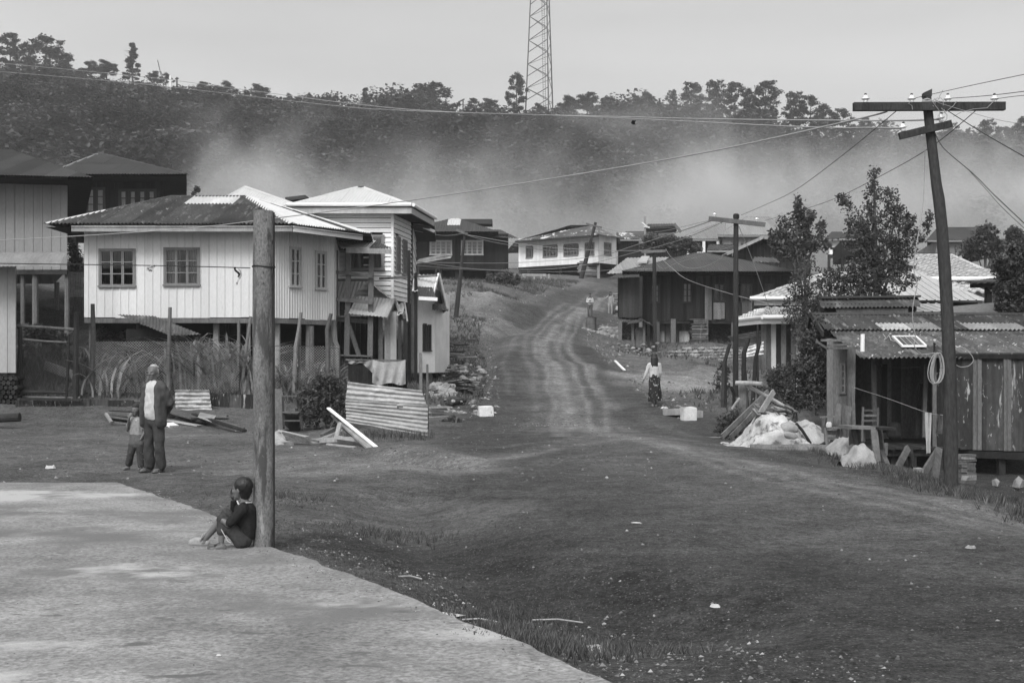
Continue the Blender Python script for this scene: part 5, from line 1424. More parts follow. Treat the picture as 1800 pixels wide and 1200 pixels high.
def shrine_box():
 D=62.0
 k=root_at(1126,D,'cabinet_shelter','little post shelter with dark pitched roof over a metal cabinet, before the plank house','shelter')
 for px,yb in((1112,622),(1132,620),(1140,614)):
  x=GX(px,D+(0 if px<1135 else .7));d=D+(0 if px<1135 else .7)
  mb=MB();mb.bar((x,d,G(x,d)-.1),(x,d,W(0,566,d).z),.12,.12);mb.obj('post',wood_mid,k)
 roof_face([W(1101,570,D-.5),W(1128,566,D-.5),W(1131,560,D+.5),W(1108,561,D+.5)],k,dark_roof,kind='corr',pitch=.14,amp=.015,sw=.8,rl=3)
 roof_face([W(1126,561,D-.5),W(1147,573,D-.5),W(1147,571,D+.9),W(1128,559,D+.9)],k,dark_roof,kind='corr',pitch=.14,amp=.015,sw=.8,rl=3)
 c=thing('metal_cabinet','tall grey metal cabinet on short feet under the little post shelter','cabinet',(GX(1125,D+.35),D+.35,G(GX(1125,D+.35),D+.35)))
 x,y=GX(1125,D+.35),D+.35;z0,z1=W(0,611,y).z,W(0,580,y).z
 mb=MB();mb.box((x,y,(z0+z1)/2),(.42,.4,z1-z0));mb.obj('body',barrel_m,c)
 mb=MB();mb.hexa([Vector((x+a*.24,y+b*.24,z1))for a,b in((-1,-1),(1,-1),(1,1),(-1,1))],[Vector((x+a*.13,y+b*.13,z1+.14))for a,b in((-1,-1),(1,-1),(1,1),(-1,1))]);mb.obj('cap',barrel_m,c)
 for sx in(-.17,.17):
  mb=MB();mb.bar((x+sx,y,G(x,y)-.05),(x+sx,y,z0),.05,.05);mb.obj('foot',iron_m,c)
shrine_box()
def tiled_roof(h,q,name='tile_roof',tw=.3,tl=.36):
 """barrel tiles in rows as real relief, joined into one part"""
 a,b,c=Vector(q[0]),Vector(q[1]),Vector(q[2])
 fr=frame(a,b-a,c-a);p0,U,V,Nn=fr
 pl=[((Vector(p)-a).dot(U),(Vector(p)-a).dot(V))for p in q]
 us=[p[0]for p in pl];vv=[p[1]for p in pl]
 edges=[(pl[i],pl[(i+1)%len(pl)])for i in range(len(pl))]
 def clipv(u):
  ys=[A_[1]+(B_[1]-A_[1])*(u-A_[0])/(B_[0]-A_[0])for A_,B_ in edges if abs(A_[0]-B_[0])>1e-9 and min(A_[0],B_[0])<=u<=max(A_[0],B_[0])]
  return(min(ys),max(ys))if len(ys)>=2 else(0,0)
 rows=int(max(vv)/tl)+1;cols=int((max(us)-min(us))/tw)+1
 made=0;stuff=MB()
 for r in range(rows):
  for c_ in range(cols):
   u=min(us)+(c_+.5)*tw;lo,hi=clipv(u)
   v0,v1=r*tl,(r+1)*tl+.05
   if v0<lo-.15 or v1>hi+.1:continue
   mb=stuff
   s=rnd.uniform(.8,1.2);P=[]
   for vv2,zz in((v0,.055),(v1,.0)):
    for k in range(6):
     t=k/5;P.append(p0+U*(u-tw/2+t*tw)+V*(vv2+(.03*sin(t*6.28)if vv2==v0 else 0))+Nn*(zz+.038*sin(t*6.28)))
   fc=[(k,k+1,k+7,k+6)for k in range(5)]
   P+=[P[k]-Nn*.05 for k in range(6)];fc+=[(12+k,13+k,k+1,k)for k in range(5)]
   mb.add(P,fc,s)
 return stuff.obj(name,tile_m,h,kind='stuff')
def house_tiled():
 D=50.0
 h=root_at(1400,52,'tiled_house','house with pale tiled roofs and white gutters half hidden behind the dark bushy tree','house')
 e0,e1=W(1322,523,D),W(1600,523,D);ra,rb=W(1455,478,54.5),W(1520,478,54.5)
 mb=MB();mb.bar(ra,rb,.1,.1);ro=mb.obj('roof',wood_dark,h)
 tiled_roof(ro,[e0,e1,rb,ra]);
 e3=Vector((e0.x*59/50,59,e0.z));tiled_roof(ro,[e3,e0,ra])
 mb=MB();mb.tube([e0+Vector((-.1,-.08,-.03)),e1+Vector((0,-.08,-.03))],.075,8);mb.obj('gutter',gutter_m,ro)
 mb=MB();mb.bar(e0+Vector((.1,.1,-.2)),e1+Vector((0,.1,-.2)),.05,.2);mb.obj('fascia_board',frame_pale,ro)
 ridge_cap(e0,ra,ro,tile_m,.13);ridge_cap(ra,rb,ro,tile_m,.13)
 zf=W(0,600,D+.8).z
 fr,w=wall_frame((GX(1340,D+.8),D+.8),(GX(1600,D+.8),D+.8),zf);boards(fr,w,e0.z-zf,h,'wall_planks',wood_mid,.2,True,join=True)
 D2=40.5
 f0,f1=W(1297,566,D2-.3),W(1420,562,D2-.7);f0.z=f1.z=W(0,556,D2-.6).z
 g0,g1=W(1345,541,43.5),W(1420,541,43.5)
 f0=W(1298,556,D2+1.6);f0.z=f1.z
 fm_=W(1340,556,D2-.7);fm_.z=f1.z
 mb=MB();mb.bar(g0,g1,.08,.08);r2=mb.obj('porch_roof',wood_dark,h)
 tiled_roof(r2,[fm_,f1,g1,g0],tw=.26,tl=.3);tiled_roof(r2,[f0,fm_,g0],tw=.26,tl=.3)
 for a,b in((f0,fm_),(fm_,f1)):
  mb=MB();mb.tube([a+Vector((0,-.07,-.03)),b+Vector((0,-.07,-.03))],.07,8);mb.obj('gutter',gutter_m,r2)
  mb=MB();mb.bar(a+Vector((0,.08,-.17)),b+Vector((0,.08,-.17)),.04,.13);mb.obj('fascia_board',gutter_m,r2)
 zb=G(GX(1370,D2),D2)-.1
 fr,w=wall_frame((GX(1338,D2),D2),(GX(1452,D2),D2),zb)
 n=13;
 for i in range(n):
  px0=1338+i*8.8
  mt=[wood_pale,wood_mid,white_paint,wood_dark,wood_pale,wood_dark,wood_pale,white_paint,wood_dark,wood_dark,wood_mid,wood_dark,wood_mid][i]
  f2,w2=wall_frame((GX(px0,D2-.02*(i%2)),D2-.02*(i%2)),(GX(px0+8.2,D2-.02*(i%2)),D2-.02*(i%2)),zb)
  mb=MB();mb.bar(Vector((f2[0].x+w2/2,D2-.02*(i%2),W(0,648,D2).z if i<7 else zb)),Vector((f2[0].x+w2/2,D2-.02*(i%2),f1.z-.1)),w2,.02,up=(0,1,0),sh=.75);mb.obj('plank',mt,h)
 k=root_at(1660,46,'tile_and_metal_roof_house','house right of the bushy tree with pale wavy tiles above a ribbed metal roof','house')
 a,b=W(1560,488,44),W(1764,488,44);ra,rb=W(1602,447,49),W(1672,447,49)
 mb=MB();mb.bar(ra,rb,.1,.1);ro=mb.obj('roof',wood_dark,k)
 tiled_roof(ro,[a,b,rb,ra]);c=Vector((b.x+.2,54,b.z));tiled_roof(ro,[b,c,rb]);ridge_cap(rb,b,ro,tile_m,.14);ridge_cap(ra,rb,ro,tile_m,.14)
 mb=MB();mb.tube([a+Vector((0,-.08,-.04)),b+Vector((0,-.08,-.04))],.07,8);mb.obj('gutter',gutter_m,ro)
 a,b=W(1560,514,42.5),W(1736,514,42.5);ra,rb=W(1586,478,46),W(1652,478,46)
 tiled_roof(ro,[a,b,rb,ra]);ridge_cap(rb,b,ro,tile_m,.15)
 zf=G(GX(1650,45),45)
 fr,w=wall_frame((GX(1570,45),45),(GX(1755,45),45),zf);boards(fr,w,W(0,490,45).z-zf,k,'wall_planks',fascia_m,.2,True,join=True)
 a,b=W(1535,528,39.5),W(1735,528,39.5);ra,rb=W(1555,476,44.0),W(1604,476,44.0)
 roof_face([a,b,rb,ra],ro,ribroof,name='metal_sheet',kind='rib',pitch=.26,amp=.03,sw=.8,rl=9,sh=lambda u,v:1.15+rnd.random()*.15)
 ridge_cap(rb,b,ro,tile_m,.14)
 mb=MB();mb.bar(a+Vector((0,.3,-.2)),b+Vector((-.2,.3,-.2)),.1,.3);mb.obj('fascia_board',wood_black,ro)
 f2,w2=wall_frame((GX(1540,40.5),40.5),(GX(1728,40.5),40.5),G(GX(1640,40.5),40.5));boards(f2,w2,a.z-.2-f2[0].z,k,'wall_planks',wood_mid,.2,True,join=True)
 a,b=W(1600,548,37),W(1660,548,37)
 roof_face([a,b,W(1660,534,39),W(1600,534,39)],ro,ribroof,kind='rib',pitch=.26,amp=.03,sw=.8,rl=9)
 s=root_at(1735,36,'side_shed','small dark slant roof on a black post beside the ribbed metal roof','shed')
 roof_face([W(1683,500,35),W(1830,492,35),W(1830,484,38),W(1740,486,38)],s,dark_roof,name='roof_sheet',kind='corr',pitch=.2,amp=.01,sw=1,rl=6)
 mb=MB();mb.bar(W(1706,501,35.2),W(1830,497,35.2),.1,.16);mb.obj('beam',wood_dark,s)
 x=GX(1737,35.4);mb=MB();mb.bar((x,35.4,G(x,35.4)),(x,35.4,W(0,499,35.4).z),.16,.16);mb.obj('post',wood_black,s)
 mb=MB();mb.bar(W(1655,549,34.5),W(1830,533,34.5),.06,.28);mb.obj('fascia_board',fascia_m,s)
 f2,w2=wall_frame((GX(1680,35.6),35.6),(GX(1850,35.6),35.6),G(GX(1740,35.6),35.6));boards(f2,w2,W(0,545,35.6).z-f2[0].z,s,'wall_planks',wood_dark,.2,True,join=True)
house_tiled()
roof_block('white_window_house','far house with a small white window behind the big utility pole',1630,1752,92,421,400,1648,1735,5,dark_roof,fascia_m,452,wins=((1681,433,1687,449),),wx=(1645,1745))
roof_block('white_gable_house','small white building glimpsed between the two bushy trees',1450,1492,96,419,408,1462,1480,3,dark_roof,white_paint,447,wx=(1458,1482))
roof_block('dark_peak_house','far dark pointed roof just left of the bushy tree top',1476,1540,84,418,396,1502,1512,4,dark_roof,wood_black,450)
roof_block('far_low_house','low dark roof at the far right between the shrubs',1735,1830,80,470,457,1740,1820,4,dark_roof,wood_dark,490)
def shack():
 h=root_at(1640,30,'porch_shack','weathered shack with patched rusty corrugated roof and raised porch, behind the big utility pole','house',z=-.9)
 Dr=32.5;De=27.6
 zr=W(0,553,Dr).z;ze=W(0,629,De).z
 deck_z=-.30
 L=lambda px,D:GX(px,D)
 xL,xR=L(1428,Dr),L(1860,Dr)
 Dm=30.6;zm=ze+(zr-ze)*(Dm-De)/(Dr-De)
 mb=MB();mb.bar((xL,Dr,zr-.08),(xR,Dr,zr-.08),.08,.1);ro=mb.obj('roof',wood_dark,h)
 up=[Vector((L(1450,Dm),Dm,zm)),Vector((L(1900,Dm),Dm,zm)),Vector((xR+.6,Dr,zr)),Vector((xL,Dr,zr))]
 roof_face(up,ro,rust,kind='corr',pitch=.105,amp=.024,sw=.75,rl=.8,seg=4,ragged=.05,sh=lambda u,v:rnd.uniform(.65,1.1),matf=lambda u,v:scrap_metal if(v<.6 and(1.5<u<2.6 or 3.4<u<4.9))else rust)
 lo=[Vector((L(1512,De),De,ze)),Vector((L(1950,De),De,ze)),Vector((L(1900,Dm),Dm+.15,zm-.03)),Vector((L(1460,Dm),Dm+.15,zm-.03))]
 roof_face(lo,ro,rust,kind='corr',pitch=.105,amp=.024,sw=.75,rl=1.3,seg=4,ragged=.12,sh=lambda u,v:rnd.uniform(.8,1.3),matf=lambda u,v:speckled)
 back=[Vector((xR+.6,37.5,ze)),Vector((L(1404,37.5),37.5,ze)),Vector((xL,Dr,zr)),Vector((xR+.6,Dr,zr))]
 roof_face(back,ro,rust,kind='corr',pitch=.2,amp=.02,sw=.9,rl=9)
 ridge_cap((xL,Dr,zr+.02),(xR,Dr,zr+.02),ro,dark_roof,.13)
 for p,q in(((xL-.03,Dr,zr),(L(1443,Dm),Dm-.2,zm-.1)),((xL-.05,Dr,zr),(L(1412,35.6),35.6,W(0,612,35.6).z))):
  mb=MB();mb.bar(p,q,.05,.14);mb.obj('barge_board',wood_dark,ro)
 a,b=W(1447,546,33),W(1606,544,33)
 mb=MB();mb.bar(W(1470,548,32.9),W(1596,547,32.9),.06,.16);cl=mb.obj('raised_vent',wood_mid,ro)
 mb=MB();mb.bar(W(1445,541,33.5),W(1606,541,33.5),.5,.2);mb.obj('vent_wall',wood_black,cl)
 roof_face([W(1443,541,32.8),W(1618,539,32.8),W(1614,523,34),W(1440,525,34)],cl,rust,kind='corr',pitch=.105,amp=.024,sw=.75,rl=3)
 mb=MB();mb.bar(W(1440,523,33.8),W(1616,521,33.8),.3,.05);mb.obj('ridge_cap',dark_roof,cl)
 x0,x1=L(1500,28),L(1960,27)
 mbs=[]
 i=0;x=L(1505,28.2)
 while x<L(1690,28):
  mb=MB();w=rnd.uniform(.16,.2)
  mb.box((x+w/2,29.3,deck_z+rnd.uniform(0,.01)),(w-.012,3.4+rnd.uniform(0,.15),.045),sh=rnd.uniform(.8,1.3));mb.obj('deck_board',wood_dark,h);x+=w
 mb=MB();mb.bar((L(1505,27.7),27.72,deck_z-.10),(L(1700,27.7),27.72,deck_z-.10),.06,.13);mb.obj('deck_beam',wood_dark,h)
 zt=ze+.05
 fr,w=wall_frame((L(1454,30.6),30.6),(L(1500,30.2),30.2),deck_z-.55)
 r=px_rect(fr,1480,640,1486,690)
 boards(fr,w,zt+.5-deck_z+.5,h,'plank',wood_mid,.15,True,holes=(r,),join=False,ragged=.05,shv=.35)
 window(fr,r,h,1,4,fm=wood_mid,fw=.03,glass=inner_m)
 fr,w=wall_frame((L(1500,31),31.0),(L(1650,31),31.0),deck_z)
 boards(fr,w,zt+.6-deck_z,h,'plank',wood_mid,.24,True,join=False,shv=.45)
 fr,w=wall_frame((L(1650,31),31.0),(L(1642,28),28.0),deck_z);boards(fr,w,zt+.3-deck_z,h,'wall_planks',wood_black,.2,True,join=True)
 fr,w=wall_frame((L(1642,28),28.0),(L(1830,26.9),26.9),deck_z-.02)
 sheets([(0,0),(w,0),(w,zt+.08-deck_z),(0,zt+.08-deck_z)],fr,h,'wall_sheet',rusty_wall,'corr',.2,.006,.62,5,sh=lambda u,v:rnd.uniform(.6,1.0),jit=.5)
 for px in(1643,1664,1714,1722,1768,1774,1820):
  u,_=on_plane(fr,px,700);p=fr[0]+fr[1]*u+fr[3]*.04
  mb=MB();mb.bar(p,p+Vector((0,0,zt+.05-deck_z)),.085,.05);mb.obj('batten',wood_mid,h)
 mb=MB();p=fr[0]+fr[3]*.02;q=fr[0]+fr[1]*w+fr[3]*.02;mb.bar(p+Vector((0,0,-.1)),q+Vector((0,0,-.1)),.08,.15);mb.obj('floor_beam',wood_dark,h)
 mb=MB();p+=Vector((0,-.03,zt-deck_z));q+=Vector((0,-.03,zt-deck_z));mb.bar(p,q,.08,.1);mb.obj('wall_plate',wood_black,h)
 f3,w3=wall_frame((L(1830,26.9),26.9),(L(1830,26.9)+.5,37),deck_z-.02);boards(f3,w3,zt-deck_z,h,'wall_planks',wood_black,.3,True,join=True)
 f3,w3=wall_frame((L(1830,26.9)+.5,37),(L(1458,37),37),deck_z-.9);boards(f3,w3,zt-deck_z+.9,h,'wall_planks',wood_black,.3,True,join=True)
 f3,w3=wall_frame((L(1458,37),37),(L(1454,30.6),30.6),deck_z-.7);boards(f3,w3,zt-deck_z+.9,h,'wall_planks',wood_dark,.3,True,join=True)
 mb=MB();mb.box(((L(1642,28)+L(1830,27))/2+.3,32.2,deck_z-.1),(L(1830,27)-L(1642,28)+.5,8.5,.08));mb.obj('floor',wood_black,h)
 for pa,pb,D,w,mt in(((1494,742),(1497,612),27.7,.15,wood_mid),((1503,742),(1499,690),27.6,.07,wood_mid),((1537,764),(1536,634),28.4,.09,wood_mid),((1553,760),(1554,640),29.8,.13,wood_dark),((1624,768),(1628,640),28.6,.08,wood_mid),((1612,765),(1618,674),29,.1,wood_dark)):
  p,q=W(pa[0],pa[1],D),W(pb[0],pb[1],D)
  if D<27.8:p.z=G(p.x,D)-.1
  mb=MB();mb.bar(p,q,w,w*.8);mb.obj('post',mt,h)
 for px,D in((1520,27.8),(1570,27.9),(1604,27.8),(1650,27.8),(1700,27.7),(1760,27.4),(1600,30),(1680,31),(1750,31)):
  stilt(px,D,deck_z-.1,.07,h,mat=wood_dark,rnd_=False)
 k=thing('lath_frame','loose frame of laths and planks lying over the left roof corner of the shack','frame',W(1497,606,27.3))
 for a,b,w in(((1434,599),(1455,613),.09),((1443,598),(1542,598),.09),((1455,612),(1560,610),.11),((1536,593),(1560,608),.06),((1455,607),(1500,605),.07)):
  mb=MB();mb.bar(W(a[0],a[1],27.25),W(b[0],b[1],27.2),w,.05);mb.obj('lath',wood_mid,k)
 k=props(MB_tube([W(1516,618,27.0),W(1516.5,587,27.0)],.045,'plastic_pipe',white_paint),'short white plastic pipe standing against the shack roof','pipe')
 s=thing('solar_panel','small solar panel lying on the rusty shack roof','solar panel',W(1597,607,28))
 nrm=(lo[1]-lo[0]).cross(lo[3]-lo[0]).normalized()
 def onroof(px,py):
  fr_=frame(lo[0],lo[1]-lo[0],lo[3]-lo[0]);u,v=on_plane(fr_,px,py);return fr_[0]+fr_[1]*u+fr_[2]*v+nrm*.07
 c=[onroof(1586,614),onroof(1627,614),onroof(1609,597),onroof(1569,597)]
 mb=MB();mb.hexa([p-nrm*.02 for p in c],[p+nrm*.015 for p in c]);mb.obj('glass_face',panel_m,s)
 for i in range(4):
  mb=MB();mb.bar(c[i]+nrm*.01,c[(i+1)%4]+nrm*.01,.045,.05);mb.obj('panel_frame',gutter_m,s)
 for i in(1,2,3):
  mb=MB();mb.bar(c[0].lerp(c[1],i/4)+nrm*.02,c[3].lerp(c[2],i/4)+nrm*.02,.012,.01);mb.obj('grid_line',frame_pale,s)
 mb=MB();mb.tube([onroof(1552,592),onroof(1558,600),onroof(1562,594),onroof(1566,603),onroof(1580,606)],.012,4);props(mb.obj('panel_wire',cable_w),'thin pale wire curling from the solar panel across the roof','wire')
 return h
def MB_tube(pts,r,name,mat,n=8):
 mb=MB();mb.tube(pts,r,n);return mb.obj(name,mat)
shack()
def concrete_post():
 D=10.52;x=GX(462.5,D)
 t=thing('concrete_post','thick weathered grey post at the edge of the concrete yard, the boy leaning on it','post',(x,D,0))
 mb=MB();zt=W(0,371,D).z
 n=28;r=.084;rings=14
 base=0;vs_=[];fc=[]
 for i in range(rings+1):
  z=-.15+(zt+.15)*i/rings
  for k in range(n):
   a=2*pi*k/n
   rr_=r*(1+.012*sin(3*a+i))*(1+.01*sin(i*1.7))+(.004 if i==0 else 0)
   vs_.append((x+cos(a)*rr_+.004*sin(i*.5),D+sin(a)*rr_,z))
 for i in range(rings):
  for k in range(n):fc.append((i*n+k,i*n+(k+1)%n,(i+1)*n+(k+1)%n,(i+1)*n+k))
 fc.append(tuple(rings*n+k for k in range(n)))
 mb.add(vs_,fc);mb.obj('shaft',post_m,t,smooth=False)
 mb=MB();mb.bar((x+.083,D+.012,-.1),(x+.083,D+.012,zt-.01),.022,.03);mb.obj('edge_seam',wood_dark,t)
 mb=MB();mb.tube([(x+cos(a)*.089,D+sin(a)*.089,W(0,469,D).z+.005*sin(a*2))for a in[2*pi*i/16 for i in range(17)]],.006,5);mb.tube([(x+.085,D-.02,W(0,469,D).z),(x+.11,D-.05,W(0,471,D).z),(x+.10,D-.06,W(0,467,D).z)],.006,5)
 mb.obj('wire_wrap',cable_m,t)
concrete_post()
def cable(pts,r,mat,label,name='cable',cat='cable',sag=0.0,n=18,group=None):
 """pts: (px, py, D) way points joined smoothly"""
 P=[W(*p)for p in pts];out=[]
 if len(P)==2:
  for i in range(n+1):
   t=i/n;p=P[0].lerp(P[1],t);p.z-=sag*4*t*(1-t);out.append(p)
 else:
  m=len(P)
  for i in range(m-1):
   p0,p1,p2,p3=P[max(i-1,0)],P[i],P[i+1],P[min(i+2,m-1)]
   for k in range(8):
    t=k/8
    out.append(.5*((2*p1)+(p2-p0)*t+(2*p0-5*p1+4*p2-p3)*t*t+(3*p1-p0-3*p2+p3)*t**3))
  out.append(P[-1])
 mb=MB();mb.tube(out,r,5);o=mb.obj(name,mat,smooth=True)
 return props(o,label,cat,group)
cable([(-60,461,10.6),(0,463,10.55),(220,466,10.5),(330,468,10.48),(440,471,10.45)],.0042,cable_m,'dark clothes wire running from the left edge to the grey concrete post','clothes_wire','wire')
def rag(name,label,px,py,D,w,h,mat,seed):
 R=random.Random(seed);mb=MB();nx,nz=6,8;g=[]
 p=W(px,py,D)
 for j in range(nz+1):
  for i in range(nx+1):
   t=i/nx-.5;v=j/nz;ww=w*(1-.4*v)
   g.append((p.x+t*ww+.02*sin(v*5+seed),p.y+.015*sin(t*9+v*3)-.006,p.z-v*h+.008*sin(t*14)))
 f=[(j*(nx+1)+i,j*(nx+1)+i+1,(j+1)*(nx+1)+i+1,(j+1)*(nx+1)+i)for j in range(nz)for i in range(nx)]
 mb.add(g,f);return props(mb.obj(name,mat,smooth=True),label,'rag')
rag('tied_rag','small white rag knotted on the clothes wire between the two house windows',266,466,10.49,.05,.05,cl_white,1)
rag('tied_rag','thin dark and pale strip hanging from the clothes wire left of the concrete post',417,470,10.45,.018,.08,cl_dark,4)
rag('tied_rag','long thin white strip dangling from the wire just left of the post',420.5,473,10.44,.014,.13,cl_white,6)
def insulator(p,parent,s=1.0,axis=None):
 mb=MB();mb.lathe(p,[(.028*s,0),(.03*s,.02*s),(.024*s,.03*s),(.036*s,.04*s),(.055*s,.05*s),(.034*s,.066*s),(.026*s,.075*s),(.03*s,.09*s),(.012*s,.1*s)],14,axis=axis)
 o=mb.obj('insulator',insul_m,parent,smooth=True)
 mb=MB();mb.lathe(Vector(p)+Vector((0,0,.095*s)),[(.012*s,0),(.018*s,.01*s),(.014*s,.025*s)],8);mb.obj('pin',iron_m,parent);return o
def big_pole():
 D=16.0
 t=thing('utility_pole','tall crooked wooden utility pole with long crossarm and white insulators, in front of the shack','utility pole',GP(1672,D))
 pts=[(1672,862,12.5),(1671.5,780,12.5),(1670,690,12),(1669,640,11.6),(1665.5,560,10.8),(1661,480,10.4),(1656,400,10),(1650.5,350,9.9),(1646,325,9.2),(1641,280,8.6),(1635,230,8.2),(1631,190,8),(1629,168,7.8)]
 mb=MB();S=F/D
 mb.tube([W(a,b,D)for a,b,c in pts],[c/S for a,b,c in pts],14,jit=.07)
 a=W(1629,168,D);b=W(1629.5,159,D)
 mb.hexa([a+Vector((x*.05,y*.05,-.02))for x,y in((-1,-1),(1,-1),(1,1),(-1,1))],[a+Vector((x*.05+.004,y*.05,(.03 if x<0 else .075)))for x,y in((-1,-1),(1,-1),(1,1),(-1,1))])
 mb.obj('shaft',pole_m,t,smooth=False)
 mb=MB();mb.bar(W(1500,188,D-.1),W(1766,187,D-.1),.08,.102);ca=mb.obj('crossarm',pole_m,t)
 mb=MB();mb.bar(W(1581,239.5,D-.09),W(1672,217.5,D-.09),.07,.088);cb=mb.obj('short_crossarm',pole_m,t)
 for px in(1521.5,1602.5,1666,1748):insulator(W(px,181,D-.1),ca,1.0)
 insulator(W(1588,231,D-.09),cb,1.0,Vector((-.15,0,1)));insulator(W(1655,214,D-.09),cb,1.0,Vector((-.2,0,1)))
 mb=MB();mb.tube([W(1621,177,D-.085),W(1630,174,D-.1),W(1638,177,D-.085),W(1637,178.5,D-.1),W(1621,179,D-.1)],.012,6);mb.obj('wire_binding',cable_w,t)
 R=random.Random(8)
 mb=MB()
 for k in range(7):
  p=[W(1636+R.uniform(0,10),176+R.uniform(-3,3),D-.14)]
  for i in range(7):p.append(p[-1]+Vector((R.uniform(-.02,.05),R.uniform(-.02,.02),R.uniform(-.035,.03))))
  mb.tube(p,.0035,4)
 for a in([(1640,180),(1652,196),(1651,207),(1656,214)],[(1655,190),(1665,203),(1664,210),(1658,215)],[(1682,178),(1676,186),(1660,199),(1652,197)],[(1602,178),(1597,182),(1603,186),(1604,193)],[(1750,175),(1735,190),(1712,192),(1690,197),(1676,205)]):
  mb.tube([W(x,y,D-.16)for x,y in a],.004,4)
 mb.obj('loose_wires',cable_w,t,kind='stuff')
 c=thing('cable_coil','coil of pale cable hanging on the big utility pole at roof height','cable coil',W(1646,676,D-.12))
 mb=MB()
 for k in range(9):
  cx=1646+R.uniform(-3,4);w=R.uniform(6,12);pts=[]
  for i in range(19):
   a=2*pi*i/18;pts.append(W(cx+w*cos(a)*(1-.25*sin(a))+2*sin(a),647-27*sin(a)+R.uniform(-.6,.6),D-.13-.01*k))
  mb.tube(pts,.0055,5,cap=False)
 mb.obj('loops',cable_w,c)
 cable([(1626,262,D),(1624,330,D),(1620,380,D-.1),(1611,430,D-.2),(1606,470,D-.2),(1612,500,D-.2),(1606,530,D-.2),(1604,560,D-.2),(1609,590,D-.2),(1607,607,D-.2),(1620,622,D-.15),(1644,620,D-.1)],.006,cable_w,'pale cable hanging loosely from the big pole down to its coil','drop_cable')
 cable([(1678,612,D),(1690,610,D),(1704,620,D),(1711,632,D),(1704,642,D),(1690,645,D),(1680,641,D)],.0055,cable_w,'pale cable loop sticking out right of the big utility pole','cable_loop')
 return t
big_pole()
def small_pole(label,px0,py0,px1,py1,D,r0,r1,arm=None,ins=(),cap=False,mid=None):
 base=GP(px1,D)
 t=thing('utility_pole',label,'utility pole',base,'wooden utility poles along the road')
 b=Vector(base)-Vector((0,0,.15));a=W(px0,py0,D)
 mb=MB();m=b.lerp(a,.5)+Vector((mid or 0,0,0));mb.tube([b,b.lerp(m,.5),m,m.lerp(a,.5),a],[r1,r1*.95,(r0+r1)/2,r0*1.05,r0],9,jit=.1);mb.obj('shaft',wood_dark,t)
 if arm:
  (ax,ay),(bx_,by)=arm;mb=MB();mb.bar(W(ax,ay,D-r0-.03),W(bx_,by,D-r0-.03),.08,.13);c=mb.obj('crossarm',wood_mid,t)
  for q in ins:insulator(W(q[0],q[1],D-r0-.03),c,1.2)
 if cap:
  mb=MB();mb.lathe(a+Vector((0,0,-.05)),[(r0*1.25,0),(r0*1.3,.1),(r0*.9,.14)],10);mb.obj('pole_cap',wood_black,t)
 return t
small_pole('wooden utility pole with tilted crossarm standing right of the walking woman',1294,381,1293,700,38,.075,.09,((1246,384),(1345,395)),((1256,381),(1330,389)),True)
small_pole('bare utility pole in front of the dark plank house',1150,433,1151,618,62,.09,.11,((1127,443),(1170,441)),())
small_pole('leaning thin pole on the bank left of the road',817,410,801,546,64,.07,.13,((802,404),(822,412)),())
small_pole('leaning pole with short crossarm in front of the white hilltop house',1047,391,1021,486,104,.12,.2,((1030,393),(1058,400)),(),False)
t=thing('antenna_mast','thin pale antenna mast rising behind the plank house','antenna',GP(1134,100))
mb=MB();p=GP(1134,100);mb.tube([p,W(1134,380,100)],.09,6);mb.obj('mast',wood_pale,t)
mb=MB();mb.bar(W(1128,391,99.9),W(1138,399,99.9),.2,.1);mb.bar(W(1131,398,99.9),W(1142,400,99.9),.12,.1);mb.obj('antenna_head',white_paint,t)
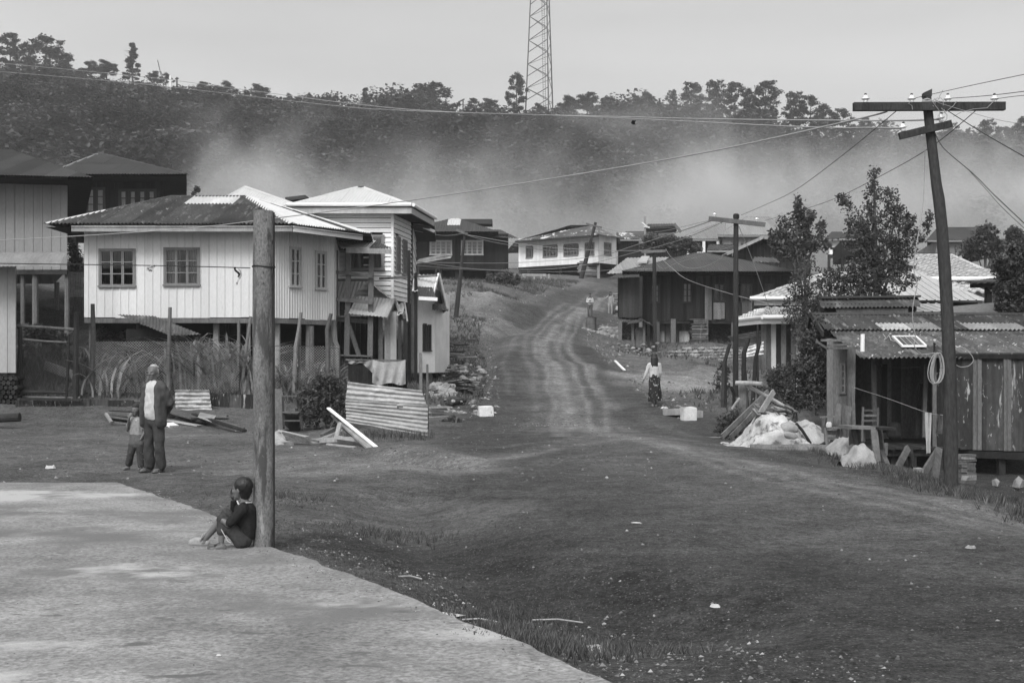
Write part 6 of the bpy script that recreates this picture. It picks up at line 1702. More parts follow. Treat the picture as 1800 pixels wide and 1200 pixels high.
CB=[([(1560,196,16),(1500,211,16.3),(1250,266,18.5),(1000,309,21.5),(730,351,25),(480,384,28.5),(300,404,31),(0,422,35),(-150,424,37)],.019,cable_w,'thick pale cable crossing the whole view from the big pole down to the left'),([(1655,210,16),(1480,212,20),(1110,206,30),(700,191,45),(400,154,60),(250,135,70),(0,111,80),(-100,100,85)],.032,cable_w,'upper of two thin pale lines crossing high in front of the forest'),([(1588,226,16),(1540,225,18),(1380,222,22),(1000,204,33),(700,194,45),(560,183,52),(250,148,70),(0,126,82),(-100,118,86)],.032,cable_w,'lower of two thin pale lines crossing high in front of the forest'),([(1576,195,16),(1485,270,20),(1400,333,26),(1350,358,31),(1303,378,38)],.009,cable_m,'dark line from the long crossarm down to the tilted-arm pole'),([(1716,194,16),(1640,256,17),(1560,303,21),(1470,348,26),(1400,372,30),(1344,388,38)],.009,cable_m,'lower dark line from the right arm end passing before the bushy tree'),([(1607,173,16),(1700,152,14),(1830,125,12)],.006,cable_m,'topmost dark line running off right from the big pole'),([(1672,173,16),(1740,168,14),(1830,157,12)],.0065,cable_m,'second dark line running off right from the big pole'),([(1752,174,16),(1780,170,14),(1830,165,12)],.006,cable_m,'short line leaving the right end insulator'),([(1655,188,16),(1730,235,14.5),(1830,292,12)],.009,cable_m,'dark thick line descending right from the pole top'),([(1640,178,16),(1700,196,15),(1760,212,13.5),(1830,222,12)],.005,cable_w,'thin pale line sagging right below the crossarm'),([(1644,236,16),(1660,262,15.5),(1710,305,14),(1750,345,13),(1830,420,12)],.008,cable_m,'dark slack cable dropping right from below the short crossarm'),([(1702,298,14.3),(1735,335,13.4),(1765,368,12.7),(1830,428,12)],.005,cable_m,'second strand beside the dark slack cable at the right'),([(1256,386,38),(1200,405,45),(1120,430,60),(1040,452,80),(900,462,86),(735,461,60)],.03,cable_w,'pale sagging line from the tilted crossarm toward the clapboard house'),([(1275,388,38),(1200,420,48),(1130,440,60),(1000,470,70),(860,474,66),(727,459,44)],.022,cable_w,'lower pale line sagging across the road to the porch of the clapboard house'),([(1145,440,62),(1060,440,64),(940,432,64),(817,412,64)],.022,cable_w,'line strung between the bare pole and the leaning thin pole'),([(817,410,64),(780,414,56),(722,404,46)],.018,cable_w,'short line from the leaning pole to the clapboard house eave'),([(822,414,64),(880,428,70),(980,442,85),(1022,440,104)],.025,cable_w,'thin line from the leaning pole up to the hilltop pole'),([(1047,397,104),(1100,409,104),(1160,407,104),(1246,388,60),(1290,388,38)],.025,cable_w,'thin line joining the hilltop pole and the tilted-arm pole'),([(725,466,44),(820,473,52),(960,478,60),(1150,472,62)],.014,cable_w,'faint low line crossing the road from the porch post'),([(1163,455,62),(1180,470,60),(1210,492,56),(1290,518,48),(1360,535,42)],.020,cable_w,'pale line falling from the bare pole to the tiled house gutter'),([(1170,437,62),(1180,452,61),(1205,470,60),(1240,468,52),(1290,440,40)],.012,cable_w,'loose loop of thin wire before the wide dark roof'),([(1150,458,62),(1165,472,62),(1190,462,60),(1240,447,50),(1296,430,38)],.012,cable_w,'shorter loose loop of wire beside the bare pole'),([(1299,398,38),(1322,455,38.6),(1345,520,39.2),(1358,556,39.8)],.016,cable_w,'pale stay wire slanting right from the tilted-arm pole'),([(1498,680,27.6),(1560,700,24),(1627,724,20),(1665,730,16.4)],.009,cable_w,'clothes line strung from the shack post to the big pole'),([(1538,640,28.2),(1560,645,28),(1600,646,27.8),(1640,642,27.8)],.008,cable_m,'thin cord drooping under the shack eave'),]
for pts,r,m,lb in CB:cable(pts,r*(.4 if r>.03 else .62),m,lb,'overhead_cable' if 'clothes' not in lb and 'cord' not in lb else 'clothes_line','cable')
rag('snagged_rag','small black scrap snagged on the lower high line near the view centre',1114,212,30,.12,.1,cl_black,2)
def cloth(name,label,cx,y0,y1,wpx,D,mat,seed,top=None):
 S=F/D;nx,nz=10,14;mb=MB();g=[]
 for j in range(nz+1):
  v=j/nz
  for i in range(nx+1):
   t=i/nx-.5
   w=wpx/S*(top if top and v<.15 else 1)*(1+.1*sin(v*4+seed))
   p=W(cx,y0+(y1-y0)*v*(1-.06*abs(t)*sin(seed+3*t)),D)
   g.append((p.x+t*w,D+.035*sin(t*11+v*2+seed)-.01,p.z))
 f=[(j*(nx+1)+i,j*(nx+1)+i+1,(j+1)*(nx+1)+i+1,(j+1)*(nx+1)+i)for j in range(nz)for i in range(nx)]
 mb.add(g,f);return props(mb.obj(name,mat,smooth=True),label,'laundry')
cloth('hanging_shirt','pale shirt pinned lengthwise on the clothes line',1632,725,796,10,19.6,cl_white,1)
cloth('hanging_shirt','dark shirt hanging on the clothes line close to the big pole',1654,728,762,19,17.6,cl_mid,3)
tree('leafy_tree','dense dark tree with spiky upright leaders standing behind the shack','tree',1530,36,[(1536,315,9,26),(1536,350,16,24),(1534,390,26,30),(1565,350,13,22),(1575,385,22,28),(1598,395,14,22),(1590,430,24,24),(1500,385,14,16),(1486,360,11,15),(1478,345,7,8),(1505,420,22,26),(1545,440,40,32),(1520,480,34,34),(1560,490,34,30),(1585,470,20,16),(1607,487,11,5),(1598,500,12,6),(1490,500,28,34),(1530,530,36,26),(1560,535,24,18),(1460,490,22,20),(1632,385,8,14),(1616,415,12,12),(1624,400,9,11)],16000,.043,trunk=(1536,300),seed=3,r0=.12,clump=.045,droop=.6,shell=.78,up=.05)
tree('leafy_tree','looser lighter tree growing up the left side of the dark bushy tree','tree',1405,39,[(1396,545,20,28),(1408,500,20,30),(1430,560,24,26),(1412,592,20,26),(1424,620,20,24),(1425,470,12,20),(1440,520,22,26),(1445,600,16,30),(1402,455,9,16)],6500,.04,trunk=(1415,450),seed=5,r0=.09,mat=leaf_l,clump=.045,droop=.6,shell=.78,up=.05)
tree('distant_leafy_tree','airy tree with upright twigs rising behind the black gable','tree',1410,64,[(1403,365,9,18),(1405,395,16,22),(1378,395,9,16),(1372,420,16,18),(1422,390,8,18),(1430,425,16,20),(1445,400,8,14),(1400,430,28,20),(1455,430,8,14),(1385,440,26,12),(1360,415,8,12),(1400,347,3,6),(1428,372,5,9)],4200,.10,trunk=(1403,360),seed=7,r0=.12,mat=leaf_m,clump=.1,droop=.3)
tree('distant_leafy_tree','rounded tree right of the big pole near the far white window house','tree',1728,70,[(1730,415,22,18),(1715,435,26,18),(1745,435,20,18),(1700,448,16,10),(1735,402,10,8)],3600,.11,trunk=(1730,410),seed=9,mat=leaf_m,clump=.1)
tree('distant_leafy_tree','small feathery tree beside the rounded one at the far right','tree',1783,72,[(1785,410,14,8),(1790,430,16,14),(1772,425,8,8),(1795,450,16,12)],2200,.12,trunk=(1784,408),seed=10,mat=leaf_m,clump=.1)
tree('corner_tree','dark tree mass cut by the right edge above the shack roof','tree',1800,33,[(1760,470,14,22),(1785,450,22,26),(1800,500,34,30),(1775,510,26,24),(1790,535,28,16),(1815,440,16,30),(1765,535,14,10)],10000,.055,trunk=(1795,440),seed=12,clump=.05,droop=.4)
for a in[('roof_shrub','leafy shrub mass growing behind the wide dark roof',1190,88,[(1150,425,18,12),(1175,428,18,12),(1200,430,18,13),(1220,438,12,10),(1135,435,10,8)],3800,.12,21),('roadside_shrub','dark shrub at the foot of the tilted-arm pole',1275,41,[(1272,655,12,22),(1262,675,8,12),(1280,690,14,14)],900,.045,22),('roadside_shrub','large tangled shrub between the pale board wall and the shack',1400,31.5,[(1375,665,30,26),(1415,650,32,30),(1440,640,20,34),(1395,700,38,26),(1350,690,22,22),(1435,690,22,36),(1420,600,20,24),(1440,575,12,20)],9500,.036,23),('roadside_shrub','low spreading shrub under the leaning planks',1290,27.5,[(1290,745,26,22),(1275,760,20,12),(1312,735,18,20),(1330,750,18,20)],3200,.035,24),('garden_bush','dense rounded bush beside the big corrugated sheet',570,30.5,[(555,700,36,30),(580,690,30,28),(545,730,34,20),(590,725,24,26),(570,672,26,14),(610,705,16,30)],9500,.034,25),('weed_clump','small weed clump between firewood and the left concrete block',795,33,[(795,738,14,9),(780,745,12,6),(806,742,10,6)],700,.035,26),('weed_clump','low weeds under the lower edge of the big corrugated sheet',690,26.6,[(665,768,26,7),(700,772,26,6),(735,775,20,6)],1500,.03,27),('bank_bush','dark bush on the bank under the roadside bench',880,84,[(870,492,14,12),(888,486,14,12),(905,492,10,8)],2200,.10,28),('bank_bush','second dark bush left of the roadside bench',925,92,[(930,505,12,10),(945,512,10,8),(915,500,10,7)],1500,.10,29),('slope_bush','shadowed bush on the slope behind the wire gate',70,39,[(60,585,30,16),(95,600,24,22),(45,620,22,16)],3500,.045,30),('slope_bush','ivy-like bush mass under the left edge of the ribbed house',190,37.6,[(180,600,26,24),(200,640,22,24),(215,600,16,18),(165,640,14,22)],4200,.04,31),('slope_bush','bush between the two left metal houses',135,46,[(135,470,12,22),(128,440,10,20),(140,500,10,14)],1600,.06,32),]:
 shrub(a[0],a[1],a[2],a[3],a[4],a[5],a[6],seed=a[7],clump=a[6]*.9,stems=5)
shrub('roof_sprig','small leafy sprig showing above the ridge of the white ribbed house',345,47,[(346,333,6,5),(341,340,5,4)],160,.06,seed=40,stems=2)
def blades(name,label,cx0,cx1,D,zbase,n,hmin,hmax,width,seed,cat='grass clump',mat=None,bend=.55,D2=.8,group=None,kindname='blades'):
 R=random.Random(seed)
 t=root_at((cx0+cx1)/2,D,name,label,cat,group)
 V=[];Q=[];SH=[]
 for i in range(n):
  d=D+R.uniform(-D2,D2);x=GX(R.uniform(cx0,cx1),D);z=G(x,d)
  h=R.uniform(hmin,hmax);a=R.uniform(0,2*pi);b=bend*R.uniform(.2,1.4)*h;w=width*R.uniform(.6,1.3)
  dx,dy=cos(a),sin(a);px_,py_=-dy,dx
  m=6;s=R.uniform(.5,1.7);base=len(V)
  for k in range(m+1):
   u=k/m;q=b*u**2.2;zz=h*(u-.38*bend*u**3.2*R.uniform(.9,1.1));ww=w*(1-u)**.6*.5+.001
   V.append((x+dx*q-px_*ww,d+dy*q-py_*ww,z+zz));V.append((x+dx*q+px_*ww,d+dy*q+py_*ww,z+zz))
  for k in range(m):Q.append((base+2*k,base+2*k+1,base+2*k+3,base+2*k+2));SH.append(s*(1 if k<4 else 1.15))
 o=Vector(ORG[t.name]);me=fast_mesh(kindname,np.array(V)-np.array(o),np.array(Q),mat or grass_m,sh=SH)
 link_mesh(kindname,me,o,t,kind='stuff')
 return t
blades('reed_clump','tall dense reed clump with arching leaves left of the concrete post',300,455,35.6,0,300,.6,2.4,.095,1,'reeds',D2=.7,bend=.95)
blades('reed_clump','sparser reeds with long arching leaves behind the old man',150,262,35.2,0,50,.8,2.3,.09,2,'reeds',bend=1.1)
blades('reed_clump','grasses along the wire fence right of the concrete post',482,600,35.2,0,240,.4,1.5,.07,3,'reeds',bend=1.0)
blades('grass_clump','low grass at the foot of the big corrugated sheet',600,760,26.4,0,700,.08,.28,.012,4,'grass clump',mat=turf_m,D2=1.2)
def scatter_grass():
 R=np.random.RandomState(17);V=[];Q=[];SH=[]
 spots=[]
 for _ in range(5200):
  y=R.uniform(12.2,24);spots.append((5.75+.3*R.randn()+.1,y,R.uniform(.03,.11)))
 for _ in range(3200):
  y=R.uniform(7,15.8);xe=np.interp(y,[7,8.35,9.6,10.45,12.2,13.6,16],[.1,-.75,-1.48,-1.98,-2.7,-3.5,-4.6])
  k=abs(R.randn())*1.1
  x=xe+.15+k
  if vnoise(np.array([x*1.3]),np.array([y*1.3]))[0]>-.02:spots.append((x,y,R.uniform(.006,.022)))
 for px,D,r,n,h in((950,7.15,.22,260,.06),(925,7.6,.18,220,.05),(1000,7.3,.25,240,.05),(860,8.2,.3,200,.04),(1005,6.9,.3,240,.05),(700,12.5,.3,200,.05),(480,14.5,.3,160,.05)):
  for _ in range(n):spots.append((GX(px,D)+r*R.randn(),D+r*.6*R.randn(),h*R.uniform(.6,1.4)))
 for _ in range(16000):
  y=R.uniform(34,100)
  side=R.rand()<.6
  rc=np.interp(y,[34,41,49,57,66,76,87,96,120],[1.9,1.9,1.8,1.3,1.5,3.7,5.2,7.6,12])
  x=rc-2.8-abs(R.randn())*4 if side else rc+3.4+abs(R.randn())*7
  if not side and 43<y<54 and x<8.5:continue
  if vnoise(np.array([x*.6]),np.array([y*.5]))[0]>-.05:spots.append((x,y,R.uniform(.04,.22)))
 for _ in range(2500):spots.append((R.uniform(-15.5,-3.6),R.uniform(34.4,40),R.uniform(.05,.35)))
 P=np.array(spots);z=ground_np(P[:,0],P[:,1])
 base=0
 for(x,y,h),zz in zip(spots,z):
  for b in range(3):
   a=R.uniform(0,6.28);dx,dy=cos(a)*h*.5,sin(a)*h*.5;w=max(.003,h*.07)
   ox,oy=R.uniform(-.02,.02),R.uniform(-.02,.02)
   V+=[(x+ox-w,y+oy,zz),(x+ox+w,y+oy,zz),(x+ox+dx+w*.2,y+oy+dy,zz+h),(x+ox+dx-w*.2,y+oy+dy,zz+h)]
   Q.append((base,base+1,base+2,base+3));base+=4;SH.append(R.uniform(.5,1.6))
 me=fast_mesh('grass',np.array(V),np.array(Q),turf_m,sh=SH);link_mesh('grass',me,(0,0,0),kind='stuff')
scatter_grass()
def scatter_gravel():
 R=np.random.RandomState(23);V=[];Fc=[];SH=[];tet=[(0,2,1),(0,1,3),(1,2,3),(2,0,3),(2,4,1),(0,4,2),(1,4,0)]
 pos=[]
 for _ in range(3000):
  u=R.rand();y=6.2+18*u**1.5;x=R.uniform(-.05,1.0)*.42*y+.3
  pos.append((x,y,(.003+.016*R.rand()**6)*(1+y*.03)))
 for _ in range(9000):
  y=R.uniform(5.6,15.5);xe=np.interp(y,[5.6,7,8.35,9.6,10.45,12.2,13.6,16],[.7,.1,-.75,-1.48,-1.98,-2.7,-3.5,-4.6]);pos.append((xe+.08+abs(R.randn())*.9,y,.003+.02*R.rand()**5))
 for _ in range(2200):y=R.uniform(16.5,33);pos.append((R.uniform(-.42,.12)*y,y,.008+.03*R.rand()**3))
 for _ in range(4500):y=R.uniform(34,95);rc=np.interp(y,[34,41,49,57,66,76,87,96],[1.9,1.9,1.8,1.3,1.5,3.7,5.2,7.6]);pos.append((rc+R.choice([-1,1])*(2.3+abs(R.randn())*.9),y,.02+.07*R.rand()**3))
 pos=[q for q in pos if vnoise(np.array([q[0]*.9]),np.array([q[1]*.7]))[0]+.6*vnoise(np.array([q[0]*3]),np.array([q[1]*2.5]))[0]>-.16 or q[1]>16.4]
 for _ in range(2600):y=R.uniform(5.4,15.5);xe=np.interp(y,[5.6,7,8.35,9.6,10.45,12.2,13.6,16],[.7,.1,-.75,-1.48,-1.98,-2.7,-3.5,-4.6]);pos.append((xe-abs(R.randn())*.16,y,.003+.012*R.rand()**3))
 for _ in range(1500):y=R.uniform(5.4,15.5);pos.append((R.uniform(-.42,0)*y-.6,y,.002+.007*R.rand()**4))
 for _ in range(500):
  pos.append((GX(980,33.2)+R.randn()*.6,33.2+R.randn()*.7,.012+.02*R.rand()))
 P=np.array(pos);z=ground_np(P[:,0],P[:,1]);z=np.where((slab_side(P[:,0],P[:,1])<-.08)&(P[:,1]<16.2),0.0,z);b=0
 for(x,y,r),zz in zip(pos,z):
  s=R.uniform(.3,1.3)if R.rand()<.85 else R.uniform(1.3,2.6);a0=R.uniform(0,6.28)
  pts=[(x+cos(a0+k*2.09)*r*R.uniform(.7,1.3),y+sin(a0+k*2.09)*r*R.uniform(.6,1.1),zz-r*.15)for k in range(3)]
  pts+=[(x+R.uniform(-.3,.3)*r,y+R.uniform(-.3,.3)*r,zz+r*R.uniform(.35,.8)),(x,y,zz-r)]
  V+=pts
  for t in tet:Fc.append((b+t[0],b+t[1],b+t[2]));SH.append(s)
  b+=5
 me=fast_mesh('gravel',np.array(V),np.array(Fc),stone_m,sh=SH,n=3);link_mesh('gravel',me,(0,0,0),kind='stuff')
scatter_gravel()
def fence_left():
 k=root_at(500,35,'wire_fence','rough stake fence with sagging chain-link wire in front of the ribbed metal house','fence')
 for pts,D,r,mt in(([(163,700),(163,640),(164,590),(163,534)],35.0,.075,wood_mid),([(296,700),(297,620),(299,540)],34.6,.055,wood_mid),([(420,700),(420,563)],35.2,.055,wood_mid),([(424,690),(432,620),(441,556)],35.0,.05,wood_mid),([(516,665),(520,610),(525,580),(529,549)],34.6,.055,wood_mid),([(525,672),(527,575)],34.8,.05,wood_mid),([(547,672),(548,573)],34.9,.075,wood_mid),([(575,668),(576,610),(575,580),(582,551)],34.7,.065,wood_mid),([(595,668),(593,610),(588,600),(586,562)],34.9,.085,wood_mid),([(739,685),(739,620)],30.2,.035,wood_mid)):
  P=[W(a,b,D)for a,b in pts];P[0].z=G(P[0].x,D)-.1
  mb=MB();mb.tube(P,[r*1.1]+[r]*(len(P)-2)+[r*.85],7,jit=.25,sh=rnd.uniform(.7,1.2));mb.obj('stake',mt,k)
 mb=MB();D=34.75;pitch=.075
 def bar_(xa,za,xb,zb):mb.bar((xa,D,za),(xb,D,zb),.006,.006)
 for px0,px1,y0,y1 in((168,296,600,690),(299,420,600,690),(455,596,608,690)):
  x0,x1=GX(px0,D),GX(px1,D);z1,z0=W(0,y0,D).z,W(0,y1,D).z;h=z1-z0
  n=int((x1-x0+h)/pitch)
  for i in range(n):
   for sg in(1,-1):
    a=x0-h+i*pitch;xa,za,xb,zb=a,z0,a+h,z1
    if xa<x0:za+=x0-xa;xa=x0
    if xb>x1:zb-=xb-x1;xb=x1
    if zb-za<.02:continue
    if sg<0:xa,xb=x0+x1-xa,x0+x1-xb
    w=.02*sin(i*.7);mb.bar((xa,D+w,za),(xb,D+w,zb),.0055,.0055,sh=1)
 mb.obj('wire_mesh',scrap_metal,k,kind='stuff')
 mb=MB();mb.tube([W(455,612,34.7),W(500,606,34.7),W(596,612,34.7)],.008,4);mb.obj('top_wire',iron_m,k)
 o=rag('caught_rag','small pale scrap of cloth caught in the chain-link wire',521,632,34.6,.10,.18,cl_white,9)
 g=root_at(88,34.2,'wire_gate','wire gate in a rough pole frame beside the left metal wall','gate')
 D=34.3
 for a,b,w,mt in(((36,700),(35,575),.13,wood_dark),((133,700),(135,547),.17,wood_dark),((27,572),(137,579),.08,wood_mid),((40,596),(118,602),.07,wood_mid),((38,688),(116,690),.09,wood_dark),((117,700),(121,588),.08,wood_dark),((30,697),(141,699),.07,wood_mid),((118,588),(128,582),.04,wood_mid)):
  p,q=W(a[0],a[1],D),W(b[0],b[1],D)
  mb=MB();mb.tube([p,p.lerp(q,.5)+Vector((rnd.uniform(-.02,.02),0,rnd.uniform(-.02,.02))),q],[w/2,w/2*.95,w/2*.9],7,jit=.2);mb.obj('frame_pole',mt,g)
 mb=MB();x0,x1=GX(40,D),GX(117,D);z1,z0=W(0,598,D).z,W(0,686,D).z;h=z1-z0;n=int((x1-x0+h)/pitch)
 for i in range(n):
  for sg in(1,-1):
   a=x0-h+i*pitch;xa,za,xb,zb=a,z0,a+h,z1
   if xa<x0:za+=x0-xa;xa=x0
   if xb>x1:zb-=xb-x1;xb=x1
   if zb-za<.02:continue
   if sg<0:xa,xb=x0+x1-xa,x0+x1-xb
   mb.bar((xa,D+.03,za),(xb,D+.03,zb),.0055,.0055)
 mb.obj('wire_mesh',iron_m,g,kind='stuff')
 w=root_at(200,33.8,'rusty_sheet_wall','knee-high retaining wall of rust-streaked metal sheets along the dirt yard','wall')
 for i,(a,b,y0,y1,s)in enumerate([(27,50,703,742,.8),(49,60,700,740,1.6),(58,92,701,744,.6),(91,126,702,744,.55),(125,158,700,743,1.0),(157,192,702,744,1.2),(190,236,703,744,.6),(234,300,706,745,.6),(298,345,704,745,.6),(344,372,700,744,.7),(370,402,692,740,.7),(400,425,694,739,1.5),(424,450,693,738,.9),(448,484,694,742,.5)]):
  D_=33.7+.04*(i%2);fr,ww=wall_frame((GX(a,D_),D_),(GX(b,D_),D_),W(0,y1,D_).z-.08)
  hh=W(0,y0,D_).z-fr[0].z
  sheets([(0,0),(ww,0),(ww,hh),(0,hh)],fr,w,'wall_sheet',rusty_wall,'corr',.09,.008,9,9,sh=lambda u,v:s,jit=1)
 mb=MB();mb.bar(W(30,701,33.6),W(145,703,33.6),.05,.06);mb.obj('top_rail',wood_dark,w)
 o=MB();o.bar(W(79,642,36.5),W(130,660,36.0),.06,.26);props(o.obj('fallen_board',wood_pale),'pale broken board lying aslant on the slope behind the wire gate','board')
 o=MB();o.tube([W(-20,736,31),W(35,733,31)],.11,10,jit=.06);props(o.obj('log',wood_dark),'short dark log lying at the left edge of the yard','log')
 s=root_at(6,33.6,'firewood_stack','dark firewood stacked under the left awning building','firewood')
 mb=MB()
 for i in range(8):
  for j in range(9):
   c=W(-45+j*8.5+(i%2)*4,722-i*8.2,33.9);mb.tube([c,c+Vector((0,.5,0))],rnd.uniform(.05,.068),6,sh=rnd.uniform(.5,1.5))
 mb.obj('split_logs',wood_dark,s,kind='stuff')
 st=root_at(128,46,'leaning_sheet','rusted corrugated sheet leaning between the two left houses','metal sheet')
 fr,ww=wall_frame((GX(120,45),45),(GX(146,45),45),W(0,522,45).z);sheets([(0,0),(ww,0),(ww,.9),(0,.9)],fr,st,'sheet',scrap_metal,'corr',.09,.012,9,9,sh=lambda u,v:.6)
fence_left()
def corr_panel(label,cnr,D,nw,amp,mat,name='corrugated_sheet',seed=0,dents=.01,shv=1.0,hole=None,thing_parts=None):
 """big sheet with horizontal waves; cnr = TL, TR, BR, BL in photo pixels"""
 P=[W(c[0],c[1],D+(c[2]if len(c)>2 else 0))for c in cnr]
 nx,nz=40,nw*5;g=[];n=(P[1]-P[0]).cross(P[3]-P[0]).normalized()
 if n.y>0:n=-n
 for j in range(nz+1):
  v=j/nz;a=P[0].lerp(P[3],v);b=P[1].lerp(P[2],v)
  for i in range(nx+1):
   u=i/nx;p=a.lerp(b,u)
   q=amp*sin(2*pi*nw*v+.6)+dents*3*mnoise.noise(Vector((u*3+seed,v*4,seed)))+dents*mnoise.noise(Vector((u*12+seed,v*9,3)))
   e=.02*mnoise.noise(Vector((v*9,seed,u*2)))*(1 if i in(0,nx)else 0)
   g.append(p+n*q+Vector((e,0,.012*mnoise.noise(Vector((u*5,seed+9,0)))if j in(0,nz)else 0)))
 f=[]
 for j in range(nz):
  for i in range(nx):
   u,v=(i+.5)/nx,(j+.5)/nz
   if hole and abs(u-hole[0])<hole[2]and abs(v-hole[1])<hole[3]*(1-.5*(u>hole[0])):continue
   f.append((j*(nx+1)+i,(j+1)*(nx+1)+i,(j+1)*(nx+1)+i+1,j*(nx+1)+i+1))
 mb=MB();mb.add(g,f,shv);return mb
def sheet_fence():
 k=root_at(680,27.5,'corrugated_sheet_fence','large battered corrugated sheet fixed aslant to stakes beside the wood scraps','metal fence')
 corr_panel('',[(611,671),(741,686),(752,716),(607,706)],27.0,4,.014,scrap_metal,seed=3).obj('upper_sheet',scrap_metal,k,smooth=True)
 corr_panel('',[(607,703),(752,712),(752,766),(609,741)],26.95,7,.014,scrap_metal,seed=5,hole=(.66,.08,.03,.12),shv=1.1).obj('lower_sheet',scrap_metal,k,smooth=True)
 for a,b,w in(((752,770),(751,640),.05),((742,690),(740,622),.045),((612,760),(613,668),.05)):
  p,q=W(a[0],a[1],27.1),W(b[0],b[1],27.1);p.z=min(p.z,G(p.x,27.1)-.05)
  mb=MB();mb.bar(p,q,w,w);mb.obj('stake',wood_mid,k)
 o=corr_panel('',[(307,685),(368,685),(372,721),(309,721)],33.3,5,.02,scrap_metal,seed=7,dents=.02,shv=1.35).obj('corrugated_sheet',scrap_metal,smooth=True)
 props(o,'small bright crumpled corrugated sheet propped on the rusty wall behind the old man','metal sheet')
 r=root_at(665,33,'drying_rail','dark plank screen with a rail under the draped cloth, behind the corrugated sheet','fence')
 mb=MB();mb.bar(W(608,632,33),W(714,634,33),.05,.05);mb.obj('rail',wood_mid,r)
 fr,w=wall_frame((GX(612,33.1),33.1),(GX(716,33.1),33.1),W(0,692,33.1).z-.3);boards(fr,w,W(0,637,33.1).z-fr[0].z,r,'plank',wood_black,.13,True,join=False)
 S=F/32.8
 def drape(name,label,x0,x1,yt,yb,mat,seed,sagy=4):
  mb=MB();nx,nz=26,12;g=[]
  for j in range(nz+1):
   v=j/nz
   for i in range(nx+1):
    u=i/nx;x=x0+(x1-x0)*u
    y=yt(u)+(yb(u)-yt(u))*v
    p=W(x,y,32.85);p.y+=.045*sin(u*22+seed+v*3)*(.2+v)-.03;g.append(p)
  f=[(j*(nx+1)+i,(j+1)*(nx+1)+i,(j+1)*(nx+1)+i+1,j*(nx+1)+i+1)for j in range(nz)for i in range(nx)]
  mb.add(g,f);return props(mb.obj(name,mat,smooth=True),label,'cloth')
 drape('draped_cloth','pale grey cloth draped over the rail behind the big corrugated sheet',655,713,lambda u:632+5*sin(u*3.14),lambda u:676-6*abs(u-.5)+3*sin(u*9),cloth_pale,2)
 drape('draped_cloth','narrow cloth sagging on the left end of the rail',612,657,lambda u:632+4*sin(u*3.14),lambda u:638+30*max(0,u-.45)**1+2*sin(u*8),tarp_d,5)
sheet_fence()
def plank_obj(parent,a,b,D0,D1,w,th,mat,name='plank',sh=1.0,up=(0,0,1)):
 mb=MB();mb.bar(W(a[0],a[1],D0),W(b[0],b[1],D1),w,th,sh,up=up);return mb.obj(name,mat,parent)
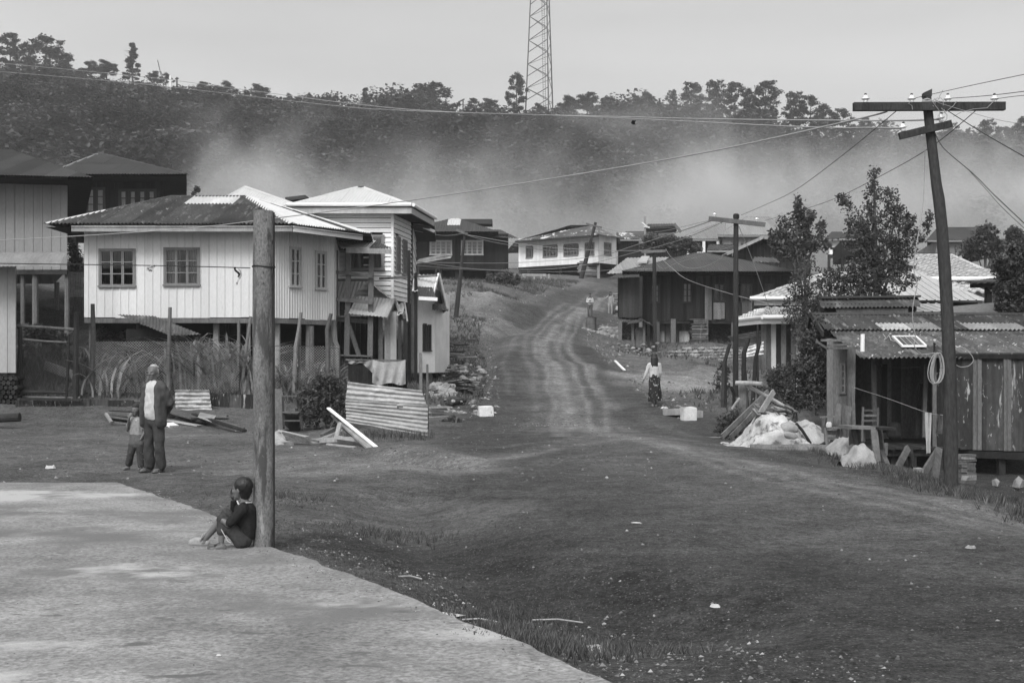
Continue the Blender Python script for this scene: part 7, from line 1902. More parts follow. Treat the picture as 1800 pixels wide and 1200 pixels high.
def scrap_piles():
 k=root_at(570,24.5,'board_scrap_pile','heap of pale broken boards and a collapsed frame left of the big corrugated sheet','wood pile')
 for a,b,d0,d1,w,th,m in[((577,717),(662,786),25.4,23.6,.07,.03,white_paint),((600,742),(650,788),25,23.6,.12,.04,wood_pale),((590,768),(636,774),24.4,24.3,.05,.07,wood_pale),((540,775),(636,770),24.6,24.4,.06,.09,wood_pale),((591,770),(598,743),24.5,24.6,.10,.03,wood_pale),((491,757),(540,768),24.8,24.4,.12,.03,wood_pale),((497,760),(560,776),24.5,24.2,.06,.03,wood_mid),((575,780),(626,786),24.0,23.8,.08,.03,wood_pale),((482,786),(515,779),24.0,24.2,.06,.06,wood_pale),((500,762),(533,776),24.3,24.2,.03,.03,bark_m),((533,775),(586,792),24.2,23.7,.025,.025,bark_m),((560,772),(612,752),24.8,25,.09,.03,wood_pale),((583,730),(620,770),25.4,24.4,.03,.03,wood_mid),((565,766),(588,754),24.9,25.2,.08,.08,wood_mid),((482,778),(500,782),24.2,24.1,.08,.05,wood_pale)]:
  plank_obj(k,a,b,d0,d1,w,th,m,'board' if w>.05 else 'stick')
 mb=MB();g=[W(x,y,d)for x,y,d in((480,760,24.6),(491,754,24.9),(503,772,24.3),(512,776,24.2),(496,769,24.6),(481,778,24.3))]
 mb.add(g,[(0,1,4),(1,2,4),(2,3,4),(0,4,5),(4,3,5)]);mb.obj('crumpled_sheet',scrap_metal,k)
 k=root_at(490,30,'leaning_plank','thick plank leaning upright against the fence just right of the post','plank');plank_obj(k,(500,756),(484,684),29.8,30.3,.30,.05,wood_mid,'board')
 k=root_at(514,29.5,'step_ladder','dark broken step shelf leaning under the fence beside the bush','ladder')
 for a,b in(((499,752),(497,696)),((531,755),(522,696))):plank_obj(k,a,b,29.4,29.9,.05,.06,wood_dark,'side_rail')
 for y,x0,x1 in((696,497,523),(724,498,527),(739,500,529)):plank_obj(k,(x0,y),(x1,y),29.6,29.6,.25,.03,wood_mid,'step')
 plank_obj(k,(499,745),(528,746),29.9,29.9,.1,.5,wood_black,'back_board')
 k=root_at(300,31.5,'scrap_heap','long heap of weathered boards and bent metal behind the old man','scrap heap')
 for a,b,d0,d1,w,th,m in[((188,724),(292,732),32.4,31.8,.3,.04,wood_mid),((190,731),(240,738),32.2,32,.25,.04,wood_mid),((186,727),(196,742),31.8,31.5,.06,.06,wood_pale),((196,741),(240,747),31.6,31.4,.08,.04,wood_mid),((290,720),(345,735),32.4,31.6,.35,.04,wood_mid),((300,728),(372,741),32.4,31.6,.3,.04,wood_mid),((340,728),(430,757),32,29.8,.12,.06,wood_dark),((345,733),(400,731),32.5,32.4,.16,.04,wood_mid),((292,738),(350,748),31.6,31.2,.2,.03,wood_pale),((310,735),(362,741),32,31.5,.1,.05,wood_dark),((375,737),(430,752),31.5,31,.06,.03,wood_mid),((195,722),(240,724),32.5,32.4,.2,.03,wood_dark),((296,744),(306,749),31,30.9,.3,.05,white_paint)]:
  plank_obj(k,a,b,d0,d1,w,th,m,'board')
 mb=MB();g=[W(x,y,d)for x,y,d in((347,733,31.4),(352,724,32),(380,730,31.6),(372,742,31),(360,736,31.2))]
 mb.add(g,[(0,1,4),(1,2,4),(2,3,4),(3,0,4)]);mb.obj('bent_sheet',scrap_metal,k)
 def stone_heap(name,label,pts,D0,n,r,seed,cat='stone pile',mat=stone_m,h=.3):
  """individual stones sharing a few meshes"""
  k=root_at(pts[0],D0,name,label,cat);R=random.Random(seed)
  x0,x1,y0,y1=pts
  for i in range(n):
   px=R.uniform(x0,x1);t=R.random();py=y0+(y1-y0)*t;D=D0-(t-.5)*.9
   p=W(px,py,D);gz=G(p.x,D);p.z=max(p.z,gz)
   stone_at(k,p,r*R.uniform(.6,1.4),R)
  return k
 stone_heap('stone_pile','pile of rounded stones beside the white annex at the roadside',(756,795,676,712),37.5,70,.13,4)
 stone_heap('stone_scatter','loose stones along the left road edge beside the log pile',(770,850,640,700),42,60,.09,14)
 stone_heap('stone_scatter','stones and clods below the left concrete block',(770,850,700,740),35,40,.06,15)
 k=root_at(830,47,'board_scatter','scattered old boards on the left bank above the plank heap','wood pile')
 for i in range(16):
  x=rnd.uniform(768,835);y=rnd.uniform(600,662);d=50-(y-600)*.12;plank_obj(k,(x,y),(x+rnd.uniform(12,30),y+rnd.uniform(-4,6)),d,d-.5,rnd.uniform(.08,.2),.04,rnd.choice([wood_mid,wood_pale,wood_dark]),'board')
 k=root_at(790,36,'log_pile','dark logs piled at the roadside right of the white annex','log pile')
 for i,(a,b,r)in enumerate([((778,712),(808,708),.11),((782,720),(812,716),.12),((792,706),(816,703),.09),((776,704),(800,700),.08),((770,714),(786,712),.09)]):
  mb=MB();mb.tube([W(a[0],a[1],35.5),W(b[0],b[1],36.2)],r,8,jit=.15,sh=rnd.uniform(.7,1.3));mb.obj('log',bark_m,k)
 k=root_at(772,34,'split_wood_stack','low stack of split wood planks beside the big corrugated sheet','wood stack')
 for i in range(9):
  y=716+i*4.2;plank_obj(k,(755+rnd.uniform(-2,2),y),(780+rnd.uniform(-4,8),y-1),33.6,34,.12,.045,wood_mid if i%2 else wood_pale,'split_log')
 k=root_at(820,39,'plank_heap','loose heap of sawn planks on the bank left of the road','wood pile')
 for i in range(22):
  x=rnd.uniform(778,812);y=rnd.uniform(664,692);plank_obj(k,(x,y),(x+rnd.uniform(22,44),y+rnd.uniform(-7,5)),39.5,38.6,rnd.uniform(.08,.2),.04,rnd.choice([wood_mid,wood_pale,wood_dark]))
 for lb,a,b,r,m,D in(('upper long log on the slope behind the white annex',(784,594),(835,599),.12,wood_dark,56),('middle log on the slope behind the white annex',(776,605),(826,612),.11,wood_dark,54),('bent pale branch on the slope left of the road',(783,615),(818,618),.06,wood_pale,52),('dark branch continuing down the slope left of the road',(815,618),(852,629),.07,wood_dark,51)):
  mb=MB();p,q=W(a[0],a[1],D),W(b[0],b[1],D);mb.tube([p,p.lerp(q,.5)+Vector((0,0,-.15)),q],[r,r,r*.6],8,jit=.15);props(mb.obj('log',m),lb,'log')
 def block(label,cx,y0,y1,D,wpx,dpt,rz):
  S=F/D;p=W(cx,y1,D);z=G(p.x,D);w=wpx/S;h=W(0,y0,D).z-z
  bm=bmesh.new();bmesh.ops.create_cube(bm,size=1.0)
  bmesh.ops.scale(bm,vec=(w,dpt,h),verts=bm.verts);bmesh.ops.bevel(bm,geom=bm.edges[:],offset=.02,segments=2,affect='EDGES')
  bmesh.ops.subdivide_edges(bm,edges=bm.edges[:],cuts=2,use_grid_fill=True)
  for v in bm.verts:v.co+=Vector([mnoise.noise(v.co*4+Vector((cx+k*5,0,0)))*.022 for k in range(3)])
  bmesh.ops.translate(bm,vec=(0,0,h/2-.02),verts=bm.verts);bmesh.ops.rotate(bm,matrix=Matrix.Rotation(rz,3,'Z'),verts=bm.verts)
  me=bpy.data.meshes.new('concrete_block');bm.to_mesh(me);bm.free();me.materials.append(concrete_m)
  at=me.attributes.new('sh','FLOAT','FACE');at.data.foreach_set('value',np.ones(len(me.polygons),dtype=np.float32))
  return link_mesh('concrete_block',me,(p.x,D,z),label=label,cat='block')
 block('whitewashed concrete block standing alone at the left side of the road',853.5,712,741,34.4,25,.4,.15)
 block('whitewashed concrete block at the right side of the road',1210,714,745,33.5,23,.4,.2)
 k=root_at(1190,34.4,'broken_slab','broken concrete slab lying behind the right whitewashed block','slab')
 mb=MB();c=W(1188,724,34.5);mb.box((c.x,34.6,c.z),(.42,.7,.18),rz=.35,rx=-.05);mb.obj('slab',M('grey_concrete',.3,.9,.2,3),k)
 k=root_at(1226,34,'wood_block','weathered timber stump behind the right whitewashed block','block');mb=MB();c=W(1226,731,34.1);mb.box((c.x,34.1,c.z),(.2,.3,.3),rz=.3);mb.obj('stump',wood_pale,k)
 plank_obj(k,(1222,738),(1233,748),33.6,33.0,.07,.04,wood_mid,'stick')
 stone_heap('stone_heap','heap of dark field stones beside the old drum',(1052,1096,574,606),66.5,110,.17,6)
 stone_heap('stone_scatter','flat stones spilled round the foot of the old drum',(1022,1060,588,604),67,34,.14,7)
 def stone_wall():
  k=root_at(1235,56,'stone_wall','low dry stone wall below the plank house yard','stone wall');R=random.Random(5)
  for r in range(6):
   for i in range(26):
    px=1172+i*5.4+(r%2)*2.7+R.uniform(-1,1);D=57-(px-1172)*.012
    top=622-min((px-1165)*.25,14)+(8 if px>1270 else 0)*(px-1270)/30;py=640-r*5.2-(px-1172)*.02
    if py<top:continue
    p=W(px,py,D+r*.06);stone_at(k,p,.13*R.uniform(.75,1.25),R)
 stone_wall()
 stone_heap('stone_scatter','band of loose stones at the bend right of the road',(1040,1160,603,650),59,60,.09,8)
 d=root_at(1039,68.5,'old_drum','dented old metal drum standing upright at the roadside bend','drum')
 p=Vector(ORG[d.name]);mb=MB();mb.lathe(p+Vector((0,0,-.05)),[(.29,0),(.29,.30),(.305,.32),(.29,.34),(.29,.60),(.305,.62),(.29,.64),(.29,.93),(.30,.95)],20);mb.obj('shell',barrel_m,d,smooth=False)
 mb=MB();mb.bar(W(1081,634,52),W(1098,651,50),.10,.05);props(mb.obj('fallen_board',white_paint),'short white board lying on the right verge of the climbing road','board')
STONES=[]
def stone_at(parent,p,r,R):
 if not STONES:
  for s in range(6):
   bm=bmesh.new();bmesh.ops.create_icosphere(bm,subdivisions=1,radius=1.0)
   for v in bm.verts:v.co=Vector((v.co.x*1.15,v.co.y*.95,v.co.z*.72))*(1+.35*mnoise.noise(v.co*1.4+Vector((s*9,0,0))))
   me=bpy.data.meshes.new('stone');bm.to_mesh(me);bm.free();me.materials.append(stone_m)
   at=me.attributes.new('sh','FLOAT','FACE');at.data.foreach_set('value',np.ones(len(me.polygons),dtype=np.float32));STONES.append(me)
 o=bpy.data.objects.new('stone',R.choice(STONES));COL.objects.link(o);o.parent=parent;o.location=Vector(p)-ORG[parent.name]
 o.scale=(r,r,r*R.uniform(.7,1.1));o.rotation_euler=(R.uniform(-.3,.3),R.uniform(-.3,.3),R.uniform(0,6.28))
scrap_piles()
def surf(name,mat,grid,nx,nz,parent=None,thick=0.0):
 f=[(j*(nx+1)+i,j*(nx+1)+i+1,(j+1)*(nx+1)+i+1,(j+1)*(nx+1)+i)for j in range(nz)for i in range(nx)]
 mb=MB();mb.add(grid,f);return mb.obj(name,mat,parent,smooth=True)
def heap_cloth(name,label,cat,cx,D,prof,depth,mat,seed,amp=.05,parent=None,base_py=None,nx=46,nz=26,flat=.0,bulge=0.35):
 """cloth over a heap: prof = [(px, py_top)], falls to the ground in front and behind"""
 xs=[q[0]for q in prof];ys=[q[1]for q in prof];grid=[]
 for j in range(nz+1):
  t=j/nz
  for i in range(nx+1):
   px=xs[0]+(xs[-1]-xs[0])*i/nx
   top=np.interp(px,xs,ys);zt=W(px,top,D).z;x=GX(px,D)
   a=(t-.5)*pi;yy=D+depth*(sin(a))*(.6+.4*min(1,(i/nx)*6,(1-i/nx)*6))
   gz=G(x,yy)+.005
   k=max(0.0,cos(a))**.62
   z=gz+max(zt-gz,0)*k
   nn=mnoise.fractal(Vector((x*3.2+seed,yy*3.2,z*3)),.8,2.1,4)
   rid=abs(mnoise.noise(Vector((x*4+z*2,seed,yy*3))))
   z+=(amp*nn+amp*.9*(rid-.25))*min(1,k*1.6+.1);yy+=amp*.8*mnoise.noise(Vector((x*5,z*5,seed+4)))
   grid.append((x+amp*.5*mnoise.noise(Vector((z*6,yy*3,seed))),yy,max(z,gz)))
 o=surf(name,mat,grid,nx,nz,parent)
 if label:props(o,label,cat)
 return o
def right_clutter():
 heap_cloth('tarpaulin_heap','large stained white tarpaulin draped over a heap beside the porch','tarpaulin',1370,24.0,[(1272,789),(1296,786),(1308,770),(1320,752),(1335,733),(1352,727),(1370,729),(1392,742),(1405,758),(1420,770),(1440,786)],.75,tarp_m,3,.085,nx=70,nz=40)
 heap_cloth('canvas_cover','grey canvas thrown over the right end of the tarpaulin heap','canvas',1425,24.2,[(1395,752),(1402,742),(1425,740),(1440,748),(1448,765),(1452,786)],.6,cloth_pale,8,.06)
 k=root_at(1392,23.4,'long_log','peeled log lying along the foot of the tarpaulin heap','log')
 mb=MB();mb.tube([W(1318,788,23.0),W(1360,790,22.9),W(1420,790,22.8),W(1458,791,22.7)],[.085,.10,.11,.10],10,jit=.06);mb.obj('trunk',wood_mid,k)
 def sack(label,cx,cy,D,rx,rz,rot,mat=sack_m,seed=0,name='filled_sack',parent=None):
  S=F/D;p=W(cx,cy,D)
  bm=bmesh.new();bmesh.ops.create_icosphere(bm,subdivisions=4,radius=1.0)
  for v in bm.verts:
   c=v.co.copy();n=1+.10*mnoise.noise(c*1.5+Vector((seed,0,0)))+.05*mnoise.noise(c*5+Vector((seed,3,0)))
   sq=lambda a,e:math.copysign(abs(a)**e,a)
   v.co=Vector((sq(c.x,.8)*rx/S*n,sq(c.y,.8)*rx/S*.7*n,sq(c.z,.85)*rz/S*n))
  bmesh.ops.rotate(bm,matrix=Matrix.Rotation(rot,3,'Y'),verts=bm.verts)
  me=bpy.data.meshes.new(name);bm.to_mesh(me);bm.free();me.materials.append(mat)
  me.polygons.foreach_set('use_smooth',[True]*len(me.polygons))
  at=me.attributes.new('sh','FLOAT','FACE');at.data.foreach_set('value',np.ones(len(me.polygons),dtype=np.float32))
  return link_mesh(name,me,p,label=label,cat='sack')
 sack('round full pale sack resting on top of the tarpaulin heap',1387,752,23.4,16,10,.1,seed=1)
 sack('smaller pale sack tucked under the round one on the tarpaulin heap',1388,765,23.35,15,7,.3,seed=2)
 k=root_at(1415,23.3,'bent_strap','dark curved metal strap between tarpaulin and canvas','strap')
 mb=MB();mb.tube([W(x,y,23.35)for x,y in((1399,744),(1410,756),(1420,772),(1427,782),(1440,783),(1450,778))],.03,5);mb.obj('band',wood_dark,k)
 heap_cloth('plastic_sheeting','crumpled translucent plastic sheeting heaped before the porch table, left part','sheeting',1485,21.5,[(1458,797),(1466,784),(1476,769),(1488,766),(1500,775),(1508,792),(1514,806)],.5,sack_m,13,.10,nx=36,nz=24)
 heap_cloth('plastic_sheeting','right and lower heap of crumpled plastic sheeting at the table foot','sheeting',1505,19.8,[(1478,813),(1490,798),(1502,787),(1516,786),(1528,795),(1536,812),(1541,824)],.4,sack_m,17,.09,nx=36,nz=24)
 t=root_at(1535,20.6,'rough_table','rough wooden table with splayed plank legs standing before the porch','table')
 mb=MB();c=W(1520,751,20.7);mb.box((c.x,20.7,c.z),(.68,.62,.045),rz=.1,ry=.04);mb.obj('tabletop',wood_mid,t)
 mb=MB();c=W(1550,752,20.5);mb.box((c.x,20.5,c.z),(.28,.5,.04),rz=.1);mb.obj('side_board',wood_dark,t)
 for a,b,d0,d1,w in(((1536,756),(1543,826),20.4,20.1,.11),((1502,754),(1514,792),20.8,20.9,.11),((1546,756),(1555,800),20.9,21.1,.08),((1496,752),(1496,780),21.1,21.2,.07)):
  p,q=W(a[0],a[1],d0),W(b[0],b[1],d1);q.z=G(q.x,d1)-.02
  mb=MB();mb.bar(p,q,w,w*.6);mb.obj('leg',wood_mid,t)
 c=thing('ladder_back_chair','dark ladder-back chair standing on the porch behind the rough table','chair',W(1528,775,28.2))
 D=28.2
 for a,b,d in(((1515,776),(1517,715),D),((1542,776),(1543,716),D),((1519,776),(1519,748),D+.4),((1538,776),(1538,748),D+.4)):
  mb=MB();mb.bar(W(a[0],a[1],d),W(b[0],b[1],d),.045,.045);mb.obj('leg',wood_mid,c)
 for y in(721,730,739):
  mb=MB();mb.bar(W(1517,y,D),W(1543,y,D),.02,.05);mb.obj('back_slat',wood_mid,c)
 mb=MB();p=W(1529,750,D+.2);mb.box(p,(.34,.42,.04));mb.obj('seat',wood_mid,c)
 c=root_at(1468,23.4,'wooden_armchair','pale wooden armchair loaded with cloth, between tarpaulin and porch table','chair')
 D=23.4
 for a,b,w in(((1452,790),(1451,752),.05),((1481,792),(1483,710),.06),((1446,770),(1448,732),.05),((1472,770),(1476,738),.05)):
  mb=MB();mb.bar(W(a[0],a[1],D if a[0]>1450 else D+.4),W(b[0],b[1],D if a[0]>1450 else D+.4),w,w);mb.obj('leg',wood_mid,c)
 for a,b,w,th in(((1440,733),(1472,731),.12,.03),((1452,752),(1479,751),.35,.03),((1450,770),(1480,771),.04,.05),((1452,760),(1480,761),.04,.08)):
  mb=MB();mb.bar(W(a[0],a[1],D),W(b[0],b[1],D),w,th);mb.obj('arm_rest' if th==.03 and w<.2 else 'seat_board',wood_mid,c)
 mb=MB();mb.bar(W(1477,752,D+.2),W(1484,712,D+.3),.30,.04,up=(0,1,0));mb.obj('back_board',wood_mid,c)
 o=sack('small pale bundle lying on the seat of the wooden armchair',1457,747,23.3,5,6,0,cl_white,5,'cloth_bundle')
 o['category']='bundle'
 o=sack('dark full bag slumped at the back of the porch',1572,757,29.4,14,16,0,wood_dark,6,'porch_bag')
 o=sack('pale pot-like bundle left of the porch table',1500,765,24,6,8,0,fascia_m,7,'cloth_bundle')
 k=root_at(1300,26.5,'leaning_planks','long pale planks leaning crosswise over the low shrub at the roadside','wood pile')
 for a,b,d0,d1,w in(((1269,767),(1350,688),25.8,27.4,.10),((1284,768),(1352,700),25.9,27.2,.10),((1310,768),(1360,688),25.2,26.8,.11),((1312,740),(1336,712),26,26.6,.1)):
  mb=MB();mb.bar(W(a[0],a[1],d0),W(b[0],b[1],d1),w,.045,up=(0,1,.2));mb.obj('plank',wood_pale if w>.105 else wood_mid,k)
 k=root_at(1307,27.5,'pole_barrier','rough barrier of a stump post with thin poles laid across','barrier')
 mb=MB();mb.tube([GP(1307,27.5)-Vector((0,0,.1)),W(1307,677,27.5)],.10,9,jit=.1);mb.obj('stump',wood_mid,k)
 for a,b,r in(((1293,673),(1340,675),.05),((1310,676),(1392,722),.045),((1300,700),(1286,720),.03)):
  mb=MB();mb.tube([W(a[0],a[1],27.3),W((a[0]+b[0])/2,(a[1]+b[1])/2-1,27.2),W(b[0],b[1],27)],r,7,jit=.15);mb.obj('thin_pole',wood_pale,k)
 k=root_at(1365,26,'rubbish_heap','heap of sticks, rags and bark strips behind the tarpaulin','rubbish heap');R=random.Random(12)
 for i in range(26):
  x,y=R.uniform(1325,1385),R.uniform(708,745);a=R.uniform(.2,1.2);l=R.uniform(10,26)
  plank_obj(k,(x,y),(x+l*cos(a),y+l*sin(a)*.8),25.8,25.3,R.uniform(.04,.16),.02,R.choice([wood_pale,wood_mid,wood_dark,sack_m,wood_mid]),'strip')
 k=root_at(1275,36,'stake_row','row of crooked stakes beside the tilted-arm pole','fence')
 for a,b,m,r in(((1270,690),(1272,640),(1283,604),.06),((1276,698),(1276,650),(1276,628),.03),((1306,668),(1308,620),(1316,594),.07),((1313,690),(1310,665),(1309,645),.06),((1322,672),(1328,630),(1336,600),.06),((1333,680),(1331,620),(1332,570),.035),((1290,700),(1290,690),(1285,680),.05)):
  P=[W(a[0],a[1],36),W(b[0],b[1],36),W(m[0],m[1],36)];P[0].z=G(P[0].x,36)-.1
  mb=MB();mb.tube(P,[r,r,r*.8],7,jit=.2);mb.obj('stake',wood_dark,k)
 o=corr_panel('',[(1308,612),(1342,600),(1342,622),(1306,628)],40,3,.02,scrap_metal,seed=11,dents=.02,shv=1.5).obj('corrugated_sheet',scrap_metal,smooth=True);props(o,'bent pale corrugated piece propped against the board-walled house','metal sheet')
 k=root_at(1290,58,'pole_stack','bundle of long poles lying under the far end of the plank house','wood pile')
 for i in range(9):plank_obj(k,(1280+i*2,592+i*2),(1338,582+i*3.4),60,58,.08,.05,wood_mid,'pole')
 k=root_at(1600,21,'leaning_props','short props and broken planks leaning below the porch edge','wood pile')
 for a,b,d0,d1,w,m in(((1574,830),(1596,787),19.5,20.6,.10,wood_mid),((1620,837),(1648,792),18.6,20,.10,wood_mid),((1643,842),(1650,788),18,18.4,.10,wood_mid),((1560,818),(1548,790),20.4,21,.09,wood_mid),((1605,822),(1601,787),20.6,20.8,.05,wood_dark),((1595,822),(1590,788),21,21,.05,wood_dark),((1556,800),(1557,778),22,22,.07,wood_mid)):
  p,q=W(a[0],a[1],d0),W(b[0],b[1],d1);mb=MB();mb.bar(p,q,w,.05,up=(0,1,0));mb.obj('plank',m,k)
 o=MB();c=W(1614,830,18.4);o.box((c.x,18.4,c.z),(.11,.1,.13),rz=.3,rx=.1);props(o.obj('pale_box',sack_m),'small dented pale box below the porch near the pole','box')
 s=root_at(1694,19,'firewood_stack','neat stack of split firewood under the shack just right of the big pole','firewood')
 R=random.Random(4)
 for i in range(11):
  for j in range(2):
   y=846-i*4.6;plank_obj(s,(1676+j*16+R.uniform(-2,2),y),(1692+j*14+R.uniform(0,3),y+R.uniform(-1,1)),18.4,18.6,.14,R.uniform(.03,.045),R.choice([wood_mid,wood_pale,wood_mid]),'split_log')
 R=random.Random(9)
 for lb,cx,y0,y1,D,w in(('pale upright stone standing in the dark gap under the shack',1751,838,860,15.6,13),('big dark boulder under the shack at the right edge',1790,832,866,15.6,22)):
  o=bpy.data.objects.new('boulder',None);
  p=W(cx,(y0+y1)/2,D);stone_at(thing_b:=thing('boulder',lb,'stone',p),p,(w/2)*D/F*.8,R);st=thing_b.children[0]if thing_b.children else None
  bpy.data.objects.remove(o)
  for ch in COL.objects:
   if ch.parent==thing_b:ch.scale=(w*D/F*.42,.09,(y1-y0)*D/F*.55);ch.rotation_euler=(0,.05,0)
right_clutter()
def litter():
 R=random.Random(31)
 items=[('white_pebble','single white pebble lying on the concrete yard near the bottom',385,1151,6.5,.022,1),('paper_scrap','flat pale paper scrap beside the edge of the concrete yard',785,1053,8.0,.11,0),('plastic_bottle_scrap','crumpled pale plastic scrap on the dark road right of centre',1257,1043,8.2,.04,1),('white_litter','white crumpled litter on the yard left of the old man',88,820,18.5,.10,1),('flat_stone','pale flat stone in the rough strip near the bottom centre',1045,1116,7.0,.07,1),('white_litter','white litter on the road between the two blocks',1168,731,36.0,.12,1),('flat_stone','flat stone at the roadside below the leaning planks',1255,757,29,.25,0),('pale_stone','pale pointed stone on the road at far right',1705,970,10.2,.05,1),('white_litter','small white flake on the road right of the ditch',1120,918,12.0,.06,0)]
 for nm,lb,px,py,D,r,hgt in items:
  p=GP(px,D);
  if slab_side(np.array([p.x]),np.array([p.y]))[0]<0:p.z=0.0
  mb=MB();n=7
  pts=[(p.x+cos(k*6.283/n)*r*R.uniform(.6,1.15),p.y+sin(k*6.283/n)*r*R.uniform(.5,1),p.z+.004)for k in range(n)]
  tp=[(p.x+(a-p.x)*.6+R.uniform(-.1,.1)*r,p.y+(b-p.y)*.6,p.z+(.5*r if hgt else .008)*R.uniform(.7,1.2))for a,b,c in pts]
  mb.add(pts+tp,[tuple(range(n,2*n))]+[(i,(i+1)%n,n+(i+1)%n,n+i)for i in range(n)]);props(mb.obj(nm,cl_white if 'stone' not in nm else stone_m),lb,'litter' if 'stone' not in nm and 'pebble' not in nm else 'stone')
 for lb,a,b,D in(('thin pale stick lying in the ditch right of the concrete yard',(700,985),(742,989),9.6),('pale split stick lying beside the grass tufts near the bottom',(935,1047),(1025,1042),8.2),('long thin stick among the pebbles near the bottom centre',(812,1068),(875,1068),7.8)):
  p,q=GP(a[0],D,.012),GP(b[0],D,.02);mb=MB();mb.tube([p,p.lerp(q,.5)+Vector((0,.02,.01)),q],.007,5,jit=.2);props(mb.obj('dry_stick',wood_pale),lb,'stick')
litter()
def prim_mesh(prims):
 """closed overlapping volumes: ('c', p0, r0, p1, r1, flat) tapered capsule, ('e', centre, (rx, ry, rz), rot) ellipsoid"""
 mb=MB()
 for q in prims:
  if q[0]in 'ct':
   p0,r0,p1,r1=Vector(q[1]),q[2],Vector(q[3]),q[4];fl=q[5]if len(q)>5 else(1,1)
   d=(p1-p0).normalized();rf=Vector((1,0,0))if abs(d.x)<.75 else Vector((0,1,0))
   a=(rf-d*rf.dot(d)).normalized();b=d.cross(a).normalized();n=14;rings=[]
   for k in range(4 if q[0]=='c' else 0):t=(k+.35)/4*pi/2;rings.append((p0-d*(r0*cos(t))*.9,r0*sin(t)))
   rings.append((p0,r0));rings.append((p0.lerp(p1,.5),(r0+r1)/2));rings.append((p1,r1))
   for k in range(4 if q[0]=='c' else 0):t=(3-k+.35)/4*pi/2;rings.append((p1+d*(r1*cos(t))*.9,r1*sin(t)))
   base=len(mb.v)
   for c,r in rings:
    for k in range(n):t=2*pi*k/n;mb.v.append(tuple(c+a*(cos(t)*r*fl[0])+b*(sin(t)*r*fl[1])))
   for i in range(len(rings)-1):
    for k in range(n):mb.f.append((base+i*n+k,base+i*n+(k+1)%n,base+(i+1)*n+(k+1)%n,base+(i+1)*n+k));mb.sh.append(1)
   mb.f.append(tuple(base+k for k in reversed(range(n))));mb.f.append(tuple(base+(len(rings)-1)*n+k for k in range(n)));mb.sh+=[1,1]
  else:
   c,r=Vector(q[1]),q[2];R=Matrix.Rotation(q[3]if len(q)>3 else 0,3,'X');n,m=16,10;base=len(mb.v)
   for i in range(1,m):
    t=pi*i/m
    for k in range(n):u=2*pi*k/n;mb.v.append(tuple(c+R@Vector((r[0]*sin(t)*cos(u),r[1]*sin(t)*sin(u),-r[2]*cos(t)))))
   for i in range(m-2):
    for k in range(n):mb.f.append((base+i*n+k,base+i*n+(k+1)%n,base+(i+1)*n+(k+1)%n,base+(i+1)*n+k));mb.sh.append(1)
   mb.f.append(tuple(base+k for k in reversed(range(n))));mb.f.append(tuple(base+(m-2)*n+k for k in range(n)));mb.sh+=[1,1]
 return mb
def blob(name,prims,mat,parent,vox=.011,smooth=4,wrinkle=0.0,ws=14,xf=None,cut=None):
 """one continuous skin grown over the volumes"""
 mb=prim_mesh(prims);me=mb.mesh(name,None);tmp=bpy.data.objects.new('tmp',me);COL.objects.link(tmp)
 m=tmp.modifiers.new('r','REMESH');m.mode='VOXEL';m.voxel_size=vox
 m=tmp.modifiers.new('s','SMOOTH');m.iterations=smooth;m.factor=.5
 dg=bpy.context.evaluated_depsgraph_get();ev=tmp.evaluated_get(dg);me2=bpy.data.meshes.new_from_object(ev,depsgraph=dg)
 bpy.data.objects.remove(tmp);bpy.data.meshes.remove(me)
 if wrinkle:
  for v in me2.vertices:v.co+=v.normal*(wrinkle*mnoise.noise(Vector((v.co.x*ws,v.co.y*ws,v.co.z*ws*.6))))
 if xf:me2.transform(xf)
 o=ORG[parent.name]
 me2.transform(Matrix.Translation(-Vector(o)));me2.name=name
 me2.materials.clear();me2.materials.append(mat);me2.polygons.foreach_set('use_smooth',[True]*len(me2.polygons))
 if 'sh' in me2.attributes:me2.attributes.remove(me2.attributes['sh'])
 at=me2.attributes.new('sh','FLOAT','FACE');at.data.foreach_set('value',np.ones(len(me2.polygons),dtype=np.float32))
 return link_mesh(name,me2,o,parent)
def V(*a):return Vector(a)
def head_prims(c,s=1.0,yaw=0.0,pitch=0.0):
 """head with brow, nose, lips, chin, ears; c = centre, faces +y before yaw"""
 R=Matrix.Rotation(yaw,3,'Z')@Matrix.Rotation(pitch,3,'X')
 def P(x,y,z):return V(*c)+R@(V(x,y,z)*s)
 def E(x,y,z,r):return('c',P(x,y,z),r*s,P(x,y+.002,z),r*s)
 L=[('c',P(0,-.012,.035),.078*s,P(0,.008,.03),.074*s),('c',P(0,.02,-.01),.062*s,P(0,.035,-.055),.045*s),E(0,.052,-.085,.024),('c',P(-.028,.066,.018),.017*s,P(.028,.066,.018),.017*s),('c',P(0,.078,.012),.009*s,P(0,.096,-.022),.013*s),E(.012,.086,-.026,.009),E(-.012,.086,-.026,.009),('c',P(-.018,.074,-.054),.010*s,P(.018,.074,-.054),.010*s),E(.035,.058,-.02,.022),E(-.035,.058,-.02,.022),('c',P(-.073,0,.012),.013*s,P(-.077,-.008,-.018),.009*s),('c',P(.073,0,.012),.013*s,P(.077,-.008,-.018),.009*s)]
 return L,P
def face_parts(P,s,parent,xf,vox=.004):
 for sx in(-.028,.028):
  mb=MB();mb.lathe(P(sx,.0735,.004),[(.002*s,-.0045*s),(.009*s,-.002*s),(.010*s,.001*s),(.003*s,.0045*s)],8)
  o=mb.mesh('eye',cl_black,(0,0,0));o.transform(xf);o.transform(Matrix.Translation(-Vector(ORG[parent.name])));link_mesh('eye',o,ORG[parent.name],parent)
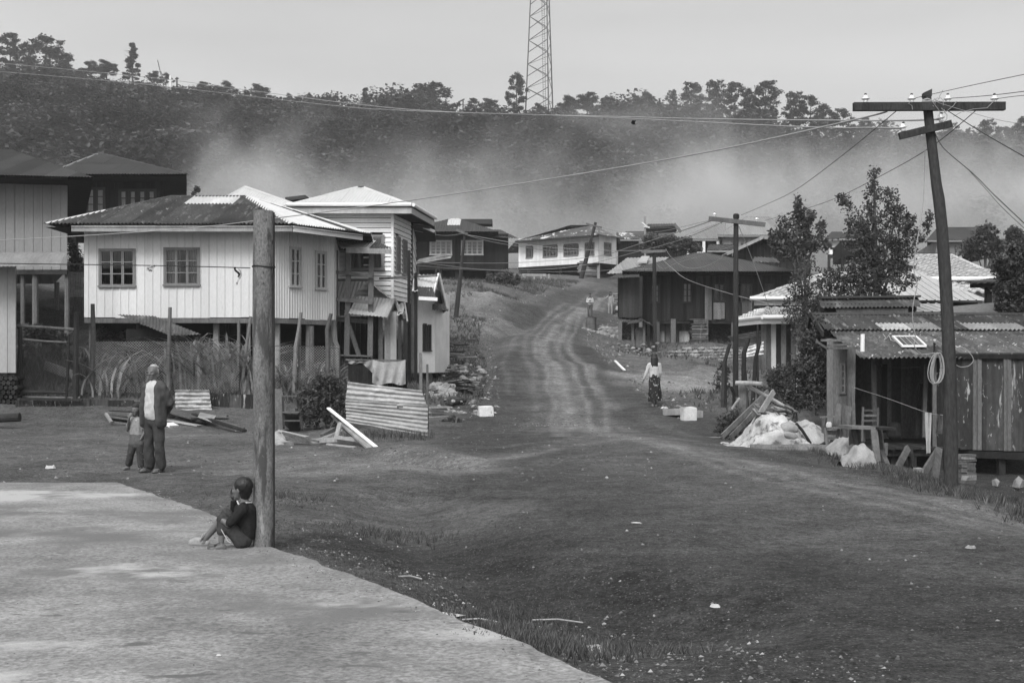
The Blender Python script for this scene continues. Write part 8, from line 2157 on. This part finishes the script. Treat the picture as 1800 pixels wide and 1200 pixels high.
def hand_prims(w,d,s=1.0,side=1,curl=.4,back=None):
 """palm plus five separate fingers; w wrist point, d direction, thumb towards `side`"""
 w=V(*w);d=V(*d).normalized();up=V(*(back or(0,0,1)));a=d.cross(up).normalized();b=a.cross(d).normalized()
 pr=[('c',w,.021*s,w+d*.03*s,.024*s),('c',w+d*.035*s-a*.018*s,.014*s,w+d*.07*s-a*.022*s,.012*s),('c',w+d*.035*s+a*.018*s,.014*s,w+d*.07*s+a*.022*s,.012*s),('c',w+d*.04*s,.015*s,w+d*.072*s,.013*s)]
 for k,l in enumerate((.062,.072,.068,.054)):
  o=w+d*.075*s+a*((k-1.5)*.0185*s*side);m=o+(d*(1-curl*.4)-b*curl*.6).normalized()*l*.55*s;e=m+(d*(1-curl)-b*curl).normalized()*l*.45*s
  pr+=[('c',o,.0085*s,m,.0075*s),('c',m,.0075*s,e,.006*s)]
 o=w+d*.025*s-a*.024*s*side;m=o+(d*.5-a*.8*side-b*.2).normalized()*.035*s;e=m+(d*.9-a*.25*side-b*.3).normalized()*.028*s
 return pr+[('c',o,.012*s,m,.010*s),('c',m,.010*s,e,.008*s)]
def person(label,base,yaw,**kw):
 t=thing('person',label,'person',base,kw.get('group'))
 return t,Matrix.Translation(Vector(base))@Matrix.Rotation(yaw,4,'Z')
def old_man():
 t,X=person('old grey-haired man standing in open dark jacket over white shirt, hands behind his back',GP(272,18.5),radians(150))
 hd,P=head_prims((0,.035,1.475),1.0,radians(12),radians(-3))
 body=hd+[('c',(0,.0,1.28),.055,(0,.03,1.41),.05),('c',(-.15,0,1.265),.06,(.15,0,1.265),.06),('c',(0,0,1.2),.12,(0,0,.85),.12,(1.2,.8))]
 for s in(-1,1):
  body+=[('c',(.165*s,0,1.25),.045,(.215*s,-.1,1.02),.036),('c',(.215*s,-.1,1.02),.034,(.06*s,-.17,.88),.024),('c',(.09*s,0,.82),.075,(.10*s,.01,.45),.05),('c',(.10*s,.01,.45),.048,(.11*s,0,.08),.032),('c',(.11*s,-.02,.05),.03,(.13*s,.13,.03),.028)]
  body+=hand_prims((.06*s,-.17,.88),(-.9*s,-.1,-.3),1,s,.3,(0,1,0))
 blob('body',body,skin_m,t,.0072,2,xf=X);face_parts(P,1,t,X)
 blob('hair',[('c',P(0,-.035,.06),.062,P(0,-.01,.068),.058),('c',P(0,-.055,.02),.058,P(0,-.06,-.02),.05),('c',P(.062,-.02,.04),.02,P(.062,-.03,.0),.016),('c',P(-.062,-.02,.04),.02,P(-.062,-.03,0),.016)],hair_g,t,.008,2,.004,60,X)
 blob('shirt',[('c',(0,.02,1.24),.135,(0,.03,1.0),.135,(1.05,.8)),('c',(0,.03,1.0),.14,(0,.02,.86),.14,(1.08,.82)),('c',(0,.02,1.32),.07,(0,.02,1.28),.09)],cl_white,t,.011,2,.012,22,X)
 jk=[]
 for s in(-1,1):
  jk+=[('c',(.10*s,-.01,1.29),.075,(.165*s,0,1.25),.07),('c',(.165*s,0,1.25),.068,(.22*s,-.1,1.02),.058),('c',(.22*s,-.1,1.02),.055,(.09*s,-.175,.885),.042),('c',(.125*s,.03,1.24),.08,(.150*s,.035,.98),.085,(.8,1.2)),('c',(.150*s,.035,.98),.085,(.165*s,.03,.72),.075,(.75,1.35)),('c',(.06*s,.0,1.34),.035,(.10*s,.05,1.27),.03)]
 jk+=[('c',(0,-.06,1.24),.12,(0,-.06,.80),.125,(1.3,.7))]
 blob('jacket',jk,cl_jacket,t,.011,2,.014,16,X)
 tr=[('c',(0,0,.84),.135,(0,0,.76),.13,(1.1,.85))]
 for s in(-1,1):tr+=[('c',(.085*s,0,.76),.092,(.105*s,.015,.44),.075),('c',(.105*s,.015,.44),.074,(.115*s,-.01,.09),.082)]
 blob('trousers',tr,cl_dark,t,.011,2,.02,14,X)
 for s in(-1,1):blob('sandal',[('c',(.11*s,-.06,.02),.036,(.135*s,.15,.02),.042,(1,.45)),('c',(.09*s,.08,.055),.012,(.165*s,.09,.05),.012)],cl_mid,t,.008,1,xf=X)
def little_girl():
 base=GP(241,18.9);t,X=person('little girl standing half behind the old man, hand raised to her mouth, patterned trousers',base,radians(165));k=.93
 S=lambda x,y,z:(x*k,y*k,z*k)
 hd,P=head_prims(S(0,.02,.98),.80,radians(-12));c=lambda a,r,b,q,f=(1,1):('c',S(*a),r*k,S(*b),q*k,f)
 body=hd+[c((0,0,.84),.035,(0,.02,.93),.034),c((-.09,0,.82),.04,(.09,0,.82),.04),c((0,0,.78),.085,(0,0,.58),.085,(1.15,.8)),c((.105,0,.81),.032,(.16,.03,.65),.027),c((.16,.03,.65),.027,(.075,.12,.84),.019),c((-.105,0,.81),.032,(-.14,.0,.63),.026),c((-.14,0,.63),.025,(-.10,.06,.5),.018),c((.06,0,.52),.06,(.10,.02,.28),.042),c((.10,.02,.28),.04,(.17,-.02,.06),.028),c((.165,-.03,.03),.024,(.19,.08,.02),.022),c((-.06,0,.52),.06,(-.06,.01,.28),.042),c((-.06,.01,.28),.04,(-.07,0,.05),.028),c((-.07,-.02,.03),.024,(-.08,.09,.02),.022)]
 body+=hand_prims(S(.075,.12,.84),(-.35,.1,.9),.72,1,.6,(0,1,0))
 blob('body',body,skin_m,t,.0072,2,xf=X);face_parts(P,.8,t,X)
 blob('hair',[('c',P(0,-.03,.05),.08*.8,P(0,.0,.06),.078*.8),('c',P(0,-.04,0),.075*.8,P(0,-.045,-.1),.06*.8),('c',P(.07,-.01,.02),.022,P(.078,-.02,-.12),.018),('c',P(-.07,-.01,.02),.022,P(-.078,-.02,-.12),.018),('c',P(-.04,.055,.07),.016,P(.04,.055,.07),.016)],hair_b,t,.008,2,.004,50,X)
 blob('blouse',[c((0,0,.79),.095,(0,0,.56),.10,(1.2,.9)),c((.09,0,.82),.05,(.14,.02,.72),.048),c((-.09,0,.82),.05,(-.13,.0,.70),.048)],cl_pale,t,.010,2,.01,24,X)
 blob('skirt_top',[c((0,0,.56),.105,(0,0,.44),.115,(1.2,.9))],cl_mid,t,.010,2,.006,24,X)
 blob('trousers',[c((.055,0,.48),.072,(.10,.02,.28),.062),c((.10,.02,.28),.06,(.165,-.02,.1),.055),c((-.055,0,.48),.072,(-.06,.01,.28),.062),c((-.06,.01,.28),.06,(-.07,0,.08),.055)],cl_print,t,.010,2,.008,24,X)
def sitting_boy():
 """profile to the left, back against the post; coordinates: photo pixels, depth offset"""
 D0=10.46;t=thing('person','boy in dark pullover and shorts sitting on the ground, back against the concrete post','person',(GX(425,D0),D0-.02,0.0))
 S=F/D0
 def P(px,py,dy=0.0):p=W(px,py,D0);p.y=D0+dy;return p
 I=Matrix.Identity(4)
 r=lambda q:q/S
 yaw=radians(72)
 c=P(425,861,0);hd,HP=head_prims((c.x,c.y,c.z),.86,yaw,radians(6))
 hd=[h for h in hd]
 body=hd+[('c',P(429,876),r(7.5),P(431,886),r(8)),('c',P(431,893),r(14),P(431,938),r(15),(1.15,1)),('c',P(430,946),r(15),P(428,950),r(14)),('c',P(428,950,.05),r(12),P(394,905,.07),r(9.2)),('c',P(394,905,.07),r(8.5),P(356,950,.07),r(5)),('c',P(357,955,.07),r(5.2),P(334,959,.07),r(4.2)),('c',P(427,951,-.06),r(12),P(396,910,-.10),r(9)),('c',P(396,910,-.10),r(8.2),P(395,948,-.12),r(5)),('c',P(397,956,-.13),r(5),P(378,961,-.14),r(4)),('c',P(430,892,-.10),r(7),P(409,917,-.15),r(6)),('c',P(409,917,-.15),r(6),P(398,910,-.14),r(4.2)),('c',P(428,893,.09),r(7),P(405,900,.12),r(6)),('c',P(405,900,.12),r(5.6),P(407,878,.08),r(3.8))]
 body+=hand_prims(P(398,908,-.14),(-.25,.15,-1),.72,1,.35,(0,-1,0))+hand_prims(P(407,879,.08),(-.35,-.2,.8),.72,-1,.55,(-1,0,.2))
 blob('body',body,skin_m,t,.006,2,xf=I);face_parts(HP,.86,t,I,.004)
 blob('hair',[('c',HP(0,-.026,.048),.090*.86,HP(0,.0,.052),.087*.86),('c',HP(0,-.04,.0),.070*.86,HP(0,-.042,-.05),.048*.86),('c',HP(.046,.0,.055),.034*.86,HP(.05,-.025,.02),.03*.86),('c',HP(-.046,.0,.055),.034*.86,HP(-.05,-.025,.02),.03*.86)],hair_b,t,.007,2,.002,60,I)
 pv=[('c',P(431,895),r(16),P(431,925),r(17.5),(1.25,1)),('c',P(431,925),r(17.5),P(430,938),r(16.5),(1.2,1)),('c',P(430,890,-.09),r(9),P(431,890,.09),r(9)),('c',P(430,893,-.11),r(9.5),P(411,915,-.15),r(8.2)),('c',P(428,894,.1),r(9),P(405,901,.12),r(7.6)),('c',P(405,901,.12),r(7.5),P(407,884,.09),r(5.6))]
 blob('pullover',pv,cl_black,t,.0085,2,.007,18,I)
 blob('collar',[('c',P(422,885,-.05),r(1.6),P(436,882,-.05),r(1.6)),('c',P(422,885,-.05),r(1.6),P(417,880,.0),r(1.6)),('c',P(436,882,-.05),r(1.6),P(442,883,0),r(1.6))],cl_white,t,.005,1,xf=I)
 sh_=[('c',P(430,948,-.03),r(14.5),P(426,950,.04),r(14.5)),('c',P(427,950,-.06),r(13.5),P(397,909,-.10),r(11.5)),('c',P(428,949,.06),r(13),P(395,906,.07),r(11.5)),('c',P(395,904,.07),r(10.5),P(391,909,.07),r(9.5)),('c',P(397,909,-.1),r(10.5),P(396,930,-.11),r(9.5))]
 blob('shorts',sh_,cl_dark,t,.0085,2,.006,22,I)
 mb=MB();mb.tube([P(397,925,-.17),P(404,938,-.165),P(408,946,-.16),P(413,949,-.155)],.004,5);mb.obj('trim_stripe',cl_white,t)
 for cy_,px0,px1,dy,m in((961.5,328,365,.07,clog_m),(961.5,372,404,-.14,cl_mid)):
  z0=0.004
  a,b=P(px0+4,cy_,dy),P(px1-4,cy_,dy);a.z=b.z=.022
  if m is clog_m:blob('clog',[('c',a,.026,b,.022,(1,1.3)),('c',a+V(.03,0,.016),.026,a+V(.09,0,.018),.026,(1,1.2)),('c',b+V(-.05,-.03,.03),.008,b+V(-.03,-.03,.075),.008),('c',b+V(-.05,.03,.03),.008,b+V(-.03,.03,.075),.008)],m,t,.006,1,xf=I)
  else:blob('flip_flop',[('c',a+V(0,0,-.01),.026,b+V(0,0,-.01),.026,(.42,1.3)),('c',a+V(.03,-.03,.012),.006,a+V(.07,0,.03),.006),('c',a+V(.07,0,.03),.006,a+V(.06,.035,.01),.006)],m,t,.006,1,xf=I)
def walking_woman():
 D=36.6;t,X=person('woman with long black hair, white top and dark floral skirt walking away up the road',GP(1150,D),radians(4));k=1.0
 hd,P=head_prims((0,.03,1.42),.98,0)
 body=hd+[('c',(0,0,1.24),.045,(0,.02,1.36),.045),('c',(-.14,0,1.22),.05,(.14,0,1.22),.05),('c',(0,0,1.15),.10,(0,0,.85),.11,(1.2,.8)),('c',(-.155,0,1.21),.04,(-.235,-.0,.97),.032),('c',(-.235,0,.97),.03,(-.30,.06,.77),.02),('c',(.155,0,1.21),.04,(.19,.02,.97),.032),('c',(.19,.02,.97),.03,(.17,.10,.80),.02),('c',(-.07,0,.8),.08,(-.06,.03,.42),.05),('c',(-.06,.03,.42),.048,(-.05,-.03,.07),.03),('c',(-.05,-.05,.03),.028,(-.07,.12,.02),.026),('c',(.07,0,.8),.08,(.06,0,.42),.05),('c',(.06,0,.42),.048,(.05,.05,.07),.03),('c',(.05,.0,.03),.028,(.07,.18,.02),.026)]
 body+=hand_prims((-.30,.06,.77),(-.35,.2,-.9),.9,1,.5)+hand_prims((.17,.10,.80),(0,.3,-.9),.9,-1,.4)
 blob('body',body,skin_m,t,.0085,2,xf=X);face_parts(P,1,t,X)
 blob('hair',[('c',P(0,-.02,.05),.09,P(0,-.01,.06),.086),('c',P(0,-.06,-.02),.085,P(0,-.075,-.22),.085,(1.25,.8)),('c',P(0,-.075,-.22),.085,P(-.03,-.085,-.36),.05,(1.35,.7)),('c',P(.05,-.07,-.2),.05,P(.07,-.08,-.33),.025),('c',P(-.05,-.07,-.2),.06,P(-.07,-.08,-.33),.03)],hair_b,t,.011,2,.006,40,X)
 blob('top',[('c',(0,0,1.15),.125,(0,0,.88),.13,(1.15,.82)),('c',(-.13,0,1.21),.065,(-.155,0,1.20),.06),('c',(.13,0,1.21),.065,(.155,0,1.2),.06),('c',(-.155,0,1.20),.058,(-.235,0,.97),.05),('c',(-.235,0,.97),.048,(-.285,.05,.81),.038),('c',(.155,0,1.2),.058,(.19,.02,.97),.05),('c',(.19,.02,.97),.048,(.175,.08,.84),.038)],cl_white,t,.012,2,.012,20,X)
 blob('skirt',[('c',(0,0,.88),.13,(0,0,.72),.155,(1.1,.85)),('t',(0,0,.74),.152,(.02,0,.40),.175,(1.1,.9)),('t',(.02,0,.42),.175,(.03,0,.15),.19,(1.1,.9))],cl_floral,t,.014,2,.022,11,X)
 for s in(-1,1):blob('sandal',[('c',(.05*s,-.06+.03*s,.015),.036,(.06*s,.14+.03*s,.015),.04,(1,.4))],clog_m,t,.01,1,xf=X)
def small_person(label,base,yaw,H,top,bottom,arms='down',seated=False,skirt=False,long_hair=False,inner=None):
 t,X=person(label,base,yaw);k=H/1.5
 S=lambda a:tuple(q*k for q in a);c=lambda a,r,b,q,f=(1,1):('c',S(a),r*k,S(b),q*k,f)
 hz=1.40 if not seated else 1.0;hd,P=head_prims(S((0,.02,hz)),.98*k,0);o=hz-1.40
 sh={'down':[((.15,0,1.2),(.2,-.02,.97),(.21,.06,.78))]*2,'front':[((.15,0,1.2),(.2,.02,.98),(.06,.16,.95))]*2,'lean':[((.15,0,1.2),(.30,.0,1.08),(.42,.05,1.16)),((.15,0,1.2),(.2,-.02,.97),(.21,.06,.78))]}[arms]
 body=hd+[c((0,0,1.23+o),.043,(0,.02,1.33+o),.043),c((-.13,0,1.2+o),.05,(.13,0,1.2+o),.05),c((0,0,1.14+o),.10,(0,0,.85+o),.105,(1.2,.8))]
 cl=[c((0,0,1.13+o),.12,(0,0,.84+o),.125,(1.15,.82))]
 for s,(a,b,e)in zip((1,-1),sh):
  q=[(p[0]*s,p[1],p[2]+o)for p in(a,b,e)]
  body+=[c(q[0],.04,q[1],.032),c(q[1],.03,q[2],.021)]+hand_prims(S(q[2]),(V(*q[2])-V(*q[1])),.9*k,s,.4,(0,-1,.1))
  cl+=[c(q[0],.058,q[1],.05),c(q[1],.046,tuple(V(*q[1]).lerp(V(*q[2]),.7)),.038)]
 legs=[]
 for s in(1,-1):
  L=[((.08*s,0,.80),(.09*s,.02,.44),(.10*s,0,.07))]if not seated else[((.08*s,0,.40),(.10*s,.36,.42),(.10*s,.36,.07))]
  for a,b,e in L:
   body+=[c(a,.075,b,.05),c(b,.048,e,.03),c((e[0],e[1]-.03,.03),.028,(e[0]*1.1,e[1]+.13,.025),.026)];legs+=[c(a,.09,b,.068),c(b,.066,(e[0],e[1],.14),.06)]
 blob('body',body,skin_m,t,.0105*k,2,xf=X);face_parts(P,.98*k,t,X)
 hr=[('c',P(0,-.02,.05),.086*k,P(0,0,.058),.082*k),('c',P(0,-.04,0),.078*k,P(0,-.045,-.04),.06*k)]
 if long_hair:hr+=[('c',P(.06,-.01,0),.035*k,P(.08,.02,-.17),.025*k),('c',P(0,-.05,0),.07*k,P(0,-.06,-.16),.05*k)]
 blob('hair',hr,hair_b,t,.012,2,.004,40,X);blob('shirt',cl,top,t,.013,2,.01,20,X)
 blob('trousers',legs+[c((-.02,0,.82 if not seated else .42),.11,(.02,0,.76 if not seated else .40),.11,(1.2,.85))],bottom,t,.013,2,.01,20,X)
 return t,P,X
old_man();little_girl();sitting_boy();walking_woman()
_b=GP(1037,74)
t,P,X=small_person('boy in white long-sleeved shirt standing in the road behind the old drum',_b,radians(175),1.45,cl_white,cl_mid,'front')
blob('shirt_print',[('c',(-.05,.125,1.02),.018,(-.02,.13,1.03),.02),('c',(.03,.13,1.02),.02,(.05,.125,1.0),.018)],cl_black,t,.01,1,xf=X)
small_person('woman in pale patterned pyjamas leaning one arm on a plank stack near the house corner',GP(1073,83),radians(165),1.58,cl_pale,cl_pale,'lean',long_hair=True)
small_person('child in white shirt crouched at the corner of the plank house, mostly hidden',GP(1086,81),radians(120),1.25,cl_white,cl_dark,'front',seated=True)
k=root_at(1083,84,'plank_stack','stack of pale planks beside the leaning woman at the house corner','wood stack')
for i in range(13):
 mb=MB();mb.box(Vector(ORG[k.name])+V(rnd.uniform(-.05,.05),0,.1+.12*i),(.42,.8,.07),sh=rnd.uniform(.7,1.4));mb.obj('plank',wood_pale,k)
def volume_box(name,x0,x1,y0,y1,z0,z1,build,label=None):
 mb=MB();mb.hexa([(x0,y0,z0),(x1,y0,z0),(x1,y1,z0),(x0,y1,z0)],[(x0,y0,z1),(x1,y0,z1),(x1,y1,z1),(x0,y1,z1)])
 m=bpy.data.materials.new(name);m.use_nodes=True;nt=m.node_tree;nt.nodes.clear()
 out=nt.nodes.new('ShaderNodeOutputMaterial');pv=nt.nodes.new('ShaderNodeVolumePrincipled');nt.links.new(pv.outputs[0],out.inputs['Volume'])
 pv.inputs['Color'].default_value=(.93,.93,.93,1);build(nt,pv)
 return mb.obj(name,m,loc=((x0+x1)/2,(y0+y1)/2,z0),kind='stuff',label=label)
def hz(nt,pv):pv.inputs['Density'].default_value=HAZE;pv.inputs['Anisotropy'].default_value=0.2
HAZE=0.0005
zmin=float(min(ground_np(np.array([-900.,900,0,0]),np.array([898.,898,898,5])).min(),-8))
volume_box('haze',-1250,1250,-12,905,zmin-60,200,hz,'thin even haze filling the valley air')
def smoke(nt,pv):
 N=nt.nodes;L=nt.links
 pv.inputs['Color'].default_value=(.95,.95,.95,1)
 geo=N.new('ShaderNodeNewGeometry');sep=N.new('ShaderNodeSeparateXYZ');tc=N.new('ShaderNodeTexCoord')
 P_=geo.outputs['Position'];L.new(P_,sep.inputs[0])
 def noise(sc,det,st):
  v=N.new('ShaderNodeVectorMath');v.operation='MULTIPLY';v.inputs[1].default_value=st;L.new(P_,v.inputs[0])
  n=N.new('ShaderNodeTexNoise');n.inputs['Scale'].default_value=sc;n.inputs['Detail'].default_value=det;n.inputs['Roughness'].default_value=.6;n.inputs['Distortion'].default_value=.5
  L.new(v.outputs[0],n.inputs['Vector']);return n.outputs[0]
 def mr(x,a,b,c,d):
  q=N.new('ShaderNodeMapRange');L.new(x,q.inputs[0])
  for i,k in enumerate((a,b,c,d)):q.inputs[i+1].default_value=k
  return q.outputs[0]
 def mt(op,a,b):
  q=N.new('ShaderNodeMath');q.operation=op
  for i,x in enumerate((a,b)):
   if isinstance(x,(int,float)):q.inputs[i].default_value=x
   else:L.new(x,q.inputs[i])
  return q.outputs[0]
 n1=noise(.07,6,(1,1,.8));n2=noise(.012,2,(1,1,1))
 top=N.new('ShaderNodeFloatCurve');u=mr(sep.outputs['X'],-90,110,0,1)
 cv=top.mapping.curves[0]
 tab=[(0,.16),(.174,.17),(.25,.21),(.275,.27),(.293,.35),(.315,.28),(.358,.26),(.404,.28),(.481,.26),(.542,.31),(.603,.34),(.665,.32),(.726,.34),(1,.3)]
 cv.points[0].location=tab[0];cv.points[1].location=tab[-1]
 for p in tab[1:-1]:cv.points.new(*p)
 top.mapping.update();L.new(u,top.inputs['Value'])
 zt=mt('ADD',mt('MULTIPLY',top.outputs[0],44.0),12.0)
 zz=mt('ADD',sep.outputs['Z'],mt('MULTIPLY',mt('SUBTRACT',.5,n1),30.0))
 h=mr(mt('SUBTRACT',zt,zz),-2,9,0,1)
 d=mt('MULTIPLY',mt('POWER',h,1.7),mr(n1,.38,.62,.35,1.5))
 d=mt('MULTIPLY',d,mr(n2,.35,.6,.75,1.15))
 L.new(mt('MULTIPLY',d,SMOKE),pv.inputs['Density'])
 nt.nodes['Principled Volume'].inputs['Anisotropy'].default_value=0.1
SMOKE=0.085
volume_box('smoke_bank',-105,125,124,172,8,46,smoke,'pale smoke bank drifting between the rooftops and the forested hill')
